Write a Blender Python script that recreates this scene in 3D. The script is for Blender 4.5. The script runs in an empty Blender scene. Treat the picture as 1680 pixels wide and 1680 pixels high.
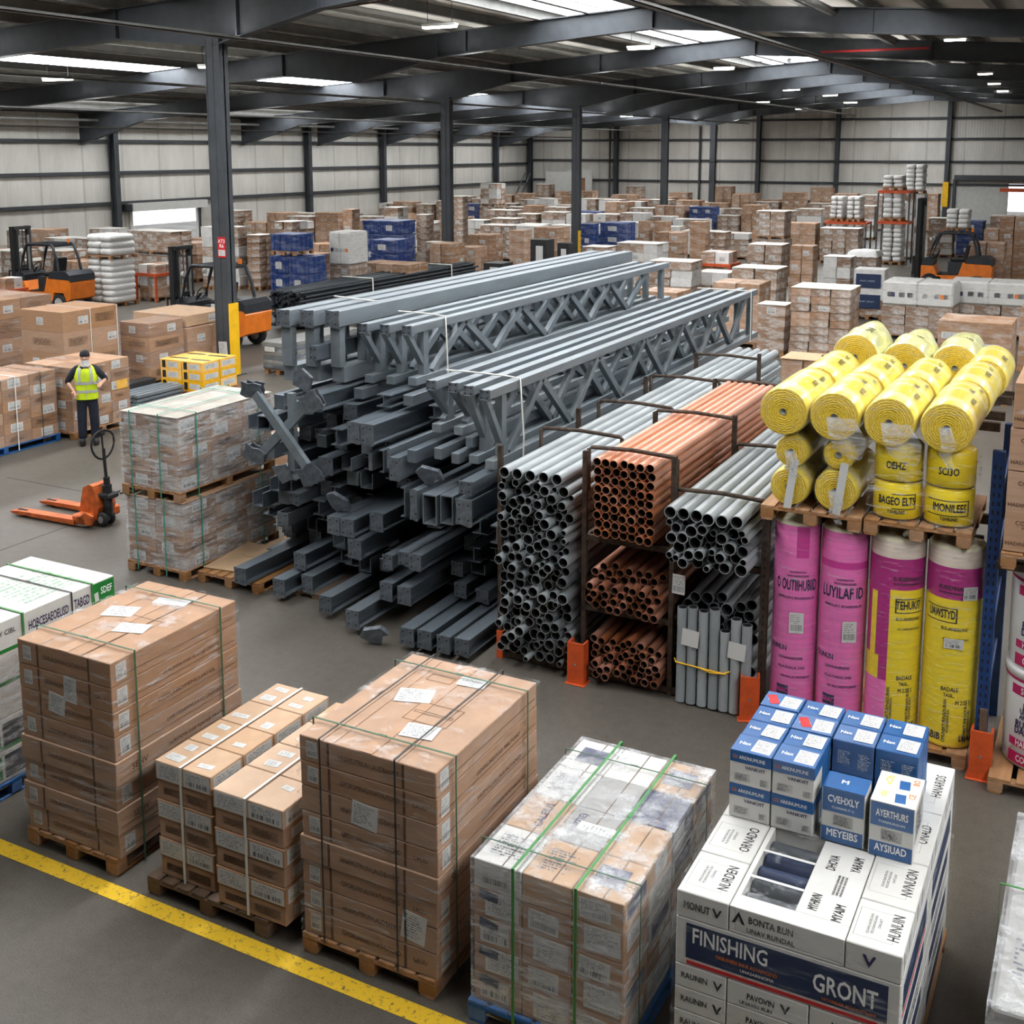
import bpy, bmesh, math, random
from mathutils import Vector, Matrix, noise
R = random.Random(11)
C = bpy.context.scene.collection
PI = math.pi

# ---------------------------------------------------------------- materials
def nt(name):
    m = bpy.data.materials.new(name); m.use_nodes = True
    t = m.node_tree; t.nodes.clear()
    o = t.nodes.new('ShaderNodeOutputMaterial'); b = t.nodes.new('ShaderNodeBsdfPrincipled')
    t.links.new(b.outputs[0], o.inputs[0])
    return m, t, b, o
def lin(c):
    return tuple((x/12.92 if x <= .04045 else ((x+.055)/1.055)**2.4) for x in c)
def rgb(r, g, b): return lin((r/255, g/255, b/255))
def math_(t, op, a, b=None):
    n = t.nodes.new('ShaderNodeMath'); n.operation = op
    for i, v in enumerate((a, b)):
        if v is None: continue
        if isinstance(v, (int, float)): n.inputs[i].default_value = v
        else: t.links.new(v, n.inputs[i])
    return n.outputs[0]
def mixc(t, f, a, b, mode='MIX'):
    n = t.nodes.new('ShaderNodeMix'); n.data_type = 'RGBA'; n.blend_type = mode
    for s, v in ((n.inputs[0], f), (n.inputs[6], a), (n.inputs[7], b)):
        if isinstance(v, (int, float)): s.default_value = v
        elif isinstance(v, tuple): s.default_value = (*v[:3], 1)
        else: t.links.new(v, s)
    return n.outputs[2]
def ramp(t, v, p0, p1, c0=(0, 0, 0), c1=(1, 1, 1)):
    n = t.nodes.new('ShaderNodeValToRGB'); e = n.color_ramp.elements
    e[0].position = p0; e[1].position = p1; e[0].color = (*c0, 1); e[1].color = (*c1, 1)
    t.links.new(v, n.inputs[0]); return n.outputs[0]
def coords(t, kind='Object', scale=(1, 1, 1), rot=(0, 0, 0)):
    tc = t.nodes.new('ShaderNodeTexCoord'); mp = t.nodes.new('ShaderNodeMapping')
    mp.inputs['Scale'].default_value = scale; mp.inputs['Rotation'].default_value = rot
    t.links.new(tc.outputs[kind], mp.inputs[0]); return mp.outputs[0]
def tnoise(t, vec, scale, detail=3, rough=.55):
    n = t.nodes.new('ShaderNodeTexNoise'); n.inputs['Scale'].default_value = scale
    n.inputs['Detail'].default_value = detail; n.inputs['Roughness'].default_value = rough
    if vec is not None: t.links.new(vec, n.inputs[0])
    return n.outputs[0]
def obrand(t): return t.nodes.new('ShaderNodeObjectInfo').outputs['Random']
def bump(t, b, h, s=.3, d=.01):
    n = t.nodes.new('ShaderNodeBump'); n.inputs['Strength'].default_value = s; n.inputs['Distance'].default_value = d
    t.links.new(h, n.inputs['Height']); t.links.new(n.outputs[0], b.inputs['Normal'])

def simple(name, col, rough=.6, metal=0., var=.25, scale=6., objvar=0., stretch=(1, 1, 1), bmp=0., film=0., coat=0.):
    m, t, b, o = nt(name)
    n = tnoise(t, coords(t, 'Object', stretch), scale)
    dark = tuple(c*(1-var) for c in col); lite = tuple(min(1, c*(1+var)) for c in col)
    c = ramp(t, n, .3, .7, dark, lite)
    if objvar:
        h = t.nodes.new('ShaderNodeHueSaturation'); t.links.new(c, h.inputs['Color'])
        t.links.new(math_(t, 'ADD', math_(t, 'MULTIPLY', obrand(t), 2*objvar), 1-objvar), h.inputs['Value'])
        t.links.new(math_(t, 'ADD', math_(t, 'MULTIPLY', obrand(t), -.25), 1.08), h.inputs['Saturation'])
        c = h.outputs[0]
    if film:   # plastic film on the surface, its glare painted in as pale streaks
        s = tnoise(t, coords(t, 'Object', (.9, .9, 3.2), (.3, .2, 0)), 2.2, 6, .72)
        f = math_(t, 'MULTIPLY', ramp(t, s, .46, .66), film)
        c = mixc(t, f, c, (.72, .72, .7))
        s2 = ramp(t, tnoise(t, coords(t, 'Object', (2, 2, 3.4)), 3.2, 2, .5), .60, .63)
        c = mixc(t, math_(t, 'MULTIPLY', s2, film*.35), c, (.10, .08, .06))
    t.links.new(c, b.inputs['Base Color'])
    b.inputs['Roughness'].default_value = rough; b.inputs['Metallic'].default_value = metal
    if coat: b.inputs['Coat Weight'].default_value = coat
    if bmp: bump(t, b, n, bmp)
    return m

M = {}
def A(name, *a, **k): M[name] = simple(name, *a, **k); return M[name]
A('card', rgb(170, 131, 99), .75, var=.10, scale=5, objvar=.08, stretch=(1, 1, 6))
A('card_dark', rgb(146, 109, 80), .78, var=.12, scale=5, objvar=.12, stretch=(1, 1, 6))
A('card_pale', rgb(190, 156, 124), .75, var=.08, objvar=.08, stretch=(1, 1, 4))
A('card_seam', rgb(96, 68, 46), .8, var=.1)
A('card_tape', rgb(170, 128, 92), .35, var=.1)
A('card_far', rgb(164, 125, 93), .75, var=.2, scale=4, objvar=.25, film=.4)
A('card_film', rgb(148, 117, 92), .4, var=.22, scale=3, objvar=.28, film=.8)
A('white_film', rgb(212, 210, 206), .45, var=.12, scale=5, objvar=.1, film=.3)
A('sack_white', rgb(218, 217, 214), .6, var=.08, scale=9, objvar=.06, bmp=.4)
A('carton_white', rgb(206, 204, 198), .55, var=.05, scale=4, objvar=.03)
A('carton_grey', rgb(150, 148, 144), .6, var=.1, scale=5, objvar=.06)
A('carton_blue', rgb(38, 92, 150), .45, var=.12, scale=5, objvar=.1)
A('carton_green', rgb(28, 122, 48), .45, var=.12)
A('carton_yellow', rgb(240, 178, 14), .5, var=.12, objvar=.08)
A('pale_print', rgb(208, 208, 204), .6, var=.05)
A('blue_bin', rgb(24, 58, 122), .5, var=.25, objvar=.15, film=.25)
A('black_plastic', rgb(34, 35, 37), .5, var=.3, objvar=.15)
A('navy', rgb(26, 44, 78), .5, var=.12)
A('navy_film', rgb(40, 46, 84), .35, var=.3, scale=14, film=.5)
A('ink', rgb(30, 28, 34), .6, var=.1)
A('ink_brown', rgb(92, 62, 40), .7, var=.1)
A('ink_navy', rgb(30, 26, 78), .6, var=.1)
A('ink_white', rgb(238, 238, 236), .6, var=.03)
A('ink_red', rgb(190, 36, 38), .6, var=.08)
A('ink_orange', rgb(226, 120, 40), .6, var=.1)
A('ink_yellow', rgb(236, 196, 80), .6, var=.1)
A('paper', rgb(208, 207, 202), .7, var=.05)
A('wood', rgb(158, 114, 72), .8, var=.3, scale=9, objvar=.15, stretch=(1, .15, 1), bmp=.2)
A('wood_dark', rgb(96, 74, 56), .85, var=.35, scale=9, objvar=.2, stretch=(1, .15, 1), bmp=.25)
A('wood_blue', rgb(22, 82, 140), .7, var=.3, scale=8, objvar=.1)
A('sheet_card', rgb(196, 164, 128), .8, var=.08)
A('cover_sheet', rgb(168, 160, 148), .5, var=.12, scale=4, film=.3)
A('top_film_glare', rgb(226, 222, 214), .35, var=.12, scale=5, objvar=.08, film=.2)  # film tops with the skylight's glare put into the pale colour
A('steel_beam', rgb(106, 115, 123), .4, .4, var=.22, scale=7, objvar=.14, stretch=(1, .2, 1), bmp=.05)
A('steel_plate', rgb(94, 101, 108), .5, .3, var=.35, scale=16, objvar=.15, bmp=.3)
A('steel_hole', rgb(22, 23, 25), .8, var=.2)
A('truss_steel', rgb(126, 135, 141), .42, .3, var=.14, scale=6, objvar=.06, stretch=(1, .2, 1))
A('frame_dark', rgb(68, 72, 77), .55, .2, var=.15, scale=3)
A('frame_purlin', rgb(124, 124, 121), .65, .1, var=.15, scale=3)
A('girt', rgb(66, 69, 72), .6, .2, var=.12)
A('rack_rust', rgb(72, 58, 48), .75, .3, var=.5, scale=18, bmp=.3)
A('rack_blue', rgb(28, 62, 118), .5, .1, var=.25, scale=10)
A('guard_orange', rgb(200, 80, 32), .55, 0, var=.2, scale=9)
A('orange_paint', rgb(232, 122, 28), .42, 0, var=.14, scale=4, coat=.2)
A('jack_orange', rgb(190, 92, 38), .5, 0, var=.35, scale=7)
A('yellow_paint', rgb(242, 188, 20), .5, 0, var=.12, scale=6)
A('rubber', rgb(30, 30, 31), .8, 0, var=.2)
A('dark_paint', rgb(38, 42, 48), .5, .1, var=.2)
A('panel_white', rgb(205, 205, 200), .5, var=.08)
A('sign_red', rgb(196, 28, 34), .5, var=.06)
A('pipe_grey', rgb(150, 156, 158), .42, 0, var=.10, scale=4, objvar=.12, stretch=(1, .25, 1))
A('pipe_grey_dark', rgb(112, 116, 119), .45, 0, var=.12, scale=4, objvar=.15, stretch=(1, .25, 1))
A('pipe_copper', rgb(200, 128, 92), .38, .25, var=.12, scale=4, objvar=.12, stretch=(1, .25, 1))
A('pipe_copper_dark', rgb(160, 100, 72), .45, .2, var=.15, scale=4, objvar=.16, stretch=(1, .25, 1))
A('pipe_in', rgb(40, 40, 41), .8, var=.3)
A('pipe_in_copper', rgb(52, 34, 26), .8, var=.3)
A('rod_dark', rgb(58, 64, 70), .5, .4, var=.3, objvar=.2)
A('green_strap', rgb(62, 96, 70), .5, var=.15)
A('green_strap_bright', rgb(60, 132, 62), .5, var=.15)
A('teal_strap', rgb(66, 150, 128), .45, var=.15)
A('white_strap', rgb(226, 224, 216), .55, var=.08)
A('black_strap', rgb(52, 50, 48), .6, var=.2)
A('pink', rgb(236, 112, 184), .42, var=.10, scale=3, stretch=(1, 1, 14), coat=.3)
A('pink_hot', rgb(206, 40, 146), .42, var=.08, scale=3, stretch=(1, 1, 14), coat=.3)
A('magenta', rgb(176, 12, 122), .42, var=.08, scale=3, stretch=(1, 1, 14), coat=.3)
A('roll_yellow', rgb(244, 216, 22), .45, var=.08, scale=3, stretch=(1, 1, 14), coat=.3)
A('roll_pale', rgb(222, 206, 190), .5, var=.12, scale=5, stretch=(1, 1, 10))
A('wool_white', rgb(226, 220, 190), .8, var=.12, scale=12)
A('pail_white', rgb(222, 222, 220), .45, var=.04)
A('pail_magenta', rgb(178, 30, 92), .45, var=.08)
A('skin', rgb(196, 150, 124), .55, var=.06)
A('shirt_navy', rgb(28, 34, 44), .85, var=.2)
A('trouser_navy', rgb(24, 30, 44), .85, var=.25, scale=10)
A('cap_black', rgb(26, 28, 34), .85, var=.2)
A('gaiter', rgb(205, 204, 200), .8, var=.12, scale=20)
A('hivis', rgb(206, 232, 24), .65, var=.10, scale=9)
A('reflect', rgb(190, 192, 190), .35, .2, var=.05)
A('boot', rgb(24, 23, 23), .6, var=.2)
A('plinth', rgb(176, 172, 162), .8, var=.1, scale=2)
A('chrome', rgb(190, 190, 192), .25, .8, var=.05)
# hi-vis should stay vivid
def setup_floor():
    m, t, b, o = nt('floor_concrete')
    v = coords(t, 'Object')
    n1 = tnoise(t, v, .35, 6, .62); n2 = tnoise(t, v, 9, 4, .7); n3 = tnoise(t, v, 70, 2, .6)
    c = ramp(t, n1, .3, .72, rgb(70, 65, 57), rgb(102, 95, 85))
    c = mixc(t, .55, c, ramp(t, n2, .25, .8, rgb(56, 52, 46), rgb(106, 98, 88)))
    c = mixc(t, .35, c, ramp(t, n3, .3, .7, (.03, .027, .023), (.16, .145, .125)))
    t.links.new(c, b.inputs['Base Color'])
    t.links.new(ramp(t, n1, .3, .7, (.34,)*3, (.62,)*3), b.inputs['Roughness'])
    bump(t, b, n3, .12, .004)
    return m
M['floor'] = setup_floor()
def setup_line():
    m, t, b, o = nt('worn_yellow_line')
    v = coords(t, 'Object')
    n = tnoise(t, v, 24, 6, .75)
    f = ramp(t, n, .34, .46)
    c = mixc(t, f, rgb(84, 76, 60), rgb(232, 188, 34))
    t.links.new(c, b.inputs['Base Color']); b.inputs['Roughness'].default_value = .6
    return m
M['floor_line'] = setup_line()
def setup_wall(axis):
    m, t, b, o = nt('wall_cladding_'+axis)
    sc = (0, 1, 0) if axis == 'y' else (1, 0, 0)
    w = t.nodes.new('ShaderNodeTexWave'); w.wave_type = 'BANDS'; w.bands_direction = 'Y' if axis == 'y' else 'X'
    w.inputs['Scale'].default_value = 1.6; w.inputs['Distortion'].default_value = 0
    t.links.new(coords(t, 'Object'), w.inputs[0])
    j = t.nodes.new('ShaderNodeTexWave'); j.wave_type = 'BANDS'; j.bands_direction = w.bands_direction
    j.inputs['Scale'].default_value = .12; j.inputs['Distortion'].default_value = 0
    t.links.new(coords(t, 'Object'), j.inputs[0])
    n = tnoise(t, coords(t, 'Object', (1, 1, .25)), 1.1, 5, .65)
    c = ramp(t, n, .25, .75, rgb(196, 192, 184), rgb(226, 223, 216))
    c = mixc(t, math_(t, 'MULTIPLY', ramp(t, j.outputs[0], .0, .012, (1, 1, 1), (0, 0, 0)), .35), c, rgb(120, 116, 110))
    d = ramp(t, tnoise(t, coords(t, 'Object'), .9, 6, .7), .68, .74)
    c = mixc(t, math_(t, 'MULTIPLY', d, .3), c, rgb(130, 124, 114))
    t.links.new(c, b.inputs['Base Color']); b.inputs['Roughness'].default_value = .6
    bump(t, b, w.outputs[0], .25, .03)
    return m
M['wall_x'] = setup_wall('x'); M['wall_y'] = setup_wall('y')
def setup_roof():
    m, t, b, o = nt('roof_sheet')
    w = t.nodes.new('ShaderNodeTexWave'); w.wave_type = 'BANDS'; w.bands_direction = 'Y'
    w.inputs['Scale'].default_value = 1.6; t.links.new(coords(t, 'Object'), w.inputs[0])
    n = tnoise(t, coords(t, 'Object', (.3, 2, 1)), 1.4, 5, .7)
    c = ramp(t, n, .25, .8, rgb(196, 193, 186), rgb(226, 223, 216))
    c = mixc(t, math_(t, 'MULTIPLY', ramp(t, w.outputs[0], .3, .7), .25), c, rgb(150, 147, 142))
    t.links.new(c, b.inputs['Base Color']); b.inputs['Roughness'].default_value = .65
    return m
M['roof'] = setup_roof()
def emissive(name, col, s):
    m, t, b, o = nt(name)
    b.inputs['Base Color'].default_value = (*col, 1)
    b.inputs['Emission Color'].default_value = (*col, 1); b.inputs['Emission Strength'].default_value = s
    return m
M['lamp_glow'] = emissive('lamp_glow', (1, .95, .85), 14)
M['skylight'] = emissive('skylight_pane', (.93, .97, 1), 5)
def setup_film():
    m, t, b, o = nt('stretch_film')
    v = coords(t, 'Object', (1.1, 1.1, 9), (.12, .18, 0))
    n = tnoise(t, v, 3.0, 6, .72)
    v2 = coords(t, 'Object', (1, 1, 3), (.5, .3, .4)); n2 = tnoise(t, v2, 5, 3, .6)
    n3 = tnoise(t, coords(t, 'Object'), 1.3, 2, .5)
    f = math_(t, 'MULTIPLY', ramp(t, n, .53, .74), .72)  # streaks of the film, with its sheen painted into the opacity
    g = math_(t, 'MULTIPLY', ramp(t, n2, .60, .74), .22)
    a = math_(t, 'MULTIPLY', math_(t, 'ADD', math_(t, 'ADD', f, g), .015), ramp(t, n3, .3, .62, (.25,)*3, (1,)*3))
    b.inputs['Base Color'].default_value = (.85, .86, .87, 1); b.inputs['Roughness'].default_value = .22
    t.links.new(a, b.inputs['Alpha'])
    return m
M['film'] = setup_film()
def setup_film_light():
    m, t, b, o = nt('stretch_film_light')
    n = tnoise(t, coords(t, 'Object', (1.4, 1.4, 12), (.1, .1, 0)), 4.0, 5, .7)
    a = math_(t, 'ADD', math_(t, 'MULTIPLY', ramp(t, n, .56, .74), .45), .03)
    b.inputs['Base Color'].default_value = (.85, .86, .87, 1); b.inputs['Roughness'].default_value = .18
    t.links.new(a, b.inputs['Alpha'])
    return m
M['film_light'] = setup_film_light()
def setup_film_heavy():
    m, t, b, o = nt('stretch_film_heavy')
    n = tnoise(t, coords(t, 'Object', (1.0, 1.0, 7), (.25, .3, .1)), 3.4, 7, .74)
    n2 = tnoise(t, coords(t, 'Object', (1, 3, 3), (.2, .5, .6)), 4, 4, .6)
    f = math_(t, 'MULTIPLY', ramp(t, n, .42, .70), .9)
    a = math_(t, 'ADD', math_(t, 'MULTIPLY', f, ramp(t, n2, .3, .7, (.35,)*3, (1,)*3)), .07)
    b.inputs['Base Color'].default_value = (.82, .83, .84, 1); b.inputs['Roughness'].default_value = .2
    t.links.new(a, b.inputs['Alpha'])
    return m
M['film_heavy'] = setup_film_heavy()
def setup_label(name, barcode=True, base=(.60, .60, .58), ink=(.03, .03, .04), clear=False):
    m, t, b, o = nt(name)
    tc = t.nodes.new('ShaderNodeTexCoord'); sp = t.nodes.new('ShaderNodeSeparateXYZ'); t.links.new(tc.outputs['Generated'], sp.inputs[0])
    u, v = sp.outputs[0], sp.outputs[1]; rnd = math_(t, 'MULTIPLY', obrand(t), 40)
    row = math_(t, 'FLOOR', math_(t, 'MULTIPLY', v, 11)); fr = math_(t, 'FRACT', math_(t, 'MULTIPLY', v, 11))
    inrow = math_(t, 'MULTIPLY', math_(t, 'GREATER_THAN', fr, .3), math_(t, 'LESS_THAN', fr, .75))
    def n1(a, b_):
        c = t.nodes.new('ShaderNodeCombineXYZ'); t.links.new(a, c.inputs[0]); t.links.new(b_, c.inputs[1])
        return tnoise(t, c.outputs[0], 1, 1, .5)
    txt = math_(t, 'GREATER_THAN', n1(math_(t, 'MULTIPLY', u, 26), math_(t, 'ADD', math_(t, 'MULTIPLY', row, 7.31), rnd)), .5)
    lenr = math_(t, 'LESS_THAN', u, math_(t, 'ADD', n1(rnd, math_(t, 'MULTIPLY', row, 3.7)), .25))
    txt = math_(t, 'MULTIPLY', math_(t, 'MULTIPLY', txt, inrow), lenr)
    if barcode:
        bc = math_(t, 'GREATER_THAN', n1(math_(t, 'ADD', math_(t, 'MULTIPLY', u, 55), rnd), rnd), .5)
        zone = math_(t, 'MULTIPLY', math_(t, 'GREATER_THAN', v, .12), math_(t, 'LESS_THAN', v, .42))
        up = math_(t, 'GREATER_THAN', v, .48)
        d = math_(t, 'ADD', math_(t, 'MULTIPLY', bc, zone), math_(t, 'MULTIPLY', txt, up))
    else:
        d = txt
    inb = math_(t, 'MULTIPLY', math_(t, 'MULTIPLY', math_(t, 'GREATER_THAN', u, .08), math_(t, 'LESS_THAN', u, .92)),
                math_(t, 'MULTIPLY', math_(t, 'GREATER_THAN', v, .07), math_(t, 'LESS_THAN', v, .93)))
    c = mixc(t, math_(t, 'MULTIPLY', math_(t, 'MULTIPLY', d, inb), .85), base, ink)
    t.links.new(c, b.inputs['Base Color']); b.inputs['Roughness'].default_value = .6
    if clear:
        b.inputs['Base Color'].default_value = (*ink, 1); t.links.remove(b.inputs['Base Color'].links[0])
        t.links.new(math_(t, 'MULTIPLY', d, inb), b.inputs['Alpha'])
    return m
M['label'] = setup_label('address_label')
M['label_text'] = setup_label('text_label', False)
M['print_brown'] = setup_label('carton_end_print', False, rgb(150, 110, 78), rgb(70, 46, 30), True)
M['print_blue'] = setup_label('carton_blue_print', False, rgb(44, 98, 156), (.75, .78, .8), True)
M['print_white'] = setup_label('carton_white_print', False, (.76, .75, .72), rgb(80, 84, 96), True)
def setup_roll_end():
    m, t, b, o = nt('roll_end_spiral')
    w = t.nodes.new('ShaderNodeTexWave'); w.wave_type = 'RINGS'; w.rings_direction = 'Y'
    w.inputs['Scale'].default_value = 15; w.inputs['Distortion'].default_value = 6.5; w.inputs['Detail'].default_value = 3
    w.inputs['Detail Scale'].default_value = 2
    t.links.new(coords(t, 'Object'), w.inputs[0])
    n = tnoise(t, coords(t, 'Object'), 40, 3)
    c = ramp(t, w.outputs[0], .0, .9, rgb(206, 164, 14), rgb(240, 206, 34))
    c = mixc(t, .25, c, ramp(t, n, .3, .7, rgb(190, 150, 20), rgb(250, 236, 130)))
    t.links.new(c, b.inputs['Base Color']); b.inputs['Roughness'].default_value = .75
    bump(t, b, w.outputs[0], .5, .01)
    return m
M['roll_end'] = setup_roll_end()
def setup_yellow_wool():
    m, t, b, o = nt('wrapped_yellow_wool')
    n = tnoise(t, coords(t, 'Object', (1, .35, 1)), 5, 5, .65)
    w = ramp(t, tnoise(t, coords(t, 'Object', (1, 2.2, 1)), 3.2, 2, .4), .5, .62)
    c = ramp(t, n, .3, .75, rgb(236, 206, 40), rgb(246, 230, 110))
    c = mixc(t, math_(t, 'MULTIPLY', w, .6), c, rgb(240, 230, 190))
    t.links.new(c, b.inputs['Base Color']); b.inputs['Roughness'].default_value = .3
    b.inputs['Coat Weight'].default_value = .4
    bump(t, b, n, .4, .02)
    return m
M['wool_yellow'] = setup_yellow_wool()
A('wool_bag', rgb(226, 222, 140), .3, var=.3, scale=7, coat=.4, bmp=.4, film=.5)
M['print_pale'] = setup_label('carton_pale_print', False, (.7, .75, .7), rgb(150, 178, 158), True)
M['glass_dark'] = simple('window_film', (.02, .025, .03), .1, 0, var=.1)

# ---------------------------------------------------------------- mesh kit
class MB:
    def __init__(s): s.v = []; s.f = []; s.m = []; s.sm = []
    def add(s, vs, fs, m=0, smooth=False):
        o = len(s.v); s.v += [tuple(p) for p in vs]
        for f in fs:
            s.f.append(tuple(i+o for i in f)); s.m.append(m); s.sm.append(smooth)
        return s
    def box(s, x0, x1, y0, y1, z0, z1, m=0, b=0.):
        if b <= 0:
            vs = [(x, y, z) for x in (x0, x1) for y in (y0, y1) for z in (z0, z1)]
            return s.add(vs, [(0, 1, 3, 2), (4, 6, 7, 5), (0, 4, 5, 1), (2, 3, 7, 6), (0, 2, 6, 4), (1, 5, 7, 3)], m)
        b = min(b, (x1-x0)*.45, (y1-y0)*.45, (z1-z0)*.45)
        vs = []; ix = {}
        X, Y, Z = (x0, x1), (y0, y1), (z0, z1)
        for i in (0, 1):
            for j in (0, 1):
                for k in (0, 1):
                    sx, sy, sz = (1-2*i)*b, (1-2*j)*b, (1-2*k)*b
                    for a, p in (('x', (X[i], Y[j]+sy, Z[k]+sz)), ('y', (X[i]+sx, Y[j], Z[k]+sz)), ('z', (X[i]+sx, Y[j]+sy, Z[k]))):
                        ix[(i, j, k, a)] = len(vs); vs.append(p)
        fs = []
        q = ((0, 0), (1, 0), (1, 1), (0, 1))
        for i in (0, 1):
            f = [ix[(i, a, c, 'x')] for a, c in q]; fs.append(f if i else f[::-1])
            f = [ix[(a, i, c, 'y')] for a, c in q]; fs.append(f[::-1] if i else f)
            f = [ix[(a, c, i, 'z')] for a, c in q]; fs.append(f if i else f[::-1])
        for i in (0, 1):
            for j in (0, 1):
                e = [ix[(i, j, 0, 'x')], ix[(i, j, 1, 'x')], ix[(i, j, 1, 'y')], ix[(i, j, 0, 'y')]]; fs.append(e if i != j else e[::-1])
                e = [ix[(i, 0, j, 'x')], ix[(i, 1, j, 'x')], ix[(i, 1, j, 'z')], ix[(i, 0, j, 'z')]]; fs.append(e[::-1] if i != j else e)
                e = [ix[(0, i, j, 'y')], ix[(1, i, j, 'y')], ix[(1, i, j, 'z')], ix[(0, i, j, 'z')]]; fs.append(e if i != j else e[::-1])
                for k in (0, 1):
                    c = [ix[(i, j, k, 'x')], ix[(i, j, k, 'y')], ix[(i, j, k, 'z')]]; fs.append(c if (i+j+k) % 2 == 0 else c[::-1])
        return s.add(vs, fs, m)
    def cyl(s, p0, p1, r, n=12, m=0, r1=None, cap=True, smooth=True, mcap=None):
        p0, p1 = Vector(p0), Vector(p1); d = (p1-p0).normalized(); r1 = r if r1 is None else r1
        a = d.orthogonal().normalized(); b = d.cross(a)
        c0 = [p0+(a*math.cos(2*PI*i/n)+b*math.sin(2*PI*i/n))*r for i in range(n)]
        c1 = [p1+(a*math.cos(2*PI*i/n)+b*math.sin(2*PI*i/n))*r1 for i in range(n)]
        s.add(c0+c1, [(i, (i+1) % n, n+(i+1) % n, n+i) for i in range(n)], m, smooth)
        if cap:
            mc = m if mcap is None else mcap
            s.add(c0, [tuple(range(n))[::-1]], mc); s.add(c1, [tuple(range(n))], mc)
        return s
    def tube(s, pts, r, n=8, m=0, closed=False):
        P = [Vector(p) for p in pts]; N = len(P); rings = []
        for i, p in enumerate(P):
            t = (P[(i+1) % N]-P[i-1]) if closed else (P[min(i+1, N-1)]-P[max(i-1, 0)])
            t.normalize(); up = Vector((0, 0, 1)) if abs(t.z) < .95 else Vector((1, 0, 0))
            a = t.cross(up).normalized(); b = a.cross(t)
            rings += [p+(a*math.cos(2*PI*k/n)+b*math.sin(2*PI*k/n))*r for k in range(n)]
        fs = []
        for i in range(N if closed else N-1):
            for k in range(n):
                i2 = (i+1) % N
                fs.append((i*n+k, i*n+(k+1) % n, i2*n+(k+1) % n, i2*n+k))
        s.add(rings, fs, m, True)
        if not closed: s.add(rings[:n], [tuple(range(n))], m); s.add(rings[-n:], [tuple(range(n))[::-1]], m)
        return s
    def prism(s, prof, a0, a1, axis='y', m=0):
        n = len(prof)
        f = {'y': lambda p, a: (p[0], a, p[1]), 'x': lambda p, a: (a, p[0], p[1]), 'z': lambda p, a: (p[0], p[1], a)}[axis]
        vs = [f(p, a0) for p in prof]+[f(p, a1) for p in prof]
        return s.add(vs, [tuple(range(n)), tuple(range(n, 2*n))[::-1]]+[(i, n+i, n+(i+1) % n, (i+1) % n) for i in range(n)], m)
    def lathe(s, prof, n=24, m=0, axis='z', smooth=True, mats=None):
        vs = []; fs = []
        for r, z in prof:
            for k in range(n):
                c, d = r*math.cos(2*PI*k/n), r*math.sin(2*PI*k/n)
                vs.append((c, d, z) if axis == 'z' else (c, z, d))
        for i in range(len(prof)-1):
            ff = [(i*n+k, i*n+(k+1) % n, (i+1)*n+(k+1) % n, (i+1)*n+k) for k in range(n)]
            s.add([], [], 0)
            fs.append((ff, m if mats is None else mats[i]))
        o = len(s.v); s.v += vs
        for ff, mm in fs:
            for f in ff:
                s.f.append(tuple(i+o for i in f)); s.m.append(mm); s.sm.append(smooth)
        return s
    def mesh(s, name, mats, fixn=True):
        me = bpy.data.meshes.new(name); me.from_pydata(s.v, [], s.f)
        for m in (mats if isinstance(mats, (list, tuple)) else [mats]): me.materials.append(M[m] if isinstance(m, str) else m)
        me.polygons.foreach_set('material_index', s.m); me.polygons.foreach_set('use_smooth', s.sm)
        if fixn:
            bm = bmesh.new(); bm.from_mesh(me); bmesh.ops.recalc_face_normals(bm, faces=bm.faces); bm.to_mesh(me); bm.free()
        me.update(); return me

def ob(name, me, parent=None, loc=(0, 0, 0), rot=(0, 0, 0)):
    o = bpy.data.objects.new(name, me); C.objects.link(o)
    o.location = loc; o.rotation_euler = rot
    if parent is not None: o.parent = parent
    return o
def tag(o, label, cat, group=None, kind=None):
    o['label'] = label; o['category'] = cat
    if group: o['group'] = group
    if kind: o['kind'] = kind
    return o
def thing(name, label, cat, loc=(0, 0, 0), rz=0., group=None):
    o = bpy.data.objects.new(name, None); C.objects.link(o); o.empty_display_size = .1
    o.location = loc; o.rotation_euler = (0, 0, rz); return tag(o, label, cat, group)
def struct(name, me, loc=(0, 0, 0), rot=(0, 0, 0)):
    o = ob(name, me, None, loc, rot); o['kind'] = 'structure'; return o
def dup(root, loc, rz=None, label=None, group=None):
    r = root.copy(); C.objects.link(r); r.location = loc
    if rz is not None: r.rotation_euler = (0, 0, rz)
    if label: r['label'] = label
    if group: r['group'] = group
    for ch in root.children:
        c = ch.copy(); C.objects.link(c); c.parent = r
        for g in ch.children:
            d = g.copy(); C.objects.link(d); d.parent = c
    return r
CACHE = {}
def cached(key, fn):
    if key not in CACHE: CACHE[key] = fn()
    return CACHE[key]
def boxmesh(w, d, h, mat, b=.004):
    w, d, h = round(w, 3), round(d, 3), round(h, 3)
    return cached(('box', w, d, h, mat, b), lambda: MB().box(-w/2, w/2, -d/2, d/2, 0, h, 0, b).mesh('box', mat))
def bx(name, parent, x0, x1, y0, y1, z0, z1, mat, b=.003):
    """a box part given by its extents; origin at its base centre"""
    return ob(name, boxmesh(x1-x0, y1-y0, z1-z0, mat, b), parent, ((x0+x1)/2, (y0+y1)/2, z0))
FR = {'front': Matrix.Rotation(PI/2, 4, 'X'), 'right': Matrix.Rotation(PI/2, 4, 'Z') @ Matrix.Rotation(PI/2, 4, 'X'),
      'left': Matrix.Rotation(-PI/2, 4, 'Z') @ Matrix.Rotation(PI/2, 4, 'X'), 'back': Matrix.Rotation(PI, 4, 'Z') @ Matrix.Rotation(PI/2, 4, 'X'), 'top': Matrix.Identity(4)}
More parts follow.
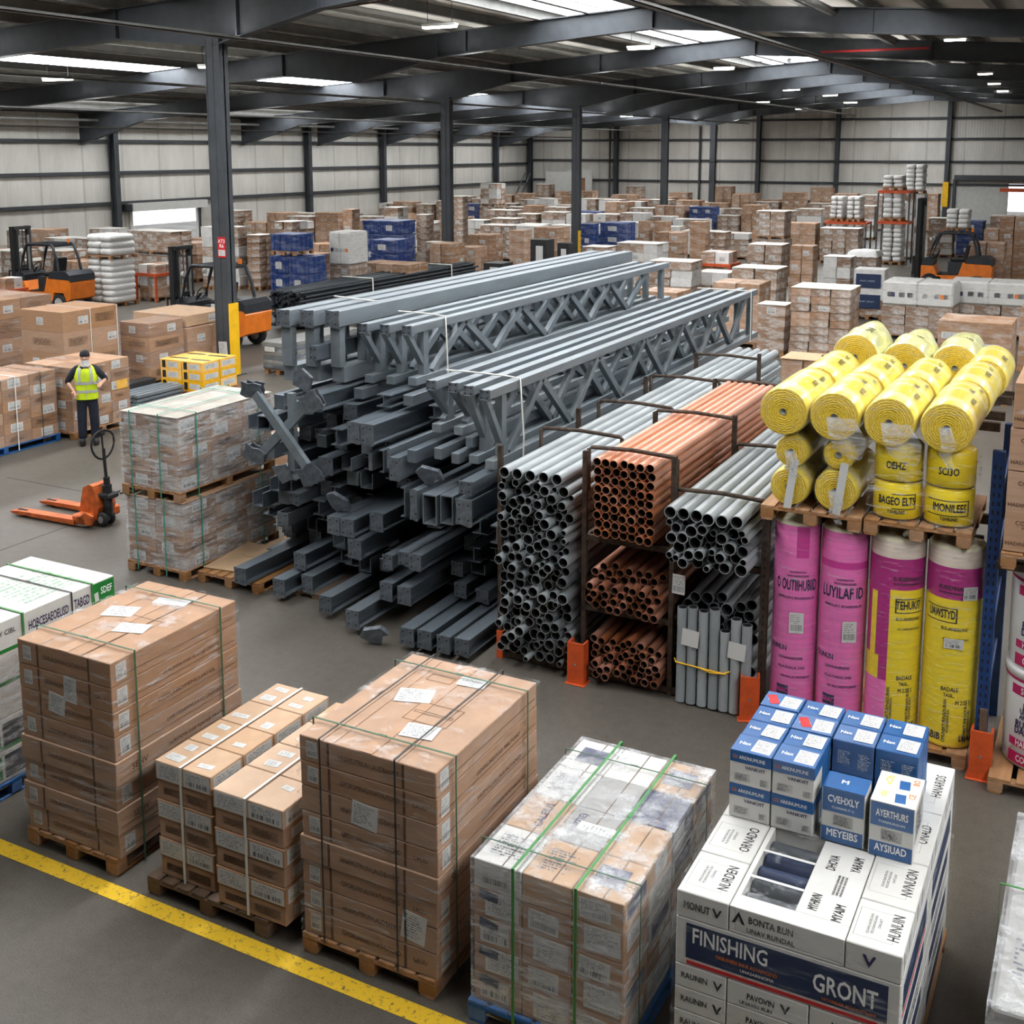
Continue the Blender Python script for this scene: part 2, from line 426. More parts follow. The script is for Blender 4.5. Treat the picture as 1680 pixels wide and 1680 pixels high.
def decal_m(face, p, spin=0.):
    return Matrix.Translation(p) @ FR[face] @ Matrix.Rotation(spin, 4, 'Z')
def decal(parent, face, p, w, h, mat='label', spin=0., name='address_label', t=.0015):
    w, h = round(w, 3), round(h, 3)
    me = cached(('dec', w, h, mat, t), lambda: MB().box(-w/2, w/2, -h/2, h/2, 0, t).mesh('decal', mat))
    o = ob(name, me, parent); o.matrix_basis = decal_m(face, p, spin); return o
def text_mesh(s, size, mat, bold=.0, align='CENTER', sub=0):
    def make():
        cu = bpy.data.curves.new('txt', 'FONT'); cu.body = s; cu.size = size; cu.align_x = align; cu.align_y = 'CENTER'
        cu.offset = 0; cu.resolution_u = 2; cu.fill_mode = 'FRONT'
        o = bpy.data.objects.new('txt', cu); C.objects.link(o)
        dg = bpy.context.evaluated_depsgraph_get(); me = bpy.data.meshes.new_from_object(o.evaluated_get(dg))
        bpy.data.objects.remove(o); me.materials.clear(); me.materials.append(M[mat])
        if bold > .014:      # heavier strokes: the letter shapes laid over themselves a hair apart
            bm = bmesh.new(); bm.from_mesh(me); src = bm.faces[:]; e = bold*size*.55
            for n_, (dx, dy) in enumerate(((-e, 0), (e, 0), (0, e), (0, -e))):
                gg = bmesh.ops.duplicate(bm, geom=src); bmesh.ops.translate(bm, verts=[v for v in gg['geom'] if isinstance(v, bmesh.types.BMVert)], vec=(dx, dy, .0001*(n_+1)))
            bm.to_mesh(me); bm.free()
        if sub:
            bm = bmesh.new(); bm.from_mesh(me); bmesh.ops.triangulate(bm, faces=bm.faces)
            for _ in range(sub):
                bmesh.ops.subdivide_edges(bm, edges=[e for e in bm.edges if e.calc_length() > .02], cuts=1)
                bmesh.ops.triangulate(bm, faces=bm.faces)
            bm.to_mesh(me); bm.free()
        return me
    return cached(('txt', s, size, mat, bold, align, sub), make)
def text(parent, face, p, s, size, mat='ink', spin=0., bold=.015, align='CENTER', name='lettering', sx=1., fit=None):
    bold = min(bold, .045)
    me = text_mesh(s, size, mat, bold, align); o = ob(name, me, parent)
    if fit: sx = fit/max(1e-4, max(v.co.x for v in me.vertices)-min(v.co.x for v in me.vertices))
    o.matrix_basis = decal_m(face, p, spin) @ Matrix.Diagonal((sx, 1, 1, 1)); return o
def bent_text(parent, s, size, mat, r, ang, z, bold=.02, sx=1., name='lettering', vertical=False, fit=None):
    """lettering wrapped round an upright cylinder of radius r, centred at angle ang (0 faces -y, + towards +x)"""
    bold = min(bold, .05); src = text_mesh(s, size, mat, bold, 'CENTER', 2); me = src.copy()
    if fit: sx = fit/max(1e-4, max(v.co.x for v in me.vertices)-min(v.co.x for v in me.vertices))
    for v in me.vertices:
        x, y = (v.co.x*sx, v.co.y)
        if vertical: x, y = -y, x
        a = ang+x/r; rr = r+.0025
        v.co = (rr*math.sin(a), -rr*math.cos(a), z+y)
    me.update(); return ob(name, me, parent)
def bent_patch(parent, mat, r, a0, a1, z0, z1, name='printed_panel', off=.0015, n=10):
    mb = MB(); vs = []; fs = []
    for i in range(n+1):
        a = a0+(a1-a0)*i/n
        for z in (z0, z1): vs.append(((r+off)*math.sin(a), -(r+off)*math.cos(a), z))
    for i in range(n): fs.append((2*i, 2*i+2, 2*i+3, 2*i+1))
    mb.add(vs, fs, 0, True); return ob(name, mb.mesh(name, mat, False), parent)
def film_shell(name, x0, x1, y0, y1, z0, z1, mat, off=.012, amp=.007, top=True, n=16, bulge=.02):
    mb = MB(); x0 -= off; x1 += off; y0 -= off; y1 += off; z1 += off*.6
    def grid(f, nu, nv):
        vs = []; fs = []
        for i in range(nu+1):
            for j in range(nv+1):
                vs.append(f(i/nu, j/nv))
        for i in range(nu):
            for j in range(nv):
                a = i*(nv+1)+j; fs.append((a, a+nv+1, a+nv+2, a+1))
        mb.add(vs, fs, 0, True)
    def wob(p, nn):
        q = Vector((p[0]*2.3, p[1]*2.3, p[2]*5)); k = noise.noise(q*2.2)*amp
        return (p[0]+nn[0]*k, p[1]+nn[1]*k, p[2]+nn[2]*k)
    def e(u, v): return math.sin(PI*u)*math.sin(PI*v) > .001
    for y, s in ((y0, -1), (y1, 1)):
        grid(lambda u, v: (wob((x0+(x1-x0)*u, y, z0+(z1-z0)*v), (0, s, 0)) if e(u, v) else (x0+(x1-x0)*u, y, z0+(z1-z0)*v)), n, n)
    for x, s in ((x0, -1), (x1, 1)):
        grid(lambda u, v: (wob((x, y0+(y1-y0)*u, z0+(z1-z0)*v), (s, 0, 0)) if e(u, v) else (x, y0+(y1-y0)*u, z0+(z1-z0)*v)), n, n)
    if top: grid(lambda u, v: (x0+(x1-x0)*u, y0+(y1-y0)*v, z1+(abs(noise.noise(Vector((u*5, v*7, 3))))*amp if e(u, v) else 0)), n, n)
    return ob(name, mb.mesh(name, mat, False))
def strap(label, x0, x1, y0, y1, z0, z1, axis, pos, mat='green_strap', w=.014, group=None, t=.003, gap=.016):
    mb = MB(); x0 -= gap; x1 += gap; y0 -= gap; y1 += gap; z1 += gap*.9
    if axis == 'x':
        a, b = pos-w/2, pos+w/2
        mb.box(x0, x1, a, b, z1, z1+t); mb.box(x0-t, x0, a, b, z0, z1+t); mb.box(x1, x1+t, a, b, z0, z1+t)
        mb.box((x0+x1)/2-.03, (x0+x1)/2+.03, a-.003, b+.003, z1+t, z1+2*t)
    else:
        a, b = pos-w/2, pos+w/2
        mb.box(a, b, y0, y1, z1, z1+t); mb.box(a, b, y0-t, y0, z0, z1+t); mb.box(a, b, y1, y1+t, z0, z1+t)
        mb.box(a-.003, b+.003, (y0+y1)/2-.03, (y0+y1)/2+.03, z1+t, z1+2*t)
    return tag(ob('strapping_band', mb.mesh('strapping_band', mat)), label, 'strap', group)
def pallet(label, x0, x1, y0, y1, z0=0., mat='wood', group=None, h=.14, name='pallet', boards=7):
    w, d = x1-x0, y1-y0
    t = thing(name, label, 'pallet', ((x0+x1)/2, (y0+y1)/2, z0), 0, group)
    bw = w/boards*.84; hb = .02; 
    for i in range(boards):
        cx = -w/2+bw/2+(w-bw)*i/(boards-1)
        bx('deck_board', t, cx-bw/2, cx+bw/2, -d/2, d/2, h-hb, h, mat)
    for cy in (-d/2+.05, 0, d/2-.05):
        bx('stringer_board', t, -w/2, w/2, cy-.05, cy+.05, h-2*hb, h-hb, mat)
        for cx in (-w/2+.06, 0, w/2-.06):
            bx('block', t, cx-.06, cx+.06, cy-.05, cy+.05, hb, h-2*hb, mat)
    for cx in (-w/2+.06, 0, w/2-.06):
        bx('bottom_board', t, cx-.05, cx+.05, -d/2, d/2, 0, hb, mat)
    return t
def carton(label, x0, x1, y0, y1, z0, z1, mat='card', group=None, cat='box', name='carton', rz=0., b=.005, parent=None):
    o = ob(name, boxmesh(x1-x0, y1-y0, z1-z0, mat, b), parent, ((x0+x1)/2, (y0+y1)/2, z0), (0, 0, rz))
    if parent is None: tag(o, label, cat, group)
    return o
ORD = ['topmost', 'second from top', 'third from top', 'fourth from top', 'fifth from top', 'sixth from top', 'seventh from top', 'eighth from top', 'ninth from top']

# ================================================================ THE HALL
XW, YB, RX = -46.0, 91.0, -12.0          # left wall, back wall, ridge line
def roof(x): return 7.35+(x-XW)*.066 if x < RX else 7.35+(RX-XW)*.066-(x-RX)*.066
XE = 24.0
struct('floor', MB().box(-62, 40, -30, 110, -.2, 0).mesh('floor', 'floor'))
DY0, DY1, DZ = 44.9, 49.9, 2.15          # roller door opening in the left wall
mb = MB()
mb.box(XW-.15, XW, -30, DY0, 0, 7.4); mb.box(XW-.15, XW, DY1, YB+.15, 0, 7.4); mb.box(XW-.15, XW, DY0, DY1, DZ, 7.4)
struct('wall_left', mb.mesh('wall_left', 'wall_y'))
BX0, BX1, BZ = -7.35, -6.2, 2.9           # gap beside the roller shutter in the back wall
prof = [(XW-.15, BZ), (XE, BZ), (XE, roof(XE)), (RX, roof(RX)), (XW-.15, roof(XW))]
mb = MB().prism(prof, YB, YB+.15, 'y'); mb.box(XW-.15, BX0, YB, YB+.15, 0, BZ); mb.box(BX1, XE, YB, YB+.15, 0, BZ)
struct('wall_back', mb.mesh('wall_back', 'wall_x'))
struct('baseboard_left', MB().box(XW, XW+.12, -30, DY0-.1, 0, .95).box(XW, XW+.12, DY1+.1, YB, 0, .95).mesh('baseboard_left', 'plinth'))
struct('baseboard_back', MB().box(XW, -11.2, YB-.12, YB, 0, .9).mesh('baseboard_back', 'plinth'))
mb = MB()
mb.prism([(XW-.3, roof(XW)), (RX, roof(RX)), (XE, roof(XE)), (XE, roof(XE)+.06), (RX, roof(RX)+.06), (XW-.3, roof(XW)+.06)], -30, YB+.15, 'y')
struct('ceiling', mb.mesh('ceiling', 'roof'))
TR = [0]
def trim(me, loc=(0, 0, 0), rot=(0, 0, 0)):
    TR[0] += 1; return struct('trim_%d' % TR[0], me, loc, rot)
# wall girts
for z in (5.75, 4.15, 2.6):
    trim(MB().box(XW, XW+.16, -20, YB-.02, z-.09, z+.09).mesh('girt', 'girt'))
trim(MB().box(XW, XW+.2, -20, YB-.02, 7.1, 7.3).mesh('eaves_beam', 'girt'))
for z in (7.6, 6.1, 4.45, 2.8):
    trim(MB().box(XW+.02, XE, YB-.16, YB, z-.08, z+.08).mesh('girt', 'girt'))
# purlins under the roof sheets
x = XW+1.0
while x < 14:
    if abs(x-RX) > .3:
        sl = .066 if x < RX else -.066
        z = roof(x)
        trim(MB().box(x-.05, x+.05, -8, YB, z-.26, z-.01).box(x-.05, x+.11, -8, YB, z-.28, z-.25).mesh('purlin', 'frame_purlin'))
    x += 1.55
# wall posts, left and back
WP = (19.5, 27.5, 35.5, 43.6, 51.6, 59.6, 68.0, 76.0, 84.5)
def post_label(i, n): return 'dark steel wall post, %s along the left wall' % n
def wall_post(x, y, h, ax, lab, guard=True):
    t = thing('wall_post', lab, 'post', (x, y, 0))
    a, b = (.42, .30) if ax == 'x' else (.30, .42)
    mb = MB()
    if ax == 'x':
        mb.box(-.21, .21, -.012, .012, 0, h).box(-.21, -.18, -.15, .15, 0, h).box(.18, .21, -.15, .15, 0, h)
    else:
        mb.box(-.012, .012, -.21, .21, 0, h).box(-.15, .15, -.21, -.18, 0, h).box(-.15, .15, .18, .21, 0, h)
    ob('shaft', mb.mesh('shaft', 'frame_dark'), t)
    if guard: ob('guard', MB().box(-a/2-.03, a/2+.03, -b/2-.03, b/2+.03, 0, 1.25).mesh('guard', 'yellow_paint'), t)['label'] = 'yellow painted guard'
    return t
names = ['first', 'second', 'third', 'fourth', 'fifth', 'sixth', 'seventh', 'eighth', 'ninth']
for i, y in enumerate(WP):
    if y < 40: continue
    lab = ['dark steel wall post left of the bright roller door', 'dark steel wall post right of the bright roller door', 'dark wall post above the brown rubble, left wall, behind the first pillar',
           'dark wall post with yellow guard above the blue crates, left wall', 'dark wall post right behind the second pillar on the left wall', 'last dark wall post on the left wall before the far corner'][i-3]
    wall_post(XW+.36, y, 7.2, 'x', lab)
for x, lab in ((-45.6, 'dark post in the far corner of the hall'), (-37.6, 'dark back wall post between the third and fourth pillar'), (-25.6, 'dark back wall post right of the fifth pillar'),
               (-19.5, 'dark back wall post left of the white sack racks'), (-11.55, 'dark back wall post with tall yellow guard beside the roller shutter')):
    t = wall_post(x, YB-.36, roof(x)-.1, 'y', lab, x > -30 and x < -20)
    if x > -12: ob('guard', MB().box(-.2, .2, -.27, .27, 1.2, 3.0).mesh('guard', 'yellow_paint'), t)['label'] = 'yellow painted guard'
# portal rafters
def rafter(y, xc):
    mb = MB()
    xs = [XW+.1, XW+1.2, XW+4.5, xc-3, xc, xc+3, RX-2, RX, RX+2, 0, 14]
    def dep(x):
        d = .62
        d += .55*max(0, 1-abs(x-xc)/3.5)
        d += .9*max(0, 1-(x-XW)/4.5)
        return d
    xs = sorted(xs)
    for a, b in zip(xs, xs[1:]):
        za, zb = roof(a)-.27, roof(b)-.27; da, db = dep(a), dep(b)
        for (u0, u1, w) in ((0, 1, .02),):
            vs = [(a, -w, za-da), (b, -w, zb-db), (b, -w, zb), (a, -w, za), (a, w, za-da), (b, w, zb-db), (b, w, zb), (a, w, za)]
            mb.add(vs, [(0, 1, 2, 3), (7, 6, 5, 4)])
        for top in (0, 1):
            h0, h1 = (za, zb) if top else (za-da, zb-db); w = .15; tt = .03
            vs = [(a, -w, h0-tt), (b, -w, h1-tt), (b, -w, h1), (a, -w, h0), (a, w, h0-tt), (b, w, h1-tt), (b, w, h1), (a, w, h0)]
            mb.add(vs, [(0, 1, 2, 3), (7, 6, 5, 4), (3, 2, 6, 7), (0, 4, 5, 1)])
    for xx in (xc-3, xc+3, RX-6, RX, RX+6):
        z = roof(xx)-.27
        mb.box(xx-.015, xx+.015, -.14, .14, z-dep(xx), z)
    # fly braces from the bottom flange up to the purlins
    for k in range(-40, 8, 5):
        z = roof(k)-.3
        mb.tube([(k, .05, z-dep(k)+.05), (k+.1, .9, z+.05)], .025, 5)
    return trim(mb.mesh('rafter', 'frame_dark'), (0, y, 0))
COLS = [(-18.73, 21.14), (-24.83, 41.72), (-24.41, 53.7), (-25.16, 68.4), (-27.66, 85.6)]
for y, xc in ((21.14, -18.73), (31.5, -22), (41.72, -24.83), (53.7, -24.41), (61, -25), (68.4, -25.16), (76.5, -26), (85.6, -27.66)):
    rafter(y, xc)
# free standing pillars
pl = ['dark steel pillar nearest the camera, red sign and yellow guard, beside the forklift', 'second dark steel pillar behind the trusses, yellow guard at its base',
      'third dark steel pillar, yellow guard, between blue bins and black cabinet', 'fourth dark steel pillar, in front of the back wall', 'fifth and farthest dark steel pillar with a small yellow foot']
for i, (x, y) in enumerate(COLS):
    t = thing('steel_pillar', pl[i], 'pillar', (x, y, 0)); h = roof(x)-1.3
    s = .21; q = .15
    mb = MB().box(-s, s, -.02, .02, 0, h).box(-s, -s+.03, -q, q, 0, h).box(s-.03, s, -q, q, 0, h)
    mb.box(-.02, .02, -q, q, 0, h)
    # boxed faces toward the aisles
    mb.box(-s+.02, s-.02, -q+.01, -q+.03, 0, h).box(-s+.02, s-.02, q-.03, q-.01, 0, h)
    ob('shaft', mb.mesh('shaft', 'frame_dark'), t)
    gh = [1.75, 1.35, 1.3, .5, .6][i]
    g = MB().box(s+.005, s+.035, -.16, .16, 0, gh) if i == 0 else MB().box(-s-.03, s+.05, -.2, .19, 0, gh) if i > 2 else MB().box(s-.02, s+.04, -.19, .17, 0, gh)
    ob('guard', g.mesh('guard', 'yellow_paint'), t)['label'] = 'yellow painted guard'
    ob('base_plate', boxmesh(.6, .6, .02, 'frame_dark'), t)
    if i == 0:
        sg = ob('safety_sign', MB().box(-.12, .12, -.012, 0, -.24, .24).mesh('safety_sign', 'sign_red'), t, (.08, -.150, 3.08)); sg['label'] = 'red safety sign with white symbols'
        text(sg, 'front', (0, -.014, .14), 'AT3', .12, 'ink_white', bold=.03); text(sg, 'front', (0, -.014, .03), 'R6', .12, 'ink_white', bold=.03)
        decal(sg, 'front', (0, -.013, -.13), .2, .14, 'label_text', name='notice_panel')
        pn = decal(t, 'front', (.0, -.152, .62), .26, .42, 'label_text', .06, 'torn_notice'); pn['label'] = 'torn white notice stuck on the pillar'
# roller door, left wall
d = struct('door_1', MB().box(XW+.02, XW+.14, DY0-.18, DY0, 0, 2.35).box(XW+.02, XW+.14, DY1, DY1+.18, 0, 2.35).mesh('door_frame', 'panel_white'))
c = ob('shutter_box', MB().box(XW+.05, XW+.5, DY0-.3, DY1+.3, DZ, DZ+.42).mesh('shutter_box', 'panel_white'), d)
ob('shutter_motor', MB().box(XW+.08, XW+.5, DY0-.75, DY0-.32, DZ+.02, DZ+.4, 0, .04).mesh('shutter_motor', 'dark_paint'), d)
ob('guide_rail', MB().box(XW+.05, XW+.15, DY1-.02, DY1+.1, 0, DZ).mesh('guide_rail', 'girt'), d)
# roller shutter, back wall
mb = MB(); z = 0
while z < 3.15:
    mb.prism([(z, -.02), (z+.05, -.05), (z+.1, -.02), (z+.1, 0), (z, 0)], 0, 3.2, 'x') if 0 else mb.box(-10.9, BX0-.02, YB-.1, YB-.06, z, z+.085, 0, .01)
    z += .095
d = struct('door_2', mb.mesh('roller_shutter', 'panel_white'))
ob('shutter_box', MB().box(-11.0, -5.4, YB-.6, YB-.05, 3.15, 3.5).mesh('shutter_box', 'girt'), d)
ob('guide_rail', MB().box(-11.1, -10.9, YB-.3, YB-.04, 0, 3.2).mesh('guide_rail', 'girt'), d)
ob('lintel_bar', MB().box(BX0-.5, -5.2, YB-.75, YB-.62, 2.35, 2.6).mesh('lintel_bar', 'guard_orange'), d)
# long pipe hung below the ridge, and thin cable trays
trim(MB().cyl((-6.95, 27.5, 8.85), (-8.4, YB-1, 9.2), .11, 8).mesh('ridge_pipe', 'frame_purlin'))
trim(MB().box(-9.5, -6.0, 40.9, 41.0, 8.6, 8.66).mesh('branch_pipe', 'ink_red'))
trim(MB().cyl((-44.6, -4, 6.75), (-44.6, YB-1, 6.75), .07, 8).mesh('eaves_pipe', 'frame_purlin'))
trim(MB().cyl((-36, 22, 7.35), (-14.5, 22, 8.6), .05, 6).mesh('branch_pipe', 'rack_rust'))
for k, x in enumerate((-38.2, -30.4, -29.2)):
    trim(MB().cyl((x, YB-.3, 0), (x, YB-.3, 7.2), .09, 8).mesh('down_pipe', 'girt'))
# worn floor lines
trim(MB().box(-14, 3.2, 5.44, 5.58, .001, .004).mesh('floor_line', 'floor_line'))
trim(MB().box(-.66, -.54, 5.20, 5.44, .001, .004).mesh('floor_line', 'floor_line'))
trim(MB().box(-16, -9, 9.40, 9.412, .001, .002).mesh('floor_joint', 'steel_hole'))
trim(MB().box(-13.1, -13.088, 5.6, 15, .001, .002).mesh('floor_joint', 'steel_hole'))
trim(MB().box(-16, -9, 12.6, 12.612, .001, .002).mesh('floor_joint', 'steel_hole'))

# skylights: pale roof panes along the hall, each with daylight coming through
PW = .86; UPW = 700
def skylight(x, w, y0, y1, power, drop=.03):
    power *= PW
    n = max(1, round((y1-y0)/16)); L = (y1-y0)/n
    for i in range(n):
        ya, yb = y0+i*L+.3, y0+(i+1)*L-.3
        sl = math.atan(.066)*(-1 if x < RX else 1)
        TR[0] += 0
        struct('window_%d' % (len([o for o in bpy.data.objects if o.name.startswith('window_')])+1), MB().box(-w/2, w/2, -(yb-ya)/2, (yb-ya)/2, -.01, .01).mesh('skylight', 'skylight'),
               (x, (ya+yb)/2, roof(x)-drop), (0, sl, 0))
        l = bpy.data.lights.new('skylight_daylight', 'AREA'); l.shape = 'RECTANGLE'; l.size = w; l.size_y = yb-ya; l.energy = power*w*(yb-ya); l.color = (.97, .98, 1)
        o = bpy.data.objects.new('skylight_daylight', l); C.objects.link(o); o.location = (x, (ya+yb)/2, roof(x)-drop-.03); o.rotation_euler = (0, sl, 0)
skylight(-30.2, 1.6, 3, 88, 38, .28)
skylight(-42.3, 1.0, 10, 88, 36)  # strip added to brighten the left wall
skylight(-14.0, 2.6, 3, 88, 26)
skylight(-21, 1.4, 3, 19, 34)
skylight(-5.5, 1.8, 2.5, 30, 40)
skylight(3.5, 1.8, 0, 30, 44)
skylight(12, 1.8, -2, 60, 36)
# hanging batten lights
def batten(x, y, z, lab, L=1.5, rz=0.):
    t = thing('ceiling_light', lab, 'lamp', (x, y, z), rz)
    ob('housing', boxmesh(L, .2, .07, 'panel_white'), t, (0, 0, .03))
    ob('diffuser', boxmesh(L-.06, .16, .05, 'lamp_glow'), t, (0, 0, -.02))
    top = roof(x)-z
    for s in (-1, 1): ob('suspension_wire', MB().cyl((s*L*.36, 0, .1), (s*L*.36, 0, top), .008, 5).mesh('wire', 'ink'), t)
LAMPS = [
(-30.73, 27.16, 7.56, 'batten light at the far left above the forklifts', 1.3),
(-25.67, 28.73, 7.9, 'batten light just left of the nearest pillar', 1.0),
(-33.42, 42.75, 7.39, 'batten light right of the nearest pillar, low by the eaves', 1.21),
(-16.27, 27.01, 8.52, 'bright batten light left of the second pillar top', 1.03),
(-14.48, 36.87, 8.63, 'batten light right of the second pillar, between rafters', 0.93),
(-32.31, 54.87, 7.45, 'small lit lamp left of the third pillar, behind the second', 0.66),
(-32.29, 69.62, 7.46, 'small lit lamp beside the third pillar', 0.6),
(-30.5, 75.26, 7.57, 'small lit lamp between the third and fourth pillar', 0.92),
(-14.96, 47.47, 8.6, 'batten light above the fifth pillar', 0.85),
(-16.34, 63.87, 8.51, 'upper lamp in the cluster above the back wall', 0.92),
(-20.4, 72.66, 8.24, 'left lamp in the cluster above the back wall', 0.99),
(-16.04, 71.91, 8.53, 'right upper lamp in the cluster above the back wall', 0.88),
(-20.94, 84.94, 8.2, 'lowest left lamp in the cluster above the back wall', 0.88),
(-16.94, 82.16, 8.47, 'right lower lamp in the cluster above the back wall', 0.91),
(-4.39, 34.56, 8.3, 'nearest lamp of the row right of the ridge pipe', 0.6),
(-4.9, 42.06, 8.33, 'second lamp of the row right of the ridge pipe', 0.6),
(-5.33, 51.66, 8.36, 'third lamp of the row right of the ridge pipe', 0.6),
(-5.78, 60.12, 8.39, 'fourth lamp of the row right of the ridge pipe', 0.6),
(-6.12, 68.28, 8.41, 'fifth lamp of the row right of the ridge pipe', 0.6),
(-6.64, 78.29, 8.44, 'last lamp of the row right of the ridge pipe', 0.67)]
for i, (x, y, z, lab, L) in enumerate(LAMPS): batten(x, y, z, lab, L)

# fill lights added to brighten the roof lining, with made-up troughs to hold them
for x in (-41, -34, -26, -18, -8, 2):
    z = roof(x)-1.35
    trim(MB().box(x-.1, x+.1, 14, 89, z-.05, z-.03).box(x-.1, x-.08, 14, 89, z-.05, z+.02).box(x+.08, x+.1, 14, 89, z-.05, z+.02).mesh('fill_light_trough', 'frame_purlin'))
    l = bpy.data.lights.new('roof_fill_light', 'AREA'); l.shape = 'RECTANGLE'; l.size = .14; l.size_y = 74; l.energy = UPW; l.color = (1, .98, .94)
    o = bpy.data.objects.new('roof_fill_light', l); C.objects.link(o); o.location = (x, 51.5, z-.02); o.rotation_euler = (PI, 0, 0)
# the two sides the photograph does not show; daylight comes in by loading doors on the right
struct('wall_right', MB().box(XE, XE+.15, -30, 20, 0, 7.4).box(XE, XE+.15, 26, 56, 0, 7.4).box(XE, XE+.15, 62, YB+.15, 0, 7.4).box(XE, XE+.15, 20, 26, 4.5, 7.4).box(XE, XE+.15, 56, 62, 4.5, 7.4).mesh('wall_right', 'wall_y'))
struct('wall_front', MB().box(XW, XE, -22, -21.85, 0, roof(RX)).mesh('wall_front', 'wall_x'))

w = bpy.data.worlds.new('world'); bpy.context.scene.world = w; w.use_nodes = True
bg = w.node_tree.nodes['Background']; bg.inputs[0].default_value = (.93, .96, 1, 1); bg.inputs[1].default_value = 1.6
cam = bpy.data.cameras.new('camera'); co = bpy.data.objects.new('camera', cam); C.objects.link(co)
cam.sensor_fit = 'HORIZONTAL'; cam.sensor_width = 36; cam.lens = 36*1907/1680; cam.shift_y = -(840-545)/1680; cam.clip_end = 400; cam.clip_start = .1
co.location = (0, 0, 5.35); co.rotation_euler = (PI/2-math.atan2(300, 1907), 0, math.radians(27.6))
bpy.context.scene.camera = co
vs = bpy.context.scene.view_settings
vs.view_transform = 'Standard'; vs.look = 'None'; vs.exposure = 0.0
cy = bpy.context.scene.cycles
cy.max_bounces = 4; cy.diffuse_bounces = 2; cy.glossy_bounces = 2; cy.transmission_bounces = 1; cy.transparent_max_bounces = 8
cy.caustics_reflective = False; cy.caustics_refractive = False; cy.sample_clamp_indirect = 4.0; cy.use_adaptive_sampling = True; cy.adaptive_threshold = .1; cy.adaptive_min_samples = 12

# ================================================================ FOREGROUND PALLET ROW
# ---- tall brown stacks (eight flat cartons each)
def tall_stack(x0, x1, y0, y1, top, where, paper, words, side_words, top_labels, ledge, palmat='wood', straps=(), fstraps=()):
    pallet('worn wooden pallet under the %s' % where, x0-.01, x1-.02, y0-.02, y1, 0, palmat)
    n = 8; h = (top-.14)/n
    for i in range(n):          # i = 0 topmost
        z1 = top-i*h; e = ledge.get(i, 0)
        w, d = x1-x0+2*e, y1-y0+2*e
        dx = R.uniform(-.006, .006); mat = 'card'
        c = carton('flat brown carton, %s, %s' % (ORD[i] if i < 7 else 'bottom one', where), x0-e+dx, x1+e+dx, y0-e, y1+e, z1-h+.0015, z1-.0015, mat, 'flat cartons on the '+where)
        # tape seams on the end, printing and stickers
        for sx in (-w*.28, w*.27): ob('tape_seam', boxmesh(.018, .002, h-.02, 'card_seam', 0), c, (sx, -d/2-.001, .01))
        text(c, 'front', (w*.02, -d/2-.0015, h*.5), words[i % len(words)], .05, 'ink_brown', fit=.46)
        if i % 2: text(c, 'front', (w*.38, -d/2-.0015, h*.5), 'LAUU', .04, 'ink_brown', fit=.1)
        if i != 0: text(c, 'right', (w/2+.0015, d*R.uniform(.05, .15), h*.52), side_words[i % len(side_words)], .042, 'ink_brown', fit=.62)
        ob('tape_seam', boxmesh(.002, d*.96, .004, 'card_seam', 0), c, (w/2+.0006, 0, h*R.uniform(.25, .35)))
        if i in ledge: text(c, 'right', (w/2+.0015, -d*.33, h*.5), 'SEHV', .07, 'ink_brown')
        else: decal(c, 'right', (w/2, -d/2+.1, h*.5), .1, .13, 'label', R.uniform(-.03, .03))
        if i in (0, 1, 3, 5, 6, 7): decal(c, 'front', (-w/2+.1, -d/2, h*.5), .085, .11, 'label', R.uniform(-.04, .04))
        if i == 0:
            ob('tape_seam', boxmesh(.012, d-.02, .0015, 'card_seam', 0), c, (w*.2, 0, h)); ob('tape_seam', boxmesh(.006, d-.02, .0015, 'card_tape', 0), c, (-w*.24, 0, h))
            ob('closing_tape', boxmesh(.10, d, .0012, 'card_tape', 0), c, (0, 0, h))
            for (u, v, a, b, s) in top_labels: decal(c, 'top', (u*w, v*d, h+.0014), a, b, 'label_text', s, 'delivery_note')
            if d > 1.2:
                for q in ((.12, -.05, .34, .26), (.12, -.05, .3, .03), (-.1, .3, .2, .1)):
                    fr = MB(); a, b, ww, hh = q; L = .004
                    fr.box(-ww/2, ww/2, -hh/2, -hh/2+L, 0, .001).box(-ww/2, ww/2, hh/2-L, hh/2, 0, .001).box(-ww/2, -ww/2+L, -hh/2, hh/2, 0, .001).box(ww/2-L, ww/2, -hh/2, hh/2, 0, .001)
                    ob('printed_frame', fr.mesh('printed_frame', 'ink_brown'), c, (a*w, b*d, h+.001))
        for (k, u, wv, a, b, s) in paper:
            if k == i: decal(c, 'front', (u*w, -d/2, h*wv), a, b, 'label_text', s, 'paper_note', .002)
    tag(film_shell('stretch_wrap', x0, x1, y0, y1, .08, top, 'film', .018, .006), 'clear stretch wrap round the %s' % where, 'plastic wrap')
    for k, p in enumerate(straps): strap('green strap over the %s, %s' % (where, 'front' if k == 0 else 'rear'), x0, x1, y0, y1, .02, top, 'x', p, 'green_strap', .016, gap=.028)
    for k, p in enumerate(fstraps): strap('dark front strap of the %s, %s' % (where, 'left' if k == 0 else 'right'), x0, x1, y0, y1, .12, top, 'y', p, 'black_strap', .012, gap=.024)
tall_stack(-7.21, -6.24, 5.67, 7.02, 1.68, 'tall brown stack beside the white and green boxes', [(1, .06, .45, .13, .2, -.05), (2, -.1, .7, .17, .16, -.12)],
           ['ONILALDHAAVUATANUNG', 'GENUNUM HAVLHLAIND'], ['LHRUTINAMWLDAYD ONANALE', 'HURUNMA IVAR VLNTAB ORATO', 'UMRABDMINLUAHA'],
           [(-.18, .05, .26, .2, .35), (.16, -.1, .26, .17, .3), (.05, .3, .3, .12, .2)], {4: .015, 6: .012}, straps=(5.88, 6.8))
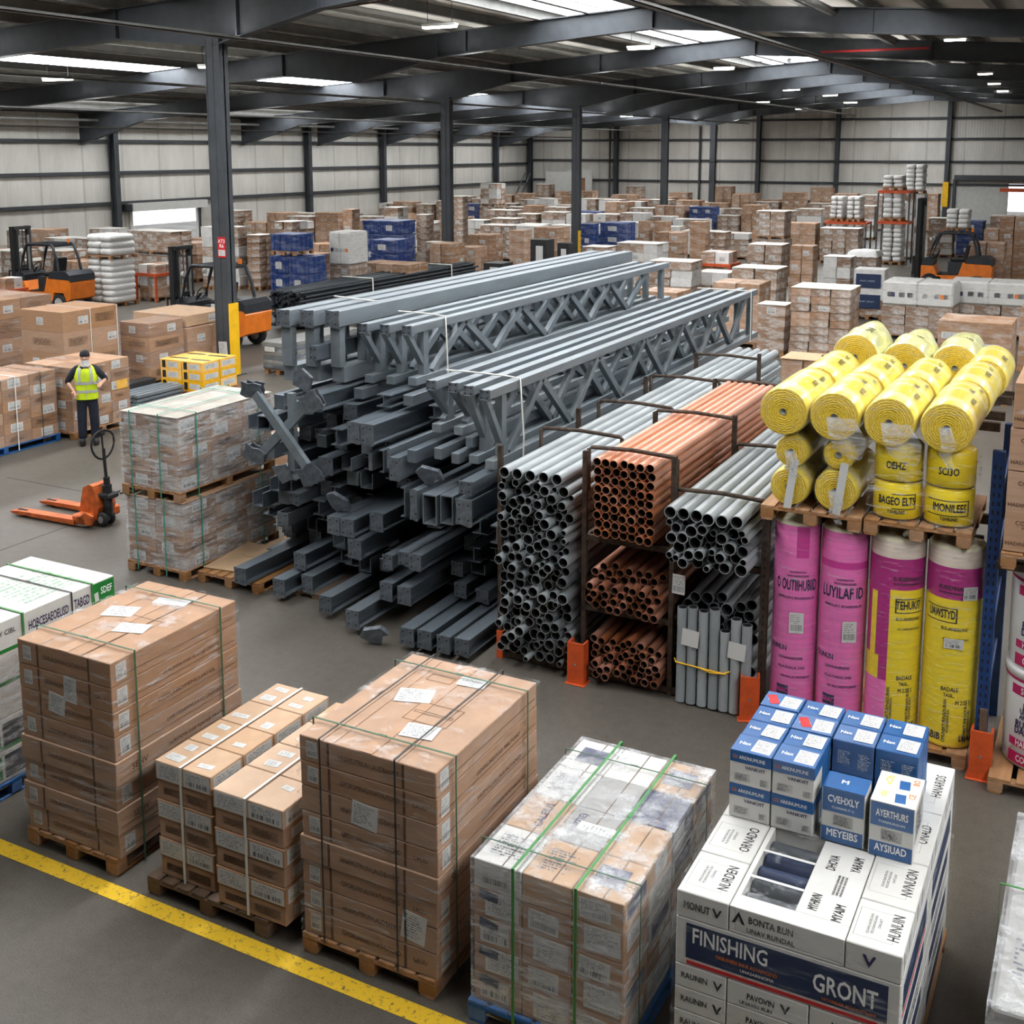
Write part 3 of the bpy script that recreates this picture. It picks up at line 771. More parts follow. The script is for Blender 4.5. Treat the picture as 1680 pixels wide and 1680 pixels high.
tall_stack(-4.54, -3.49, 5.67, 7.06, 1.56, 'tall brown stack at centre behind the yellow line', [(2, -.02, .5, .2, .17, -.1), (6, .33, .75, .18, .2, -.12)],
           ['HNAMUTRIUN LAUDBANNT', 'GIPORUMINALNVATHUTOND'], ['(CIMPOPMENLAUVUNTARUALPD)', 'GENRILINLUVAR MALTOND', 'HUMALIAURIUNTAND'],
           [(-.13, .08, .26, .2, .3), (.16, -.22, .24, .18, .15), (.12, .34, .22, .14, .1)], {4: .012}, straps=(5.86, 6.86), fstraps=(-4.36, -3.78))

# ---- open pallet of small cartons in two piles
pw = 'dark pallet between the two tall brown stacks'
pallet('dark weathered wooden pallet between the two tall brown stacks', -5.93, -4.82, 5.62, 7.15, 0, 'wood_dark', boards=8)
def small_pile(x0, x1, ytop, z1, rows, side):
    h = (z1-.14)/6; dy = (ytop[1]-ytop[0])/rows
    for r in range(rows):
        for k in range(6):
            zt = z1-k*h; inset = .008 if k % 2 else 0
            rowname = ['front', 'second', 'third', 'back'][r]
            c = carton('small brown carton, %s pile, %s row, %s, on dark pallet' % (side, rowname, ORD[k] if k < 5 else 'bottom'), x0+inset, x1-inset, ytop[0]+r*dy+.004+inset, ytop[0]+(r+1)*dy-.004, zt-h+.001, zt-.001,
                       'card_pale' if k == 0 else 'card', 'small cartons in the %s pile' % side)
            w, d = x1-x0-2*inset, dy-.008-inset
            if r == 0 or k < 2:
                if k % 2 == 0:
                    if r == 0:
                        decal(c, 'front', (-w*.245, -d/2, h*.5), w*.46, h*.8, 'label_text', 0, 'white_end_label'); decal(c, 'front', (w*.245, -d/2, h*.48), w*.46, h*.78, 'label', 0, 'barcode_label')
                    decal(c, 'right', (w/2, 0, h*.5), d*.85, h*.75, 'label', 0, 'barcode_label')
                else:
                    if r == 0:
                        decal(c, 'front', (-w*.22, -d/2, h*.5), w*.36, h*.4, 'print_brown', 0, 'end_print'); decal(c, 'front', (w*.22, -d/2, h*.45), w*.4, h*.5, 'print_brown', 0, 'end_print')
                    decal(c, 'right', (w/2, 0, h*.5), d*.5, h*.5, 'label_text', 0, 'white_end_label')
            if k == 0:
                ob('tape_seam', boxmesh(.008, d, .0014, 'card_seam', 0), c, (0, 0, h-.002))
                for px, py in ((-.26, .22), (-.27, -.2), (.25, .18), (.26, -.24)):
                    if R.random() < .8: decal(c, 'top', (w*(px+R.uniform(-.03, .03)), d*(py+R.uniform(-.04, .04)), h-.0015), R.uniform(.08, .15), R.uniform(.05, .09), 'label_text', R.uniform(-.1, .1), 'torn_sticker')
    strap('white strap along the top of the %s pile on the dark pallet' % side, x0, x1, ytop[0], ytop[1], .14, z1, 'y', x0+(x1-x0)*.47, 'white_strap', .02, gap=.004)
small_pile(-5.86, -5.34, (5.68, 7.06), 1.03, 4, 'left')
small_pile(-5.27, -4.66, (5.62, 7.06), 1.0, 4, 'right')

# ---- white and green cartons at the left edge, blue pallet
wg = 'blue pallet at the left edge'
pallet('blue wooden pallet under the white and green boxes at the left edge', -9.0, -7.88, 4.9, 7.3, 0, 'wood_blue')
for k in range(5):
    z1 = 1.52-k*.275; z0 = z1-.273
    for j, (a, b) in enumerate(((4.92, 5.59), (5.60, 6.27), (6.28, 7.28))):
        pos = ['nearest the camera', 'in the middle', 'at the far end'][j]
        green = (j == 2 and k < 2) or (k == 3 and j == 1)
        c = carton('white green-trimmed carton, %s, %s, on the blue pallet' % (ORD[k] if k < 4 else 'bottom', pos), -8.98, -7.9, a, b, z0, z1, 'carton_white', 'white and green cartons')
        d = b-a
        if k < 2 or k == 3:
            decal(c, 'right', (.54, 0, .02), d, .03, 'carton_green', 0, 'green_band')
        if k == 0:
            if j == 1: text(c, 'right', (.5415, .1, .17), 'TREIVZY CIBL', .06, 'ink', fit=.34)
            if j == 2: text(c, 'right', (.5415, -.235, .14), 'HOBCESAEOELISD', .11, 'ink_navy', bold=.03, fit=.42); text(c, 'right', (.5415, .125, .15), 'TABGD', .12, 'ink_navy', bold=.03, fit=.17)
            decal(c, 'top', (.1, 0, .273), d*.8, .75, 'print_pale', PI/2, 'printed_panel')
        if j == 2 and k < 2:
            gp = decal(c, 'right', (.54, .375, .1365), .245, .25, 'carton_green', 0, 'green_panel', .002); gp['label'] = 'green panel with white lettering'
            text(gp, 'top', (.03, .04, .003), 'SDEF' if k == 0 else 'TOLA', .09, 'ink_white', bold=.03, fit=.13); text(gp, 'top', (.03, -.06, .003), 'GOBZHNA', .04, 'ink_white', fit=.14)
            decal(gp, 'top', (-.085, 0, .002), .045, .08, 'pale_print', .1, 'shield_mark')
        if k >= 3:
            decal(c, 'right', (.54, -.1, .13), .3, .2, 'carton_green', 0, 'green_panel'); decal(c, 'right', (.54, .2, .13), .24, .2, 'black_plastic', 0, 'dark_panel')
for k, p in enumerate((6.275, 7.02)): strap('green strap across the white and green boxes, %s one' % ['nearer', 'farther'][k], -8.98, -7.9, 4.92, 7.28, .1, 1.52, 'x', p, 'green_strap_bright', .02, gap=.008)
strap('dark strap over the white and green boxes between the printed words', -8.98, -7.9, 4.92, 7.28, .1, 1.52, 'x', 6.79, 'black_strap', .014, gap=.008)
tag(film_shell('stretch_wrap', -8.98, -7.9, 4.92, 7.28, .1, 1.20, 'film_heavy', .012, .006, False), 'milky stretch wrap round the lower white and green boxes', 'plastic wrap')

# ---- wrapped load of mixed cartons on a blue pallet, front centre
pallet('blue wooden pallet under the film wrapped mixed cartons in front', -3.25, -2.2, 5.62, 7.32, 0, 'wood_blue')
X0, X1, Y0, Y1, ZT = -3.22, -2.23, 5.65, 7.28, 1.09
nx, ny, nz = 3, 4, 5
for i in range(nx):
    for j in range(ny):
        for k in range(nz):
            if 0 < i < nx-1 and 0 < j < ny-1 and 0 < k: continue
            h = (ZT-.14)/nz; w = (X1-X0)/nx; d = (Y1-Y0)/ny
            z1 = ZT-k*h
            mat = 'card'
            if k == 0: mat = {(0, 0): 'carton_white', (0, 1): 'card_pale', (0, 2): 'carton_white', (0, 3): 'carton_white', (1, 0): 'card_pale', (1, 1): 'carton_grey', (1, 2): 'carton_grey', (1, 3): 'carton_white',
                              (2, 0): 'card_pale', (2, 1): 'card_pale', (2, 2): 'navy_film', (2, 3): 'card_pale'}[(i, j)]
            elif i == 2 and j: mat = ('carton_grey', 'card_dark', 'carton_white')[(j+k) % 3]
            col = {'carton_white': 'white', 'card_pale': 'pale brown', 'carton_grey': 'grey', 'navy_film': 'dark blue', 'card': 'brown', 'card_dark': 'dark brown'}[mat]
            lab = '%s carton, %s, %s column, %s row, front wrapped load' % (col, ORD[k] if k < 4 else 'bottom', ['left', 'middle', 'right'][i], ['front', 'second', 'third', 'back'][j])
            c = carton(lab, X0+i*w+.003, X0+(i+1)*w-.003, Y0+j*d+.003, Y0+(j+1)*d-.003, z1-h+.001, z1-.001, mat, 'cartons in the front wrapped load')
            w -= .006; d -= .006
            if j == 0:
                if (i+k) % 2 == 0: decal(c, 'front', (-.02, -d/2, h*.5), .2, .13, 'label', R.uniform(-.08, .05))
                elif k: decal(c, 'front', (.03, -d/2, h*.55), .23, .16, 'label_text', R.uniform(-.03, .03), 'paper_panel')
                if k and i == 0: decal(c, 'front', (-.06, -d/2-.001, h*.8), .13, .06, 'navy', -.1, 'blue_print')
            if i == 2: decal(c, 'right', (w/2, R.uniform(-.1, .1), h*.5), .2, .12, 'label_text', 0, 'white_panel'); 
            if i == 2 and (j+k) % 3 == 0: decal(c, 'right', (w/2+.001, 0, h*.5), .3, .1, 'navy_film', 0, 'blue_panel')
            if k == 0:
                if (i, j) in ((2, 0), (0, 3), (2, 3)): decal(c, 'top', (0, 0, h-.002), w*.6, d*.5, 'navy_film', 0, 'blue_print')
                if (i, j) == (0, 1): text(c, 'top', (.02, 0, h), 'CALEIUS', .075, 'ink_navy', PI/2+.1, .03); 
                if (i, j) == (1, 1): text(c, 'top', (-.08, .05, h), '(PTIE)', .07, 'ink_navy', PI/2, .03); decal(c, 'top', (.08, 0, h-.001), .1, .3, 'label_text', PI/2, 'paper_panel')
                if (i, j) in ((0, 0), (1, 0), (0, 2)): decal(c, 'top', (.0, 0, h-.001), w*.8, d*.7, 'print_white', 0, 'printed_panel')
                ob('tape_seam', boxmesh(.008, d, .0012, 'card_seam', 0), c, (w*.1, 0, h-.002))
tag(film_shell('stretch_wrap', X0, X1, Y0, Y1, .06, ZT, 'film_heavy', .014, .010, n=24), 'heavy creased stretch wrap over the front mixed load', 'plastic wrap')
for k, p in enumerate((-2.93, -2.52)): strap('bright green strap running front to back over the wrapped load, %s' % ['left one', 'right one'][k], X0, X1, Y0, Y1, .02, ZT, 'y', p, 'green_strap_bright', .018, gap=.034)
for k, p in enumerate((5.83, 7.05)): strap('thin dark strap down the right side of the wrapped load, %s' % ['near one', 'far one'][k], X0, X1, Y0, Y1, .05, ZT-.002, 'x', p, 'green_strap', .010, gap=.030)

# ---- white building-product cartons with the FINISHING GRONT carton
pallet('pallet under the white cartons with the navy printed panel', -1.93, -.7, 5.66, 7.7, 0, 'wood')
WX0, WX1, WY0, WY1 = -1.92, -.71, 5.64, 7.70
def vee(parent, face, p, s, mat='ink_navy', spin=0.):
    mb = MB(); mb.prism([(-.5*s, .5*s), (-.28*s, .5*s), (0, -.1*s), (.28*s, .5*s), (.5*s, .5*s), (0, -.5*s)], 0, .0012, 'z')
    o = ob('vee_mark', mb.mesh('vee_mark', mat), parent); o.matrix_basis = decal_m(face, p, spin); return o
tl = 'on the white carton load'
def wc(label, x0, x1, y0, y1, z0, z1, mat='carton_white'): return carton(label, x0+.003, x1-.003, y0+.003, y1-.003, z0+.001, z1-.001, mat, 'white cartons beside the wrapped load')
# top layer
zt, zb = 1.30, 1.14
def top_print(c, w, d, h, words, spin):
    text(c, 'top', (w*.28, d*.05, h), words[0], .085, 'ink', spin, .03, sx=.7); text(c, 'top', (-w*.02, d*.05, h), words[1], .022, 'ink', spin); text(c, 'top', (-w*.12, d*.0, h), words[2], .022, 'ink', spin); text(c, 'top', (-w*.2, 0, h), words[3], .022, 'ink', spin)
    fr = MB(); a, b = d*.62, .1; L = .002
    fr.box(-b, b, -a/2, -a/2+L, 0, .001).box(-b, b, a/2-L, a/2, 0, .001).box(-b, -b+L, -a/2, a/2, 0, .001).box(b-L, b, -a/2, a/2, 0, .001); ob('printed_frame', fr.mesh('printed_frame', 'ink'), c, (-w*.08, 0, h-.001))
for j, (a, b) in enumerate(((5.64, 6.05), (6.05, 6.47), (6.47, 7.08), (7.08, 7.70))):
    nm = ['front', 'second', 'third', 'back'][j]
    c = wc('white carton, top layer, left column, %s of its row, on the white load' % nm, -1.92, -1.62, a, b, zb, zt)
    top_print(c, .29, b-a, .158, [('NURDEN', 'ODNIAL', 'VUAINADINOUN', 'HNUDANINLAD'), ('ORNADO', 'ODMLAT', 'VLAONADIOUN', 'HUNADINOAL'), ('MONUT', 'A', 'B', 'C'), ('MONUT', 'A', 'B', 'C')][j], PI/2)
    if j == 0: text(c, 'front', (-.03, -(b-a)/2-.001, .08), 'MONUT', .062, 'ink', bold=.035, fit=.15); vee(c, 'front', (.085, -(b-a)/2-.001, .08), .055, 'ink')
for j, (a, b) in enumerate(((5.64, 6.04), (6.04, 6.50), (6.50, 7.08), (7.08, 7.70))):
    nm = ['front', 'second', 'third', 'back'][j]
    c = wc('white carton, top layer, right column, %s of its row, on the white load' % nm, -1.0, -.71, a, b, zb, zt)
    top_print(c, .28, b-a, .158, [('HUNUIN', 'ONUAIT', 'VDUNANADIAN', 'OUHNUADRONH'), ('NVNUON', 'OHTUAV', 'NOURONADAN', 'OUHUNADRON'), ('ONALD', 'HUA', 'B', 'C'), ('HANARIDS', 'ANIUN', 'B', 'C')][j], PI/2)
    if j == 0: vee(c, 'front', (-.02, -(b-a)/2-.001, .08), .07, 'ink_navy')
    for q in range(2): decal(c, 'right', (.1435, -.08+q*.16, .09), .1, .1, 'label_text', 0, 'side_print')
# centre carton with the clear window
c = wc('white carton with a clear window showing grey tubes, front centre of the top layer', -1.62, -1.0, 5.64, 6.49, zb, 1.16)
w, d = .614, .844
bx('left_rim', c, -w/2, -w/2+.03, -d/2, d/2, .018, .156, 'carton_white'); bx('front_rim', c, -w/2+.03, w/2, -d/2, -d/2+.12, .018, .156, 'carton_white')
bx('printed_flap', c, .02, w/2, -d/2+.12, d/2, .018, .156, 'carton_white')
for k in range(5):
    yy = -d/2+.2+k*.135
    ob('grey_tube', MB().cyl((-w/2+.04, yy, .07), (.015, yy, .07), .05, 14).mesh('tube', 'navy' if k in (2, 3) else 'frame_dark'), c)
win = ob('window_film', MB().box(-w/2+.03, .02, -d/2+.12, d/2, .1535, .155).mesh('window_film', 'film'), c); win['label'] = 'clear plastic window'
for k in range(2): bx('window_strip', c, -w/2+.03, .02, -d/2+.3+k*.27, -d/2+.322+k*.27, .1555, .1575, 'pale_print', 0)
text(c, 'front', (-.08, -d/2-.001, .1), 'BONTA RUN', .055, 'ink', bold=.03, fit=.24); text(c, 'front', (-.08, -d/2-.001, .04), 'UNAV RUNDAL', .04, 'ink', bold=.02, fit=.26); vee(c, 'front', (-.255, -d/2-.001, .1), .07, 'ink', PI)
for (px, py, s, sz) in ((.10, -.18, 'MYHRVN', .075), (.235, -.22, 'MYAIM', .075), (.11, .22, 'DHOVA', .075), (.24, .26, 'YARAIM', .075)): text(c, 'top', (px, py, .1575), s, sz, 'ink', PI/2, .03, fit=.15)
for q in range(3): text(c, 'top', (.17+.02*q, .02, .1575), 'UNDAIHUN ADNUAR', .02, 'ink', PI/2)
for j, (a, b) in enumerate(((6.50, 7.08), (7.08, 7.70))): wc('white carton, top layer, centre column, %s the blue boxes' % ['under the front of', 'under the back of'][j], -1.62, -1.0, a, b, zb, zt)
bx_ = wc('grey panel of exposed tubes beside the small blue boxes', -1.615, -1.37, 6.492, 6.499, 1.2, 1.22, 'carton_grey') if 0 else None
# FINISHING GRONT layer
c = wc('long white carton with navy panel reading FINISHING GRONT', WX0, WX1, WY0, 6.65, .855, zb)
d = 1.004; w = 1.204; h = .283
pn = decal(c, 'front', (0, -d/2, .153), w*.9, .21, 'navy', 0, 'navy_panel', .002)
text(pn, 'top', (-.295, .035, .003), 'FINISHING', .13, 'ink_white', bold=.03, fit=.42); text(pn, 'top', (.325, -.005, .003), 'GRONT', .145, 'ink_white', bold=.035, fit=.335)
text(pn, 'top', (-.2, -.045, .003), 'MABUINERS SNUE AOVAINGEND', .032, 'ink_orange', fit=.34); text(pn, 'top', (-.14, -.08, .003), 'UNASARINOMA', .026, 'ink_white'); text(pn, 'top', (.35, -.085, .003), 'NOVARNIA ADANUSTRANE', .028, 'ink_orange', fit=.28)
decal(c, 'front', (-.02, -d/2, .022), w*.86, .022, 'ink_red', 0, 'red_stripe', .002)
decal(c, 'right', (w/2, 0, .14), .8, .15, 'navy', 0, 'navy_panel'); decal(c, 'right', (w/2, 0, .03), .8, .02, 'ink_red', 0, 'red_stripe')
c = wc('long white carton behind the FINISHING GRONT carton', WX0, WX1, 6.65, WY1, .855, zb)
decal(c, 'right', (w/2, 0, .14), .8, .15, 'navy', 0, 'navy_panel')
for k in range(5):
    z1 = .855-k*.143; nm = ['first', 'second', 'third', 'fourth', 'fifth'][k]
    for i, (a, b) in enumerate(((-1.92, -1.62), (-1.62, -1.17), (-1.17, -.71))):
        for j, (ya, yb) in enumerate(((WY0, 6.65), (6.65, WY1))):
            c = wc('small white carton, %s layer below the navy panel, %s, %s' % (nm, ['left', 'centre', 'right'][i], ['front', 'back'][j]), a, b, ya, yb, z1-.143, z1)
            if j == 0:
                text(c, 'front', (-.035, -.5035, .075), ['RAUNIN', 'PAVOVIN', 'MONUT'][i], .05, 'ink', bold=.03, fit=.15); vee(c, 'front', (.1, -.5035, .07), .055, 'ink')
                if i: text(c, 'front', (-.06, -.5035, .03), 'UNAVIN RUN', .03, 'ink')
            if i == 2: decal(c, 'right', ((b-a)/2-.003, 0, .07), .7, .1, 'print_white' if k % 2 else 'navy', 0, 'side_print')
tag(film_shell('stretch_wrap', WX0, WX1, WY0, WY1, .06, 1.29, 'film', .014, .008, False), 'clear stretch wrap round the sides of the white carton load', 'plastic wrap')
# ---- small blue boxes on top of the white cartons
BW, BD, BH = .255, .215, .218
def blue_box(label, x, y, z, w=BW, d=BD, h=BH, style='front'):
    if style == 'dark':
        c = carton(label, x, x+w-.004, y, y+d-.004, z+.001, z+h-.001, 'carton_blue', 'small blue boxes on the white cartons')
        decal(c, 'front', (-.05, -(d-.004)/2, h*.5), .1, h*.5, 'print_blue', 0, 'printed_panel'); decal(c, 'front', (.07, -(d-.004)/2, h*.45), .09, h*.6, 'print_blue', 0, 'printed_panel')
    else:
        c = carton(label, x, x+w-.004, y, y+d-.004, z+.001, z+h-.001, 'carton_white', 'small blue boxes on the white cartons')
        bd = decal(c, 'front', (0, -(d-.004)/2, h*.83), w-.004, h*.32, 'carton_blue', 0, 'blue_band', .002)
        decal(c, 'right', ((w-.004)/2, 0, h*.83), d-.004, h*.32, 'carton_blue', 0, 'blue_band', .002)
        text(bd, 'top', (.01, 0, .003), 'ARKINUMUNE', .032, 'ink_white', bold=.02, fit=.16); text(bd, 'top', (-.095, .0, .003), 'CU', .032, 'ink_orange', bold=.03, fit=.03)
        text(c, 'front', (.03, -(d-.004)/2-.001, h*.55), 'VANKVIT', .03, 'ink_navy', bold=.04)
        decal(c, 'front', (-.05, -(d-.004)/2, h*.24), .1, h*.25, 'print_white', 0, 'printed_panel'); decal(c, 'front', (.085, -(d-.004)/2, h*.2), .05, h*.2, 'print_white', 0, 'printed_panel')
        ob('blue_lid', boxmesh(w-.004, d-.004, .004, 'carton_blue', .001), c, (0, 0, h-.002))
    zt = h+.002
    text(c, 'top', (-w*.25, 0, zt), 'Nax', .05, 'ink_white', .06, .04, fit=.07); decal(c, 'top', (w*.2, 0, zt-.001), w*.46, d*.72, 'label_text', R.uniform(-.05, .05), 'white_label')
    if style == 'red': decal(c, 'top', (-w*.25, 0, zt), .06, d*.6, 'ink_red', .4, 'red_print')
    return c
ws = ['front', 'second', 'third', 'back']
for j in range(4):
    for i in range(2):
        for k in range(2):
            blue_box('small blue box, left block, %s row, %s, %s' % (ws[j], ['left', 'right'][i], ['lower', 'upper'][k]), -1.88+i*.26, 6.475+j*.218, 1.30+k*BH, style='front' if j == 0 else 'dark' if (i+j) % 3 else 'red')
for j in range(2):
    for i in range(2):
        for k in range(2):
            blue_box('small blue box, right block, %s row, %s, %s' % (['front', 'back'][j], ['left', 'right'][i], ['lower', 'upper'][k]), -1.358+i*.26, 6.9+j*.218, 1.30+k*BH, style='dark')
def tall_blue(label, x, y, d, words, topmat):
    w, h = .25, .335
    c = carton(label, x, x+w, y, y+d, 1.301, 1.301+h, 'carton_white', 'upright blue and white boxes')
    for z, hh, s, f in ((h*.78, h*.42, words[0], .062), (h*.14, h*.27, words[1], .064)):
        p = decal(c, 'front', (0, -d/2, z), w-.012, hh, 'carton_blue', 0, 'blue_panel', .002); text(p, 'top', (0, .01, .003), s, f, 'ink_white', bold=.05, fit=.18)
    text(c, 'front', (0, -d/2-.003, h*.66), words[2], .02, 'ink_white'); decal(c, 'front', (0, -d/2, h*.42), .12, h*.22, 'print_white', 0, 'printed_panel')
    ob('lid', boxmesh(w, d, .004, topmat, .001), c, (0, 0, h)); decal(c, 'right', (w/2, 0, h*.6), d*.8, h*.6, 'print_white', 0, 'side_print')
    return c, w, d, h
c, w, d, h = tall_blue('upright blue and white box on the white cartons, reading CVEHXLY', -1.325, 6.49, .19, ('CVEHXLY', 'MEYEIBS', 'CUANIHE IT U'), 'carton_blue')
text(c, 'top', (-.01, 0, h+.004), 'M', .06, 'ink_white', 0, .05)
c, w, d, h = tall_blue('upright box with yellow printed lid on the white cartons, rightmost', -1.045, 6.47, .36, ('AYERTHURS', 'AYSIUAD', 'TYANNUAGLAN'), 'paper')
for (px, py, s, sz, m) in ((-.06, .09, 'eOb', .06, 'ink_yellow'), (-.07, -.08, 'abj', .06, 'ink_yellow'), (.09, .12, 'BO', .05, 'ink_orange'), (.09, -.05, 'CE', .05, 'ink_orange')): text(c, 'top', (px, py, h+.004), s, sz, m, PI/2, .05)
for py in (.06, -.1): decal(c, 'top', (.03, py, h+.003), .06, .1, 'carton_blue', .1, 'blue_print')

# ---- film wrapped pale load at the right edge
pallet('wooden pallet under the pale wrapped slabs at the right edge', -.30, .85, 5.6, 7.5, 0, 'wood')
for k in range(6):
    z1 = 1.2-k*.177
    c = carton('pale grey slab pack at the right edge, %s under film' % (ORD[k] if k < 5 else 'bottom'), -.29, .84, 5.62, 7.48, z1-.176, z1, 'carton_grey' if k % 2 == 0 else 'carton_white', 'pale slab packs at the right edge', 'pack', 'slab_pack', b=.02)
    text(c, 'front', (-.3, -.932, .09), 'LIENVET', .08, 'ink', bold=.03)
    if k == 0: decal(c, 'top', (-.2, -.5, .1755), .7, .45, 'print_white', 0, 'printed_panel')
tag(film_shell('stretch_wrap', -.29, .84, 5.62, 7.48, .06, 1.2, 'film_heavy', .02, .02, n=24), 'loose stretch wrap over the pale slabs at the right edge', 'plastic wrap')
strap('pale green strap across the pale slabs at the right edge', -.29, .84, 5.62, 7.48, .1, 1.2, 'x', 6.62, 'green_strap_bright', .014, gap=.045)
c = carton('small white bagged pack behind the pale slabs at the right edge', -.22, .7, 7.62, 8.3, .0, 1.05, 'carton_grey', None, 'pack', 'bagged_pack', b=.04)
decal(c, 'front', (-.2, -.34, .7), .4, .3, 'label_text', 0, 'printed_panel'); ob('film_bag', MB().box(-.47, .47, -.35, .35, 0, 1.06, 0, .06).mesh('film_bag', 'film_heavy'), c)

# ================================================================ INSULATION BAY
ix = 'insulation bay'
def guard(x, y, label, rz=0.):
    t = thing('corner_guard', label, 'guard', (x, y, 0), rz)
    ob('shield', MB().prism([(-.09, -.06), (.09, -.06), (.09, .07), (.07, .07), (.07, -.04), (-.07, -.04), (-.07, .07), (-.09, .07)], .01, .44, 'z').mesh('shield', 'guard_orange'), t)
    ob('base_plate', boxmesh(.22, .18, .012, 'guard_orange'), t, (0, 0, 0))
    ob('bolt', MB().cyl((0, -.06, .22), (0, -.075, .22), .012, 8).mesh('bolt', 'chrome'), t)
guard(-4.56, 10.16, 'orange post guard at the foot of the rack between grey and copper pipes')
guard(-2.80, 10.22, 'orange post guard between the upright pipes and the pink rolls', .3)
guard(-.74, 10.12, 'orange post guard at the foot of the blue upright')
ob('splinter', MB().box(-.03, .03, -.012, .012, .2, .62).mesh('splinter', 'wood_dark'), None, (-.74, 10.13, 0)); tag(bpy.data.objects['splinter'], 'broken dark board standing inside the right orange guard', 'board')
# blue upright frame, and dark left upright, with load beams
t = thing('rack_upright', 'blue perforated rack upright right of the insulation rolls', 'rack', (-.765, 10.3, 0))
mb = MB().box(-.05, .05, -.04, .04, 0, 2.85)
ob('post', mb.mesh('post', 'rack_blue'), t); ob('post', bpy.data.objects['post'].data, t, (0, 1.1, 0))
hm = boxmesh(.014, .003, .035, 'steel_hole', 0)
for k in range(34):
    for s in (-.022, .022): ob('slot', hm, t, (s, -.041, .12+k*.078))
for k in range(4): ob('lattice', MB().tube([(0, 0, .3+k*.6), (0, 1.1, .8+k*.6)], .015, 6).mesh('lattice', 'rack_blue'), t)
dup(t, (.62, 10.3, 0), None, 'blue perforated rack upright right of the white tubs')
t2 = thing('rack_upright', 'dark rusty rack upright left of the pink rolls', 'rack', (-2.73, 10.36, 0))
ob('post', MB().box(-.035, .035, -.03, .03, 0, 2.05).mesh('post', 'rack_rust'), t2)
hm = boxmesh(.016, .003, .03, 'steel_hole', 0)
for k in range(24): ob('slot', hm, t2, (0, -.031, .1+k*.08))
for i, y in enumerate((10.62, 11.3)):
    tag(ob('shelf_beam', MB().box(-2.7, -.87, y-.03, y+.03, 1.90, 1.99).mesh('shelf_beam', 'rack_rust')), 'dark shelf beam under the pallets of yellow rolls, %s one' % ['front', 'rear'][i], 'beam')
pallet('left wooden pallet under the lying yellow rolls', -2.74, -1.84, 10.16, 11.4, 2.0, 'wood', boards=6)
pallet('right wooden pallet under the standing yellow rolls', -1.82, -.93, 10.16, 11.4, 2.0, 'wood', boards=6)
pallet('low wooden pallet under the four tall rolls', -2.68, -.86, 10.16, 11.3, 0, 'wood', boards=9)
# four tall standing rolls
def tall_roll(label, x, y, r, h, kind):
    t = thing('insulation_roll', label, 'insulation roll', (x, y, .14))
    body = {'pink': 'pink', 'yellow': 'roll_yellow'}[kind]
    prof = [(.0, 0), (r-.02, 0), (r-.004, .015), (r, .04)]
    mats = [0, 0, 0]
    if kind == 'pink': prof += [(r, h*.82), (r, h-.03)]; mats += [0, 1]
    else: prof += [(r, h*.745), (r, h*.90), (r, h-.03)]; mats += [0, 1, 2]
    prof += [(r-.02, h-.005), (r*.6, h+.004), (.03, h-.006), (0, h-.006)]; mats += [3, 3, 3, 3]
    ob('body', MB().lathe(prof, 40, 0, 'z', True, mats).mesh('body', [body, 'pink' if kind == 'pink' else 'magenta', 'roll_pale', 'wool_white']), t)
    ob('wrap', MB().lathe([(r+.006, .02), (r+.007, h*.5), (r+.006, h-.02)], 40).mesh('wrap', 'film_light', False), t)['label'] = 'clear film round the roll'
    return t, r, h
rl = []
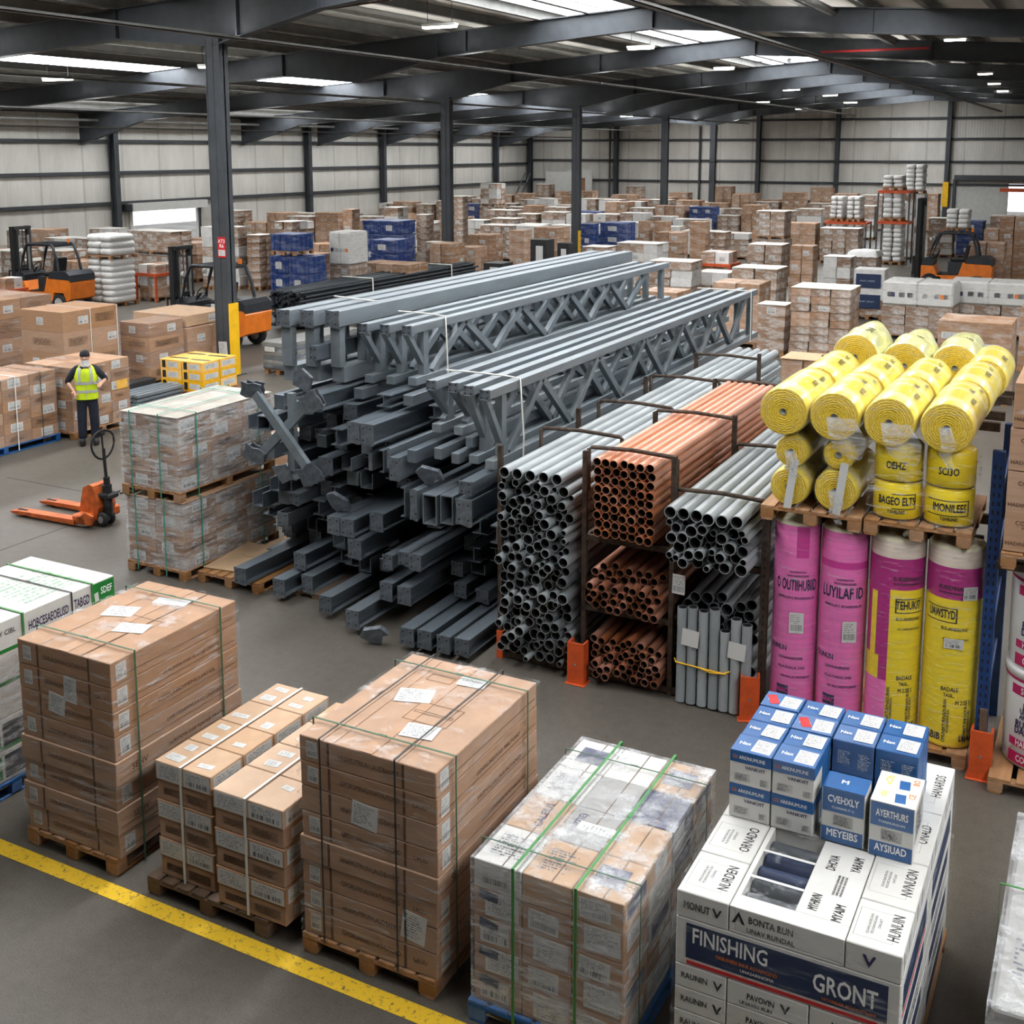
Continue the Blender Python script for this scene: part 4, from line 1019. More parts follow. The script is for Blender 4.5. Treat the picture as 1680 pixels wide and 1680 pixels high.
for i, (x, r, kind, lab) in enumerate(((-2.455, .212, 'pink', 'tall pink insulation roll, leftmost of the four under the pallets'), (-2.02, .212, 'pink', 'tall pink insulation roll, second of the four under the pallets'),
                                       (-1.555, .238, 'yellow', 'tall yellow roll with magenta band and striped left side, third of four tall rolls'), (-1.06, .242, 'yellow', 'tall yellow roll with magenta band, rightmost of the four under the pallets'))):
    t, r, h = tall_roll(lab, x, 10.46, r, 1.84, kind); a = math.atan2(-x, 10.46)
    if kind == 'pink':
        if i == 0:
            bent_patch(t, 'pink_hot', r, a-.05, a+.5, h*.82, h*.98, 'hot_pink_patch'); bent_text(t, 'O OUTIIHUBIID', .15, 'ink_navy', r, a+.0, h*.675, .05, fit=.40)
        else:
            bent_patch(t, 'pink_hot', r, a-1.2, a+1.2, h*.80, h*.835, 'hot_pink_band'); bent_text(t, 'LUYILAF ID', .15, 'ink_navy', r, a-.05, h*.675, .05, fit=.40)
        for z, s, f, o in ((.745, 'ANUNRIATHU', .03, .05), (.725, 'UNATARINUDNRE', .03, .05), (.61, 'HARRALIDG BIOARRHAIL.IN', .035, 0), (.29, 'UNMAHIAIENDRE', .036, -.15), (.24, 'MLAUTHNUA OND', .036, -.1), (.19, 'ON INLUNTIPVDIBARE', .034, .1)):
            bent_text(t, s, f, 'ink_navy', r, a+o, h*z, .03, .8)
        bent_text(t, 'OUNUN', .07, 'ink_navy', r, a-.75, h*.34, .05, .7)
        q = decal(t, 'front', (0, 0, 0), .13, .2, 'label'); q.matrix_basis = Matrix.Rotation(a+(.05 if i == 0 else .3), 4, 'Z') @ Matrix.Translation((0, -r-.003, h*.48)) @ FR['front']
        bent_patch(t, 'ink_navy', r, a-.75, a-.2, .16, .26, 'navy_mark'); bent_text(t, 'B&AC', .06, 'pink_hot', r+.003, a-.47, .21, .05, .7)
    else:
        bent_text(t, 'TEHUKIT' if i == 2 else 'UAWSTYD', .11, 'ink', r, a+(.5 if i == 2 else -.45), h*.668, .06, fit=.24)
        for z in (.70, .632):
            bent_patch(t, 'ink', r, a+(.0 if i == 2 else -1.1), a+(1.1 if i == 2 else .1), h*z-.004, h*z+.004, 'logo_outline', .002)
        bent_patch(t, 'ink', r, *((a-.02, a+.03) if i == 2 else (a+.07, a+.12)), h*.63, h*.70, 'logo_outline', .002)
        for z, s, f, o in ((.80, 'EURIEPINARKIE', .06, .1), (.775, 'DRUINMAUNLHAKIINTED', .035, .1), (.60, 'BI.D-AINRRIUND', .045, .15), (.55, 'ACL COMUNRTRADING', .03, .2), (.30, 'BADALE', .06, .1), (.27, 'TASIL..', .05, .1)):
            bent_text(t, s, f*.9, 'ink', r, a+o+(.35 if i == 2 else -.1), h*z, .03, .75)
        bent_text(t, 'M 2:21 S', .055, 'ink', r, a+.5, h*.235, .03, .7); bent_text(t, 'ABIB', .09, 'ink', r, a-.5 if i == 3 else a+.2, .1, .05, .7); bent_text(t, 'LUAK', .08, 'ink', r, a+.7, .1, .05, .7)
        for o in (-.12, .62):
            bent_text(t, 'OMUNIATURINADURAN', .04, 'ink', r, a+o, h*.14, .04, .9, vertical=True); bent_text(t, 'HUNDARINAULN', .03, 'ink', r, a+o+.12, h*.14, .04, .9, vertical=True)
        if i == 2:
            bent_patch(t, 'magenta', r, a-.55, a-.22, h*.28, h*.9, 'magenta_stripe'); bent_patch(t, 'roll_yellow', r, a-1.0, a-.72, h*.3, h*.72, 'yellow_stripe', .002); bent_patch(t, 'pink', r, a-1.3, a-.22, .02, h*.28, 'pink_patch')
            bent_patch(t, 'magenta', r, a-1.3, a-.55, h*.4, h*.76, 'magenta_side')
        else:
            for o, z, w_, h_ in ((.52, .78, .13, .12), (.05, .53, .16, .09)):
                q = decal(t, 'front', (0, 0, 0), w_, h_, 'label'); q.matrix_basis = Matrix.Rotation(a+o, 4, 'Z') @ Matrix.Translation((0, -r-.004, h*z)) @ FR['front']
# lying yellow rolls, axis front to back
def lying_roll(label, x, y0, z, r, L, marks, tail=0, wool='wool_yellow', core=True):
    if not core: wool = 'wool_bag'
    t = thing('yellow_insulation_roll', label, 'insulation roll', (x, y0, z), 0, 'yellow insulation rolls')
    e = .035
    bm_ = MB().lathe([(r-.012, .004), (r, .05)]+[(r*1.01, .05+(L-.1)*k/8) for k in range(1, 8)]+[(r, L-.05), (r-e, L)], 36, 0, 'y').mesh('body', wool)
    if not core:
        for v in bm_.vertices:
            if v.co.y > .06: v.co *= 1+.16*noise.noise(Vector((v.co.x*5, v.co.y*4, v.co.z*5+x)))*min(1, (v.co.y-.06)*5)
    ob('body', bm_, t)
    ob('roll_end', MB().lathe([(.018, .006), (r*.4, -.004), (r*.75, -.001), (r-.012, .004)], 36, 0, 'y').mesh('roll_end', 'roll_end'), t)
    ob('roll_end', MB().lathe([(.018, L), (r-e, L)], 36, 0, 'y').mesh('roll_end', 'roll_end'), t)
    ob('core_hole', MB().lathe([(.03, -.006), (.012, .0), (0, .02)], 12, 0, 'y').mesh('core_hole', 'frame_purlin'), t)
    ob('wrap', MB().lathe([(r*.55, -.012), (r-.004, -.012), (r+.008, .04), (r*1.01+.008, L*.5), (r+.007, L-.04), (r-.02, L+.01)], 30, 0, 'y').mesh('wrap', 'film_light', False), t)['label'] = 'clear film round the roll'
    for (s, yy, a, sz) in marks:
        me = text_mesh(s, sz, 'ink', .05, 'CENTER', 2).copy()
        for v in me.vertices:
            px, py = v.co.x, v.co.y
            ang = a+py/r; rr = r*1.01+.010
            v.co = (rr*math.sin(ang), yy+px, rr*math.cos(ang))
        me.update(); ob('lettering', me, t)
    if tail:
        mb = MB(); n = 8
        for k in range(n):
            pass
        pts = [(-.02, -.02, .02), (.03, -.05, -r*.6), (.0, -.035, -r*1.0), (.05, -.03, -r*1.5)] if tail == 1 else [(.05, -.02, 0), (.12, -.045, -r*.7), (.15, -.05, -r*1.25), (.2, -.03, -r*1.6)]
        ws_ = [.05, .06, .05, .03] if tail == 1 else [.12, .16, .13, .05]
        vs = []; 
        for (px, py, pz), w_ in zip(pts, ws_):
            for u in range(5): vs.append((px-w_+2*w_*u/4, py-.015*((u % 2)*2-1), pz))
        fs = [(k*5+u, k*5+u+1, k*5+u+6, k*5+u+5) for k in range(3) for u in range(4)]
        mb.add(vs, fs, 0, True); ob('film_tail', mb.mesh('film_tail', 'film_heavy', False), t)['label'] = 'loose tail of clear film'
    return t
wd = lambda i: ['leftmost', 'second from left', 'third from left', 'rightmost'][i]
xs4 = (-2.56, -2.11, -1.645, -1.175)
for i, x in enumerate(xs4):
    lying_roll('lying yellow insulation roll, top row at the front, %s' % wd(i), x, 10.14, 3.03, .222, 1.12, [('BOS', .55, .7, .07), ('HARN', .8, .75, .06)] if i == 0 else [('WS', .7, .5, .07), ('HULRE', .4, .75, .06), ('HA', .95, .8, .06)], tail=[0, 2, 2, 1][i])
    if i == 0:
        pass
    lying_roll('lying yellow insulation roll, top row in the middle, %s' % wd(i), x+.02, 11.32, 3.03, .218, 1.1, [('NURES', .5, .6, .07), ('WLS', .8, .6, .06)])
for i, x in enumerate((-2.45, -2.0, -1.55)):
    lying_roll('crumpled yellow roll in clear bag at the back, %s' % ['left', 'middle', 'right'][i], x+.05*i, 12.7+.1*i, 3.08+(.05 if i == 0 else -.02), .25, .95, [('DANE', .4, .3, .1)], core=False)
lying_roll('lying yellow insulation roll, top row at the back right', -1.12, 12.5, 3.03, .22, 1.0, [('HABS', .4, .7, .08)])
for i, (x, z, r, n) in enumerate(((-2.50, 2.325, .178, 'bottom left'), (-2.085, 2.34, .192, 'bottom right'), (-2.49, 2.655, .15, 'middle left'), (-2.07, 2.675, .142, 'middle right'))):
    lying_roll('small lying yellow roll on the left pallet, %s' % n, x, 10.2, z, r, 1.1, [], tail=1 if i in (1, 2) else 0)
for j, y in enumerate((11.6, 12.1, 12.9, 13.2)): tag(ob('shelf_beam', MB().box(-2.78, -.87, y-.03, y+.03, 2.72, 2.805).mesh('shelf_beam', 'rack_rust')), 'dark beam carrying the rear yellow rolls, %s from the front' % ['first', 'second', 'third', 'fourth'][j], 'beam')
for j, y in enumerate((10.15, 10.95)): tag(ob('shelf_beam', MB().box(-.72, .5, y-.03, y+.03, 1.885, 1.948).mesh('shelf_beam', 'rack_rust')), 'dark shelf beam under the right edge cartons, %s one' % ['front', 'rear'][j], 'beam')
# white paper strips on the left rolls
for x, z, n in ((-2.03, 2.4, 'right'), (-2.47, 2.38, 'left')):
    o = ob('paper_strip', MB().box(-.035, .035, -.004, 0, -.26, .22).mesh('paper_strip', 'label_text'), None, (x, 10.165, z), (0, .12, 0)); tag(o, 'white paper strip hanging over the small yellow rolls, %s one' % n, 'paper strip')
# standing yellow rolls, two tiers
for i, x in enumerate((-1.585, -1.15)):
    for k in range(2):
        r, h = .205, .335; z = 2.145+k*.34
        t = thing('yellow_insulation_roll', 'standing yellow roll on the right pallet, %s column, %s' % (['left', 'right'][i], ['lower', 'upper'][k]), 'insulation roll', (x, 10.42, z), 0, 'yellow insulation rolls')
        ob('body', MB().lathe([(0, 0), (r-.02, 0), (r, .02), (r, h-.02), (r-.02, h), (0, h)], 36).mesh('body', 'roll_yellow'), t); a = .12
        if k == 0:
            bent_text(t, 'BAGEO ELTS' if i == 0 else 'IMONILEES', .1, 'ink', r, a, .17, .05, .6)
            for zz in (.105, .235): bent_patch(t, 'ink', r, a-1.0 if i else a-.2, a+.85, zz-.004, zz+.004, 'logo_outline', .002)
            bent_patch(t, 'ink', r, a+.8, a+.85, .105, .235, 'logo_outline', .002)
            bent_text(t, 'T.DHELINES', .04, 'ink', r, a, .075, .05, .7)
        else:
            bent_text(t, 'OEHZ' if i == 0 else 'SCI3O', .09, 'ink', r, a-.1, .15, .05, .7)
        bent_patch(t, 'ink', r, a-1.4, a+1.4, .004, .012, 'seam_line', .002)
tag(film_shell('stretch_wrap', -1.80, -.94, 10.2, 10.65, 2.14, 2.84, 'film', .012, .02, False, 14), 'baggy clear film round the standing yellow rolls', 'plastic wrap')
# cartons and tubs right of the blue upright
pallet('wooden pallet on the rack under the brown cartons at the right edge', -.68, .5, 9.95, 11.1, 1.95, 'wood', boards=6)
for k in range(4):
    h = [.37, .35, .35, .34][k]; z1 = [3.50, 3.125, 2.77, 2.435][k]
    c = carton('brown carton at the right edge beside the yellow rolls, %s' % (ORD[k] if k < 3 else 'bottom'), -.67+(k == 0)*.01, .48, 9.98, 11.08, z1-h+.002, z1, 'card', 'brown cartons at the right edge')
    text(c, 'front', (-.42, -.552, h*.72), 'COIVR', .05, 'ink_brown', bold=.03); text(c, 'front', (-.36, -.552, h*.6), 'HALINED', .04, 'ink_brown', bold=.02); text(c, 'front', (-.4, -.552, h*.2), 'HADINAV RUVE', .045, 'ink_brown', bold=.02)
    decal(c, 'front', (-.28, -.55, h*.5), .08, .05, 'card_seam', 0, 'dark_mark')
    if k == 0: decal(c, 'top', (-.25, -.1, h-.002), .4, .7, 'label_text', 0, 'delivery_note'); decal(c, 'front', (-.5, -.551, h*.45), .12, .1, 'film', 0, 'tape_piece')
pallet('wooden pallet on the floor under the white and magenta tubs', -.66, .6, 9.9, 11.1, 0, 'wood', boards=6)
for k in range(2):
    r, h = .36, .85; z = .145+k*.87; x = -.25
    t = thing('paint_tub', 'big white tub with magenta bands at the right edge, %s' % ['lower of two', 'upper of two'][k], 'tub', (x, 10.45, z), 0, 'white tubs')
    ob('body', MB().lathe([(0, 0), (r-.02, 0), (r-.008, .02), (r, h-.09), (r, h-.01), (r-.02, h), (0, h)], 40).mesh('body', 'pail_white'), t)
    ob('lid', MB().lathe([(0, h+.018), (r+.008, h+.014), (r+.012, h), (r+.012, h-.045), (r-.002, h-.05)], 40).mesh('lid', 'pail_white'), t); a = -.35
    for z0, z1, s in ((h*.76, h*.86, 'SOBEVNAL'), (h*.22, h*.30, 'HANEVIDUN'), (h*.04, h*.16, 'COLIEBOTE')):
        bent_patch(t, 'pail_magenta', r, a-.55, a+.9, z0, z1, 'magenta_band', .002, 16); bent_text(t, s, .08, 'ink_white', r+.003, a+.1, (z0+z1)/2, .04, .7)
    bent_patch(t, 'pail_magenta', r, a-2, a+2, h*.9, h*.93, 'magenta_band', .002, 24)
    for z_, s, f in ((h*.66, 'BNTE', .08), (h*.60, 'UNEALU', .07), (h*.54, 'ANABISTE', .06), (h*.46, 'RUODED', .09), (h*.39, 'DAS-LON', .09)): bent_text(t, s, f, 'ink_navy', r, a, z_, .05, .75)
    bent_patch(t, 'pail_magenta', r, a+.15, a+.5, h*.31, h*.4, 'magenta_badge', .003)

# ================================================================ PIPE RACK
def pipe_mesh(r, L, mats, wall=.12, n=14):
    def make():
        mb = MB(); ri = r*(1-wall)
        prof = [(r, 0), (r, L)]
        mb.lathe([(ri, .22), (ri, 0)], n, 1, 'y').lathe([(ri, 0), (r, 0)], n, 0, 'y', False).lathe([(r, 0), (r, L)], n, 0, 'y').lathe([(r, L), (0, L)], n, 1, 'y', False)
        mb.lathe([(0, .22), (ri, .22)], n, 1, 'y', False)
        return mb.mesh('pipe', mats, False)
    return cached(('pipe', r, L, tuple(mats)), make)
def pipe(x, y, z, r, L, mats, label, group, kind):
    o = ob(kind, pipe_mesh(r, L, mats), None, (x, y, z)); return tag(o, label, 'pipe', group)
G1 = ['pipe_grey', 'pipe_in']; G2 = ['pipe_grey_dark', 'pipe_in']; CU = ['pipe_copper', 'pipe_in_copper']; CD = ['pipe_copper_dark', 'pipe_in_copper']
def pack(x0, x1, z0, z1, radii, seed, top_r=None):
    """drop circles into a bin until it is full: a loose stack of pipes"""
    rr = random.Random(seed); out = []; fails = 0
    while fails < 25:
        r = rr.choice(radii); best = None
        for _ in range(46):
            x = rr.uniform(x0+r, x1-r); z = z0+r
            for (a, b, c) in out:
                dx = abs(x-a); s = r+c
                if dx < s: z = max(z, b+math.sqrt(s*s-dx*dx))
            if best is None or z < best[1]: best = (x, z)
        if best[1]+r > z1: fails += 1; continue
        out.append((best[0], best[1]+.0005, r))
    return out
NTH = ['first', 'second', 'third', 'fourth', 'fifth', 'sixth', 'seventh', 'eighth', 'ninth']
P_grey = pack(-5.49, -4.66, .12, 2.04, [.058, .055, .048, .040, .030, .052], 3)
for (x, z, r) in P_grey:
    big = z > 1.9
    pipe(x, 10.17+R.uniform(-.09, .09), z, r, 8.0, G1 if R.random() < .7 else G2, 'grey pipe in the tall mixed stack left of the copper pipes', 'grey pipes in the tall left stack', 'grey_pipe')
for k in range(5): pipe(-5.38+k*.148, 10.12, 2.105, .058, 8.2, G1, 'large grey pipe on top of the tall left stack, %s from left' % NTH[k], 'grey pipes on top of the left stack', 'grey_pipe')
r = .0445
for k in range(9):
    for i in range(7):
        x = -4.42+r+i*.0915+(.010 if k % 2 else 0); z = 1.56+r+k*.0905
        pipe(x, 10.17+R.uniform(-.03, .03), z, r, 4.3, CU, 'copper pipe in the upper bundle, %s from left, %s row from the bottom' % (NTH[i], NTH[k]), 'copper pipes in the upper bundle', 'copper_pipe')
for (x, z, r_) in pack(-4.48, -3.70, .80, 1.26, [.042], 5):
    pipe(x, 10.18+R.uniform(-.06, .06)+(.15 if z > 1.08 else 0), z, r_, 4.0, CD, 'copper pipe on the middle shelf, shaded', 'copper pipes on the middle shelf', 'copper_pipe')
for (x, z, r_) in pack(-4.46, -3.68, .10, .56, [.040], 6):
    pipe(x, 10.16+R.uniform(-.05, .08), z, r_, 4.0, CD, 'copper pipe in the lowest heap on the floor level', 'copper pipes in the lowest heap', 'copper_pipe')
for (x, z, r_) in pack(-3.60, -2.80, 1.47, 1.93, [.06, .055, .05, .035, .032], 8):
    pipe(x, 10.0+R.uniform(-.05, .08), z, r_, 4.6, G1 if R.random() < .75 else G2, 'grey pipe in the upper right bundle beside the insulation', 'grey pipes in the upper right bundle', 'grey_pipe')
for k in range(6): pipe(-3.545+k*.128, 9.95+R.uniform(-.04, .04), 1.995, .06, 4.6, G1, 'large grey pipe on top of the upper right bundle, %s from left' % NTH[k], 'grey pipes on top of the right bundle', 'grey_pipe')
# lower right: pipes lying behind a row of upright pipes
for (x, z, r_) in pack(-3.55, -2.80, .10, 1.12, [.062, .055], 9):
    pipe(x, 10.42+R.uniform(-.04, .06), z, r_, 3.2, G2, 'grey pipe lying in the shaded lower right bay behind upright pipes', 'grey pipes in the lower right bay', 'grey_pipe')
UP = []
upr = [(-3.49, .96), (-3.385, .98), (-3.275, .96), (-3.165, 1.0), (-3.06, .80), (-2.955, .94), (-2.85, .90)]
for i, (x, h) in enumerate(upr):
    o = ob('grey_pipe', pipe_mesh(.05, round(h, 2), G1), None, (x, 10.24, .02), (PI/2, 0, 0)); o.location = (x, 10.24, h+.02); o.rotation_euler = (-PI/2, 0, 0)
    UP.append(o); tag(o, 'upright grey pipe in the lower right bay, %s from the left' % ['first', 'second', 'third', 'fourth', 'fifth', 'sixth', 'seventh'][i], 'pipe', 'upright grey pipes')
o = ob('yellow_rope', MB().tube([(-3.56, 10.24, .44), (-3.53, 10.186, .43), (-3.3, 10.184, .42), (-3.05, 10.184, .41), (-2.99, 10.2, .44)], .007, 6).tube([(-3.3, 10.178, .425), (-3.18, 10.172, .40), (-3.02, 10.178, .415)], .006, 6).mesh('yellow_rope', 'yellow_paint')); tag(o, 'yellow cord tied round the upright grey pipes', 'cord')
for x, z, n in ((-3.39, .70, 'left'), (-2.93, .66, 'right')):
    o = ob('paper_tag', MB().box(-.085, .085, -.002, 0, -.085, .085).mesh('paper_tag', 'label'), None, (x, 10.188, z), (0, .08, 0)); p_ = UP[1 if n == 'left' else 5]; o.parent = p_; o.matrix_parent_inverse = (Matrix.Translation(p_.location) @ p_.rotation_euler.to_matrix().to_4x4()).inverted(); o['label'] = 'white paper tag'
for i in range(9):
    for k in range(2): pipe(-3.95+i*.11-.05*k, 15.2+R.uniform(-.1, .1), 1.8+k*.105, .05, 4.5, G1, 'grey pipe in the rear bundle behind the copper pipes', 'grey pipes in the rear bundle', 'grey_pipe')
# the rack itself
t = thing('pipe_rack', 'rusty dark steel pipe rack with posts, shelves and hoop bars', 'rack', (0, 0, 0))
def post(x, y, h, m='rack_rust'): ob('post', boxmesh(.05, .05, h, m), t, (x, y, 0))
FX = (-5.54, -4.575, -3.64)
for j, y in enumerate((10.34, 12.3, 14.5, 16.6)):
    for i, x in enumerate(FX): post(x, y, 2.32 if i == 0 else 2.44 if i == 2 else 2.38)
    if j < 2: post(-2.745, y+.12, 2.1)
    for zz in (.72, 1.46): ob('shelf_bar', MB().box(-4.575, -3.64, y-.02, y+.02, zz, zz+.06).mesh('shelf_bar', 'rack_rust'), t)
    if j < 2: ob('shelf_bar', MB().box(-3.64, -2.745, y+.1, y+.14, 1.36, 1.42).mesh('shelf_bar', 'rack_rust'), t)
    ob('shelf_bar', MB().box(-5.54, -2.745 if j < 2 else -3.64, y-.02, y+.02, .02, .08).mesh('shelf_bar', 'rack_rust'), t)
def hoop(x0, x1, y, z, dz=.0): ob('hoop_bar', MB().tube([(x0, y, z-.45), (x0, y, z-.02), (x0+.03, y, z), (x0+(x1-x0)*.5, y, z+.02), (x1-.03, y, z+dz), (x1, y, z-.02), (x1, y, z-.45)], .022, 6).mesh('hoop_bar', 'rack_rust'), t)
for y in (11.3, 12.9, 14.7, 16.6): hoop(-5.54, -4.575, y, 2.30)
for y in (10.42, 12.3): hoop(-4.575, -3.64, y, 2.40)
hoop(-4.575, -3.64, 14.5, 2.36); hoop(-3.64, -2.745, 10.42, 2.09); hoop(-3.64, -2.745, 12.4, 2.09)
for x in FX: ob('side_rail', MB().box(x-.015, x+.015, 10.34, 16.6, .4, .45).mesh('side_rail', 'rack_rust'), t)
for x, z in ((-4.575, 1.46), (-3.64, 1.46), (-3.64, .72), (-4.575, .72)): ob('side_rail', MB().box(x-.02, x+.02, 10.34, 16.6, z, z+.04).mesh('side_rail', 'rack_rust'), t)
pn = decal(t, 'front', (-3.56, 10.31, 1.17), .13, .2, 'label', -.03, 'rack_notice'); pn['label'] = 'worn paper notice on the rack post'
ob('orange_foot', MB().box(-5.57, -5.5, 10.3, 10.38, 0, .3).mesh('orange_foot', 'guard_orange'), t)['label'] = 'orange painted foot'

# ================================================================ STEEL PILE
RECT = []     # occupied sections (x0,x1,z0,z1) of the pile
def beam_mesh(kind, w, h, L):
    w, h, L = round(w, 2), round(h, 2), round(L, 1)
    def make():
        mb = MB(); t = .014; a, b = w/2, h/2
        if kind == 'H':
            mb.box(-a, a, 0, L, b-t, b).box(-a, a, 0, L, -b, -b+t).box(-t*.5, t*.5, 0, L, -b+t, b-t)
        elif kind == 'box':
            mb.box(-a, a, 0, L, -b, b, 0, .006)
        elif kind == 'open':      # hollow box seen open at its end
            mb.box(-a, a, 0, L, b-t, b).box(-a, a, 0, L, -b, -b+t).box(-a, -a+t, 0, L, -b+t, b-t).box(a-t, a, 0, L, -b+t, b-t).box(-a+t, a-t, .5, .51, -b+t, b-t)
        elif kind == 'U':         # channel lying with its opening upward
            mb.box(-a, a, 0, L, -b, -b+t).box(-a, -a+t, 0, L, -b+t, b).box(a-t, a, 0, L, -b+t, b)
        elif kind == 'C':         # channel with its opening to the left
            mb.box(a-t, a, 0, L, -b, b).box(-a, a-t, 0, L, b-t, b).box(-a, a-t, 0, L, -b, -b+t)
        return mb.mesh('beam', 'steel_beam')
    return cached(('beam', kind, w, h, L), make)
def plate_mesh(w, h, seed):
    def make():
        rr = random.Random(seed); mb = MB(); a, b = w/2, h/2; n = .012
        pts = [(-a, -b), (-a+.3*w, -b+rr.uniform(0, n)), (a-.2*w, -b-rr.uniform(0, n)), (a, -b), (a-rr.uniform(0, n), 0), (a, b), (0, b+rr.uniform(-n, n)), (-a, b), (-a+rr.uniform(0, n), .1*h)]
        mb.prism(pts, -.014, 0, 'y')
        for sx in (-1, 1):
            for sz in (-1, 1):
                if rr.random() < .8: mb.cyl((sx*w*.27, -.0155, sz*h*.28), (sx*w*.27, -.014, sz*h*.28), .011, 8, 1)
        return mb.mesh('end_plate', ['steel_plate', 'steel_hole'])
    return cached(('pl', round(w, 2), round(h, 2), seed), make)
def beam(kind, x, y0, z, w, h, L, label, plate=True, group='grey steel beams in the pile', name='steel_beam'):
    o = ob(name, beam_mesh(kind, w, h, L), None, (x, y0, z)); tag(o, label, 'beam', group)
    if plate: ob('end_plate', plate_mesh(w+.012, h+.012, R.randint(0, 5)), o)
    RECT.append((x-w/2, x+w/2, z-h/2, z+h/2)); return o
nth = ['first', 'second', 'third', 'fourth', 'fifth', 'sixth', 'seventh', 'eighth', 'ninth', 'tenth', 'eleventh', 'twelfth', 'thirteenth']
bot = [(-9.12, 10.37, .26, .17, .2, 'H'), (-8.60, 10.45, .18, .17, .21, 'H'), (-8.37, 10.7, .18, .16, .21, 'H'), (-7.79, 10.28, .18, .17, .2, 'H'), (-7.27, 10.08, .18, .17, .2, 'H'),
       (-6.49, 9.98, .17, .17, .19, 'H'), (-6.28, 10.0, .17, .17, .19, 'H'), (-6.04, 9.99, .17, .15, .18, 'box'), (-5.83, 10.02, .17, .17, .18, 'H')]
for i, (x, y, z, w, h, k) in enumerate(bot): beam(k, x, y, z, w, h, 9.6, 'grey steel beam lying lowest in the pile, %s from left along the floor' % nth[i])
low = [(-8.53, 10.77, .42, .17, .2, 'H'), (-7.05, 10.43, .42, .16, .2, 'H'), (-6.80, 10.42, .42, .17, .2, 'H'), (-6.33, 10.86, .42, .15, .16, 'H'), (-6.07, 10.9, .38, .16, .15, 'box')]
for i, (x, y, z, w, h, k) in enumerate(low): beam(k, x, y, z, w, h, 9.2, 'grey steel beam in the second layer up, %s from left' % nth[i])
mid = [(-7.81, 10.5, 1.06, .17, .2, 'H'), (-7.62, 10.5, 1.06, .18, .2, 'H'), (-7.28, 10.6, 1.15, .18, .2, 'H'), (-7.52, 10.5, .82, .18, .22, 'H'), (-7.07, 10.5, .74, .13, .16, 'box'), (-6.82, 10.45, .84, .15, .15, 'H'), (-6.64, 10.4, .84, .15, .17, 'H'),
       (-8.87, 10.9, .86, .16, .16, 'U'), (-8.69, 10.9, 1.14, .15, .14, 'C')]
for i, (x, y, z, w, h, k) in enumerate(mid): beam(k, x, y, z, w, h, 9.0, 'grey steel beam at half height of the pile, %s of the middle row' % nth[i])
xs = [(-7.50, 10.5, 2.19, .17, .23, 'H'), (-7.32, 10.5, 2.19, .17, .23, 'H'), (-7.36, 10.6, 1.85, .05, .22, 'box'), (-7.20, 10.6, 1.87, .06, .26, 'C'), (-7.08, 10.56, 1.93, .05, .24, 'box'), (-6.96, 10.5, 1.84, .12, .26, 'C'), (-6.80, 10.6, 1.98, .12, .15, 'box')]
for i, (x, y, z, w, h, k) in enumerate(xs): beam(k, x, y, z, w, h, 9.0, 'grey steel member with cut end under the upper trusses, %s of its cluster' % nth[i], i < 2 or i == 5)
ch = [(-6.86, 10.5, 1.47, .06, .34, 'C'), (-6.66, 10.42, 1.49, .09, .33, 'C'), (-6.45, 10.4, 1.47, .18, .34, 'open'), (-6.235, 10.4, 1.50, .16, .32, 'open'), (-5.98, 10.34, 1.53, .19, .28, 'H'), (-6.10, 10.9, 1.20, .2, .2, 'H'), (-5.78, 10.7, 1.2, .16, .2, 'H')]
for i, (x, y, z, w, h, k) in enumerate(ch): beam(k, x, y, z, w, h, 8.8, 'deep grey channel in the open ended cluster left of the pipe rack, %s in order' % nth[i], i in (1, 4))
tub = [(-6.52, 10.7, 2.06, .1, .13, 'box'), (-6.36, 10.8, 2.0, .1, .12, 'box'), (-6.29, 11.0, 2.15, .1, .12, 'box'), (-5.97, 10.36, 1.84, .15, .13, 'box')]
for i, (x, y, z, w, h, k) in enumerate(tub): beam(k, x, y, z-.04, w, h, 8.8, 'slim grey box section below the front truss, %s of the slim ones' % nth[i], i == 3)
upb = [(-8.0, 11.3, 2.44, .13, .13, 'box'), (-7.50, 11.1, 2.44, .2, .15, 'H'), (-7.26, 11.25, 2.44, .13, .13, 'box'), (-8.8, 11.0, 2.34, .17, .16, 'U'), (-8.23, 10.75, 2.42, .2, .2, 'H'), (-8.55, 11.1, 2.38, .14, .14, 'box'),
       (-9.38, 11.0, 2.0, .16, .17, 'U'), (-9.17, 10.95, 2.02, .2, .18, 'open'), (-8.2, 10.9, 1.62, .2, .2, 'H'), (-8.5, 11.0, 1.45, .18, .2, 'H'), (-8.85, 11.0, 1.56, .18, .2, 'H'), (-8.0, 10.85, 2.0, .17, .2, 'H'), (-9.15, 11.0, 1.66, .18, .18, 'box')]
for i, (x, y, z, w, h, k) in enumerate(upb): beam(k, x, y, z, w, h, 9.0, 'grey steel beam around the cross brace at upper left, %s of those' % nth[i], i in (4, 8, 9))
# the shaded members packed behind
def hit(x, z, w, h, m=.004): return any(x-w/2-m < b and x+w/2+m > a and z-h/2-m < d and z+h/2+m > c for a, b, c, d in RECT)
for kz in range(11):
    for kx in range(17):
        x = -9.35+kx*.222; z = .19+kz*.205; w, h = R.choice(((.17, .18), (.18, .19), (.15, .16), (.19, .12)))
        if z > 1.75 and x > -7.0: continue
        if z > 1.3 and x < -9.2: continue
        if hit(x, z, w, h) or R.random() < .12: continue
        beam(R.choice(('H', 'H', 'box', 'U')), x, 11.0+R.random()*.7, z, w, h, 8.6, 'dark grey steel beam set back deep inside the pile, in shadow', R.random() < .3, 'shaded beams inside the pile')
for i, y in enumerate((11.9, 14.5, 17.2, 19.2)):
    tag(ob('timber_bearer', boxmesh(3.25, .1, .07, 'wood_dark'), None, (-7.27, y, 0)), 'timber bearer under the steel pile, %s from the front' % nth[i], 'timber')
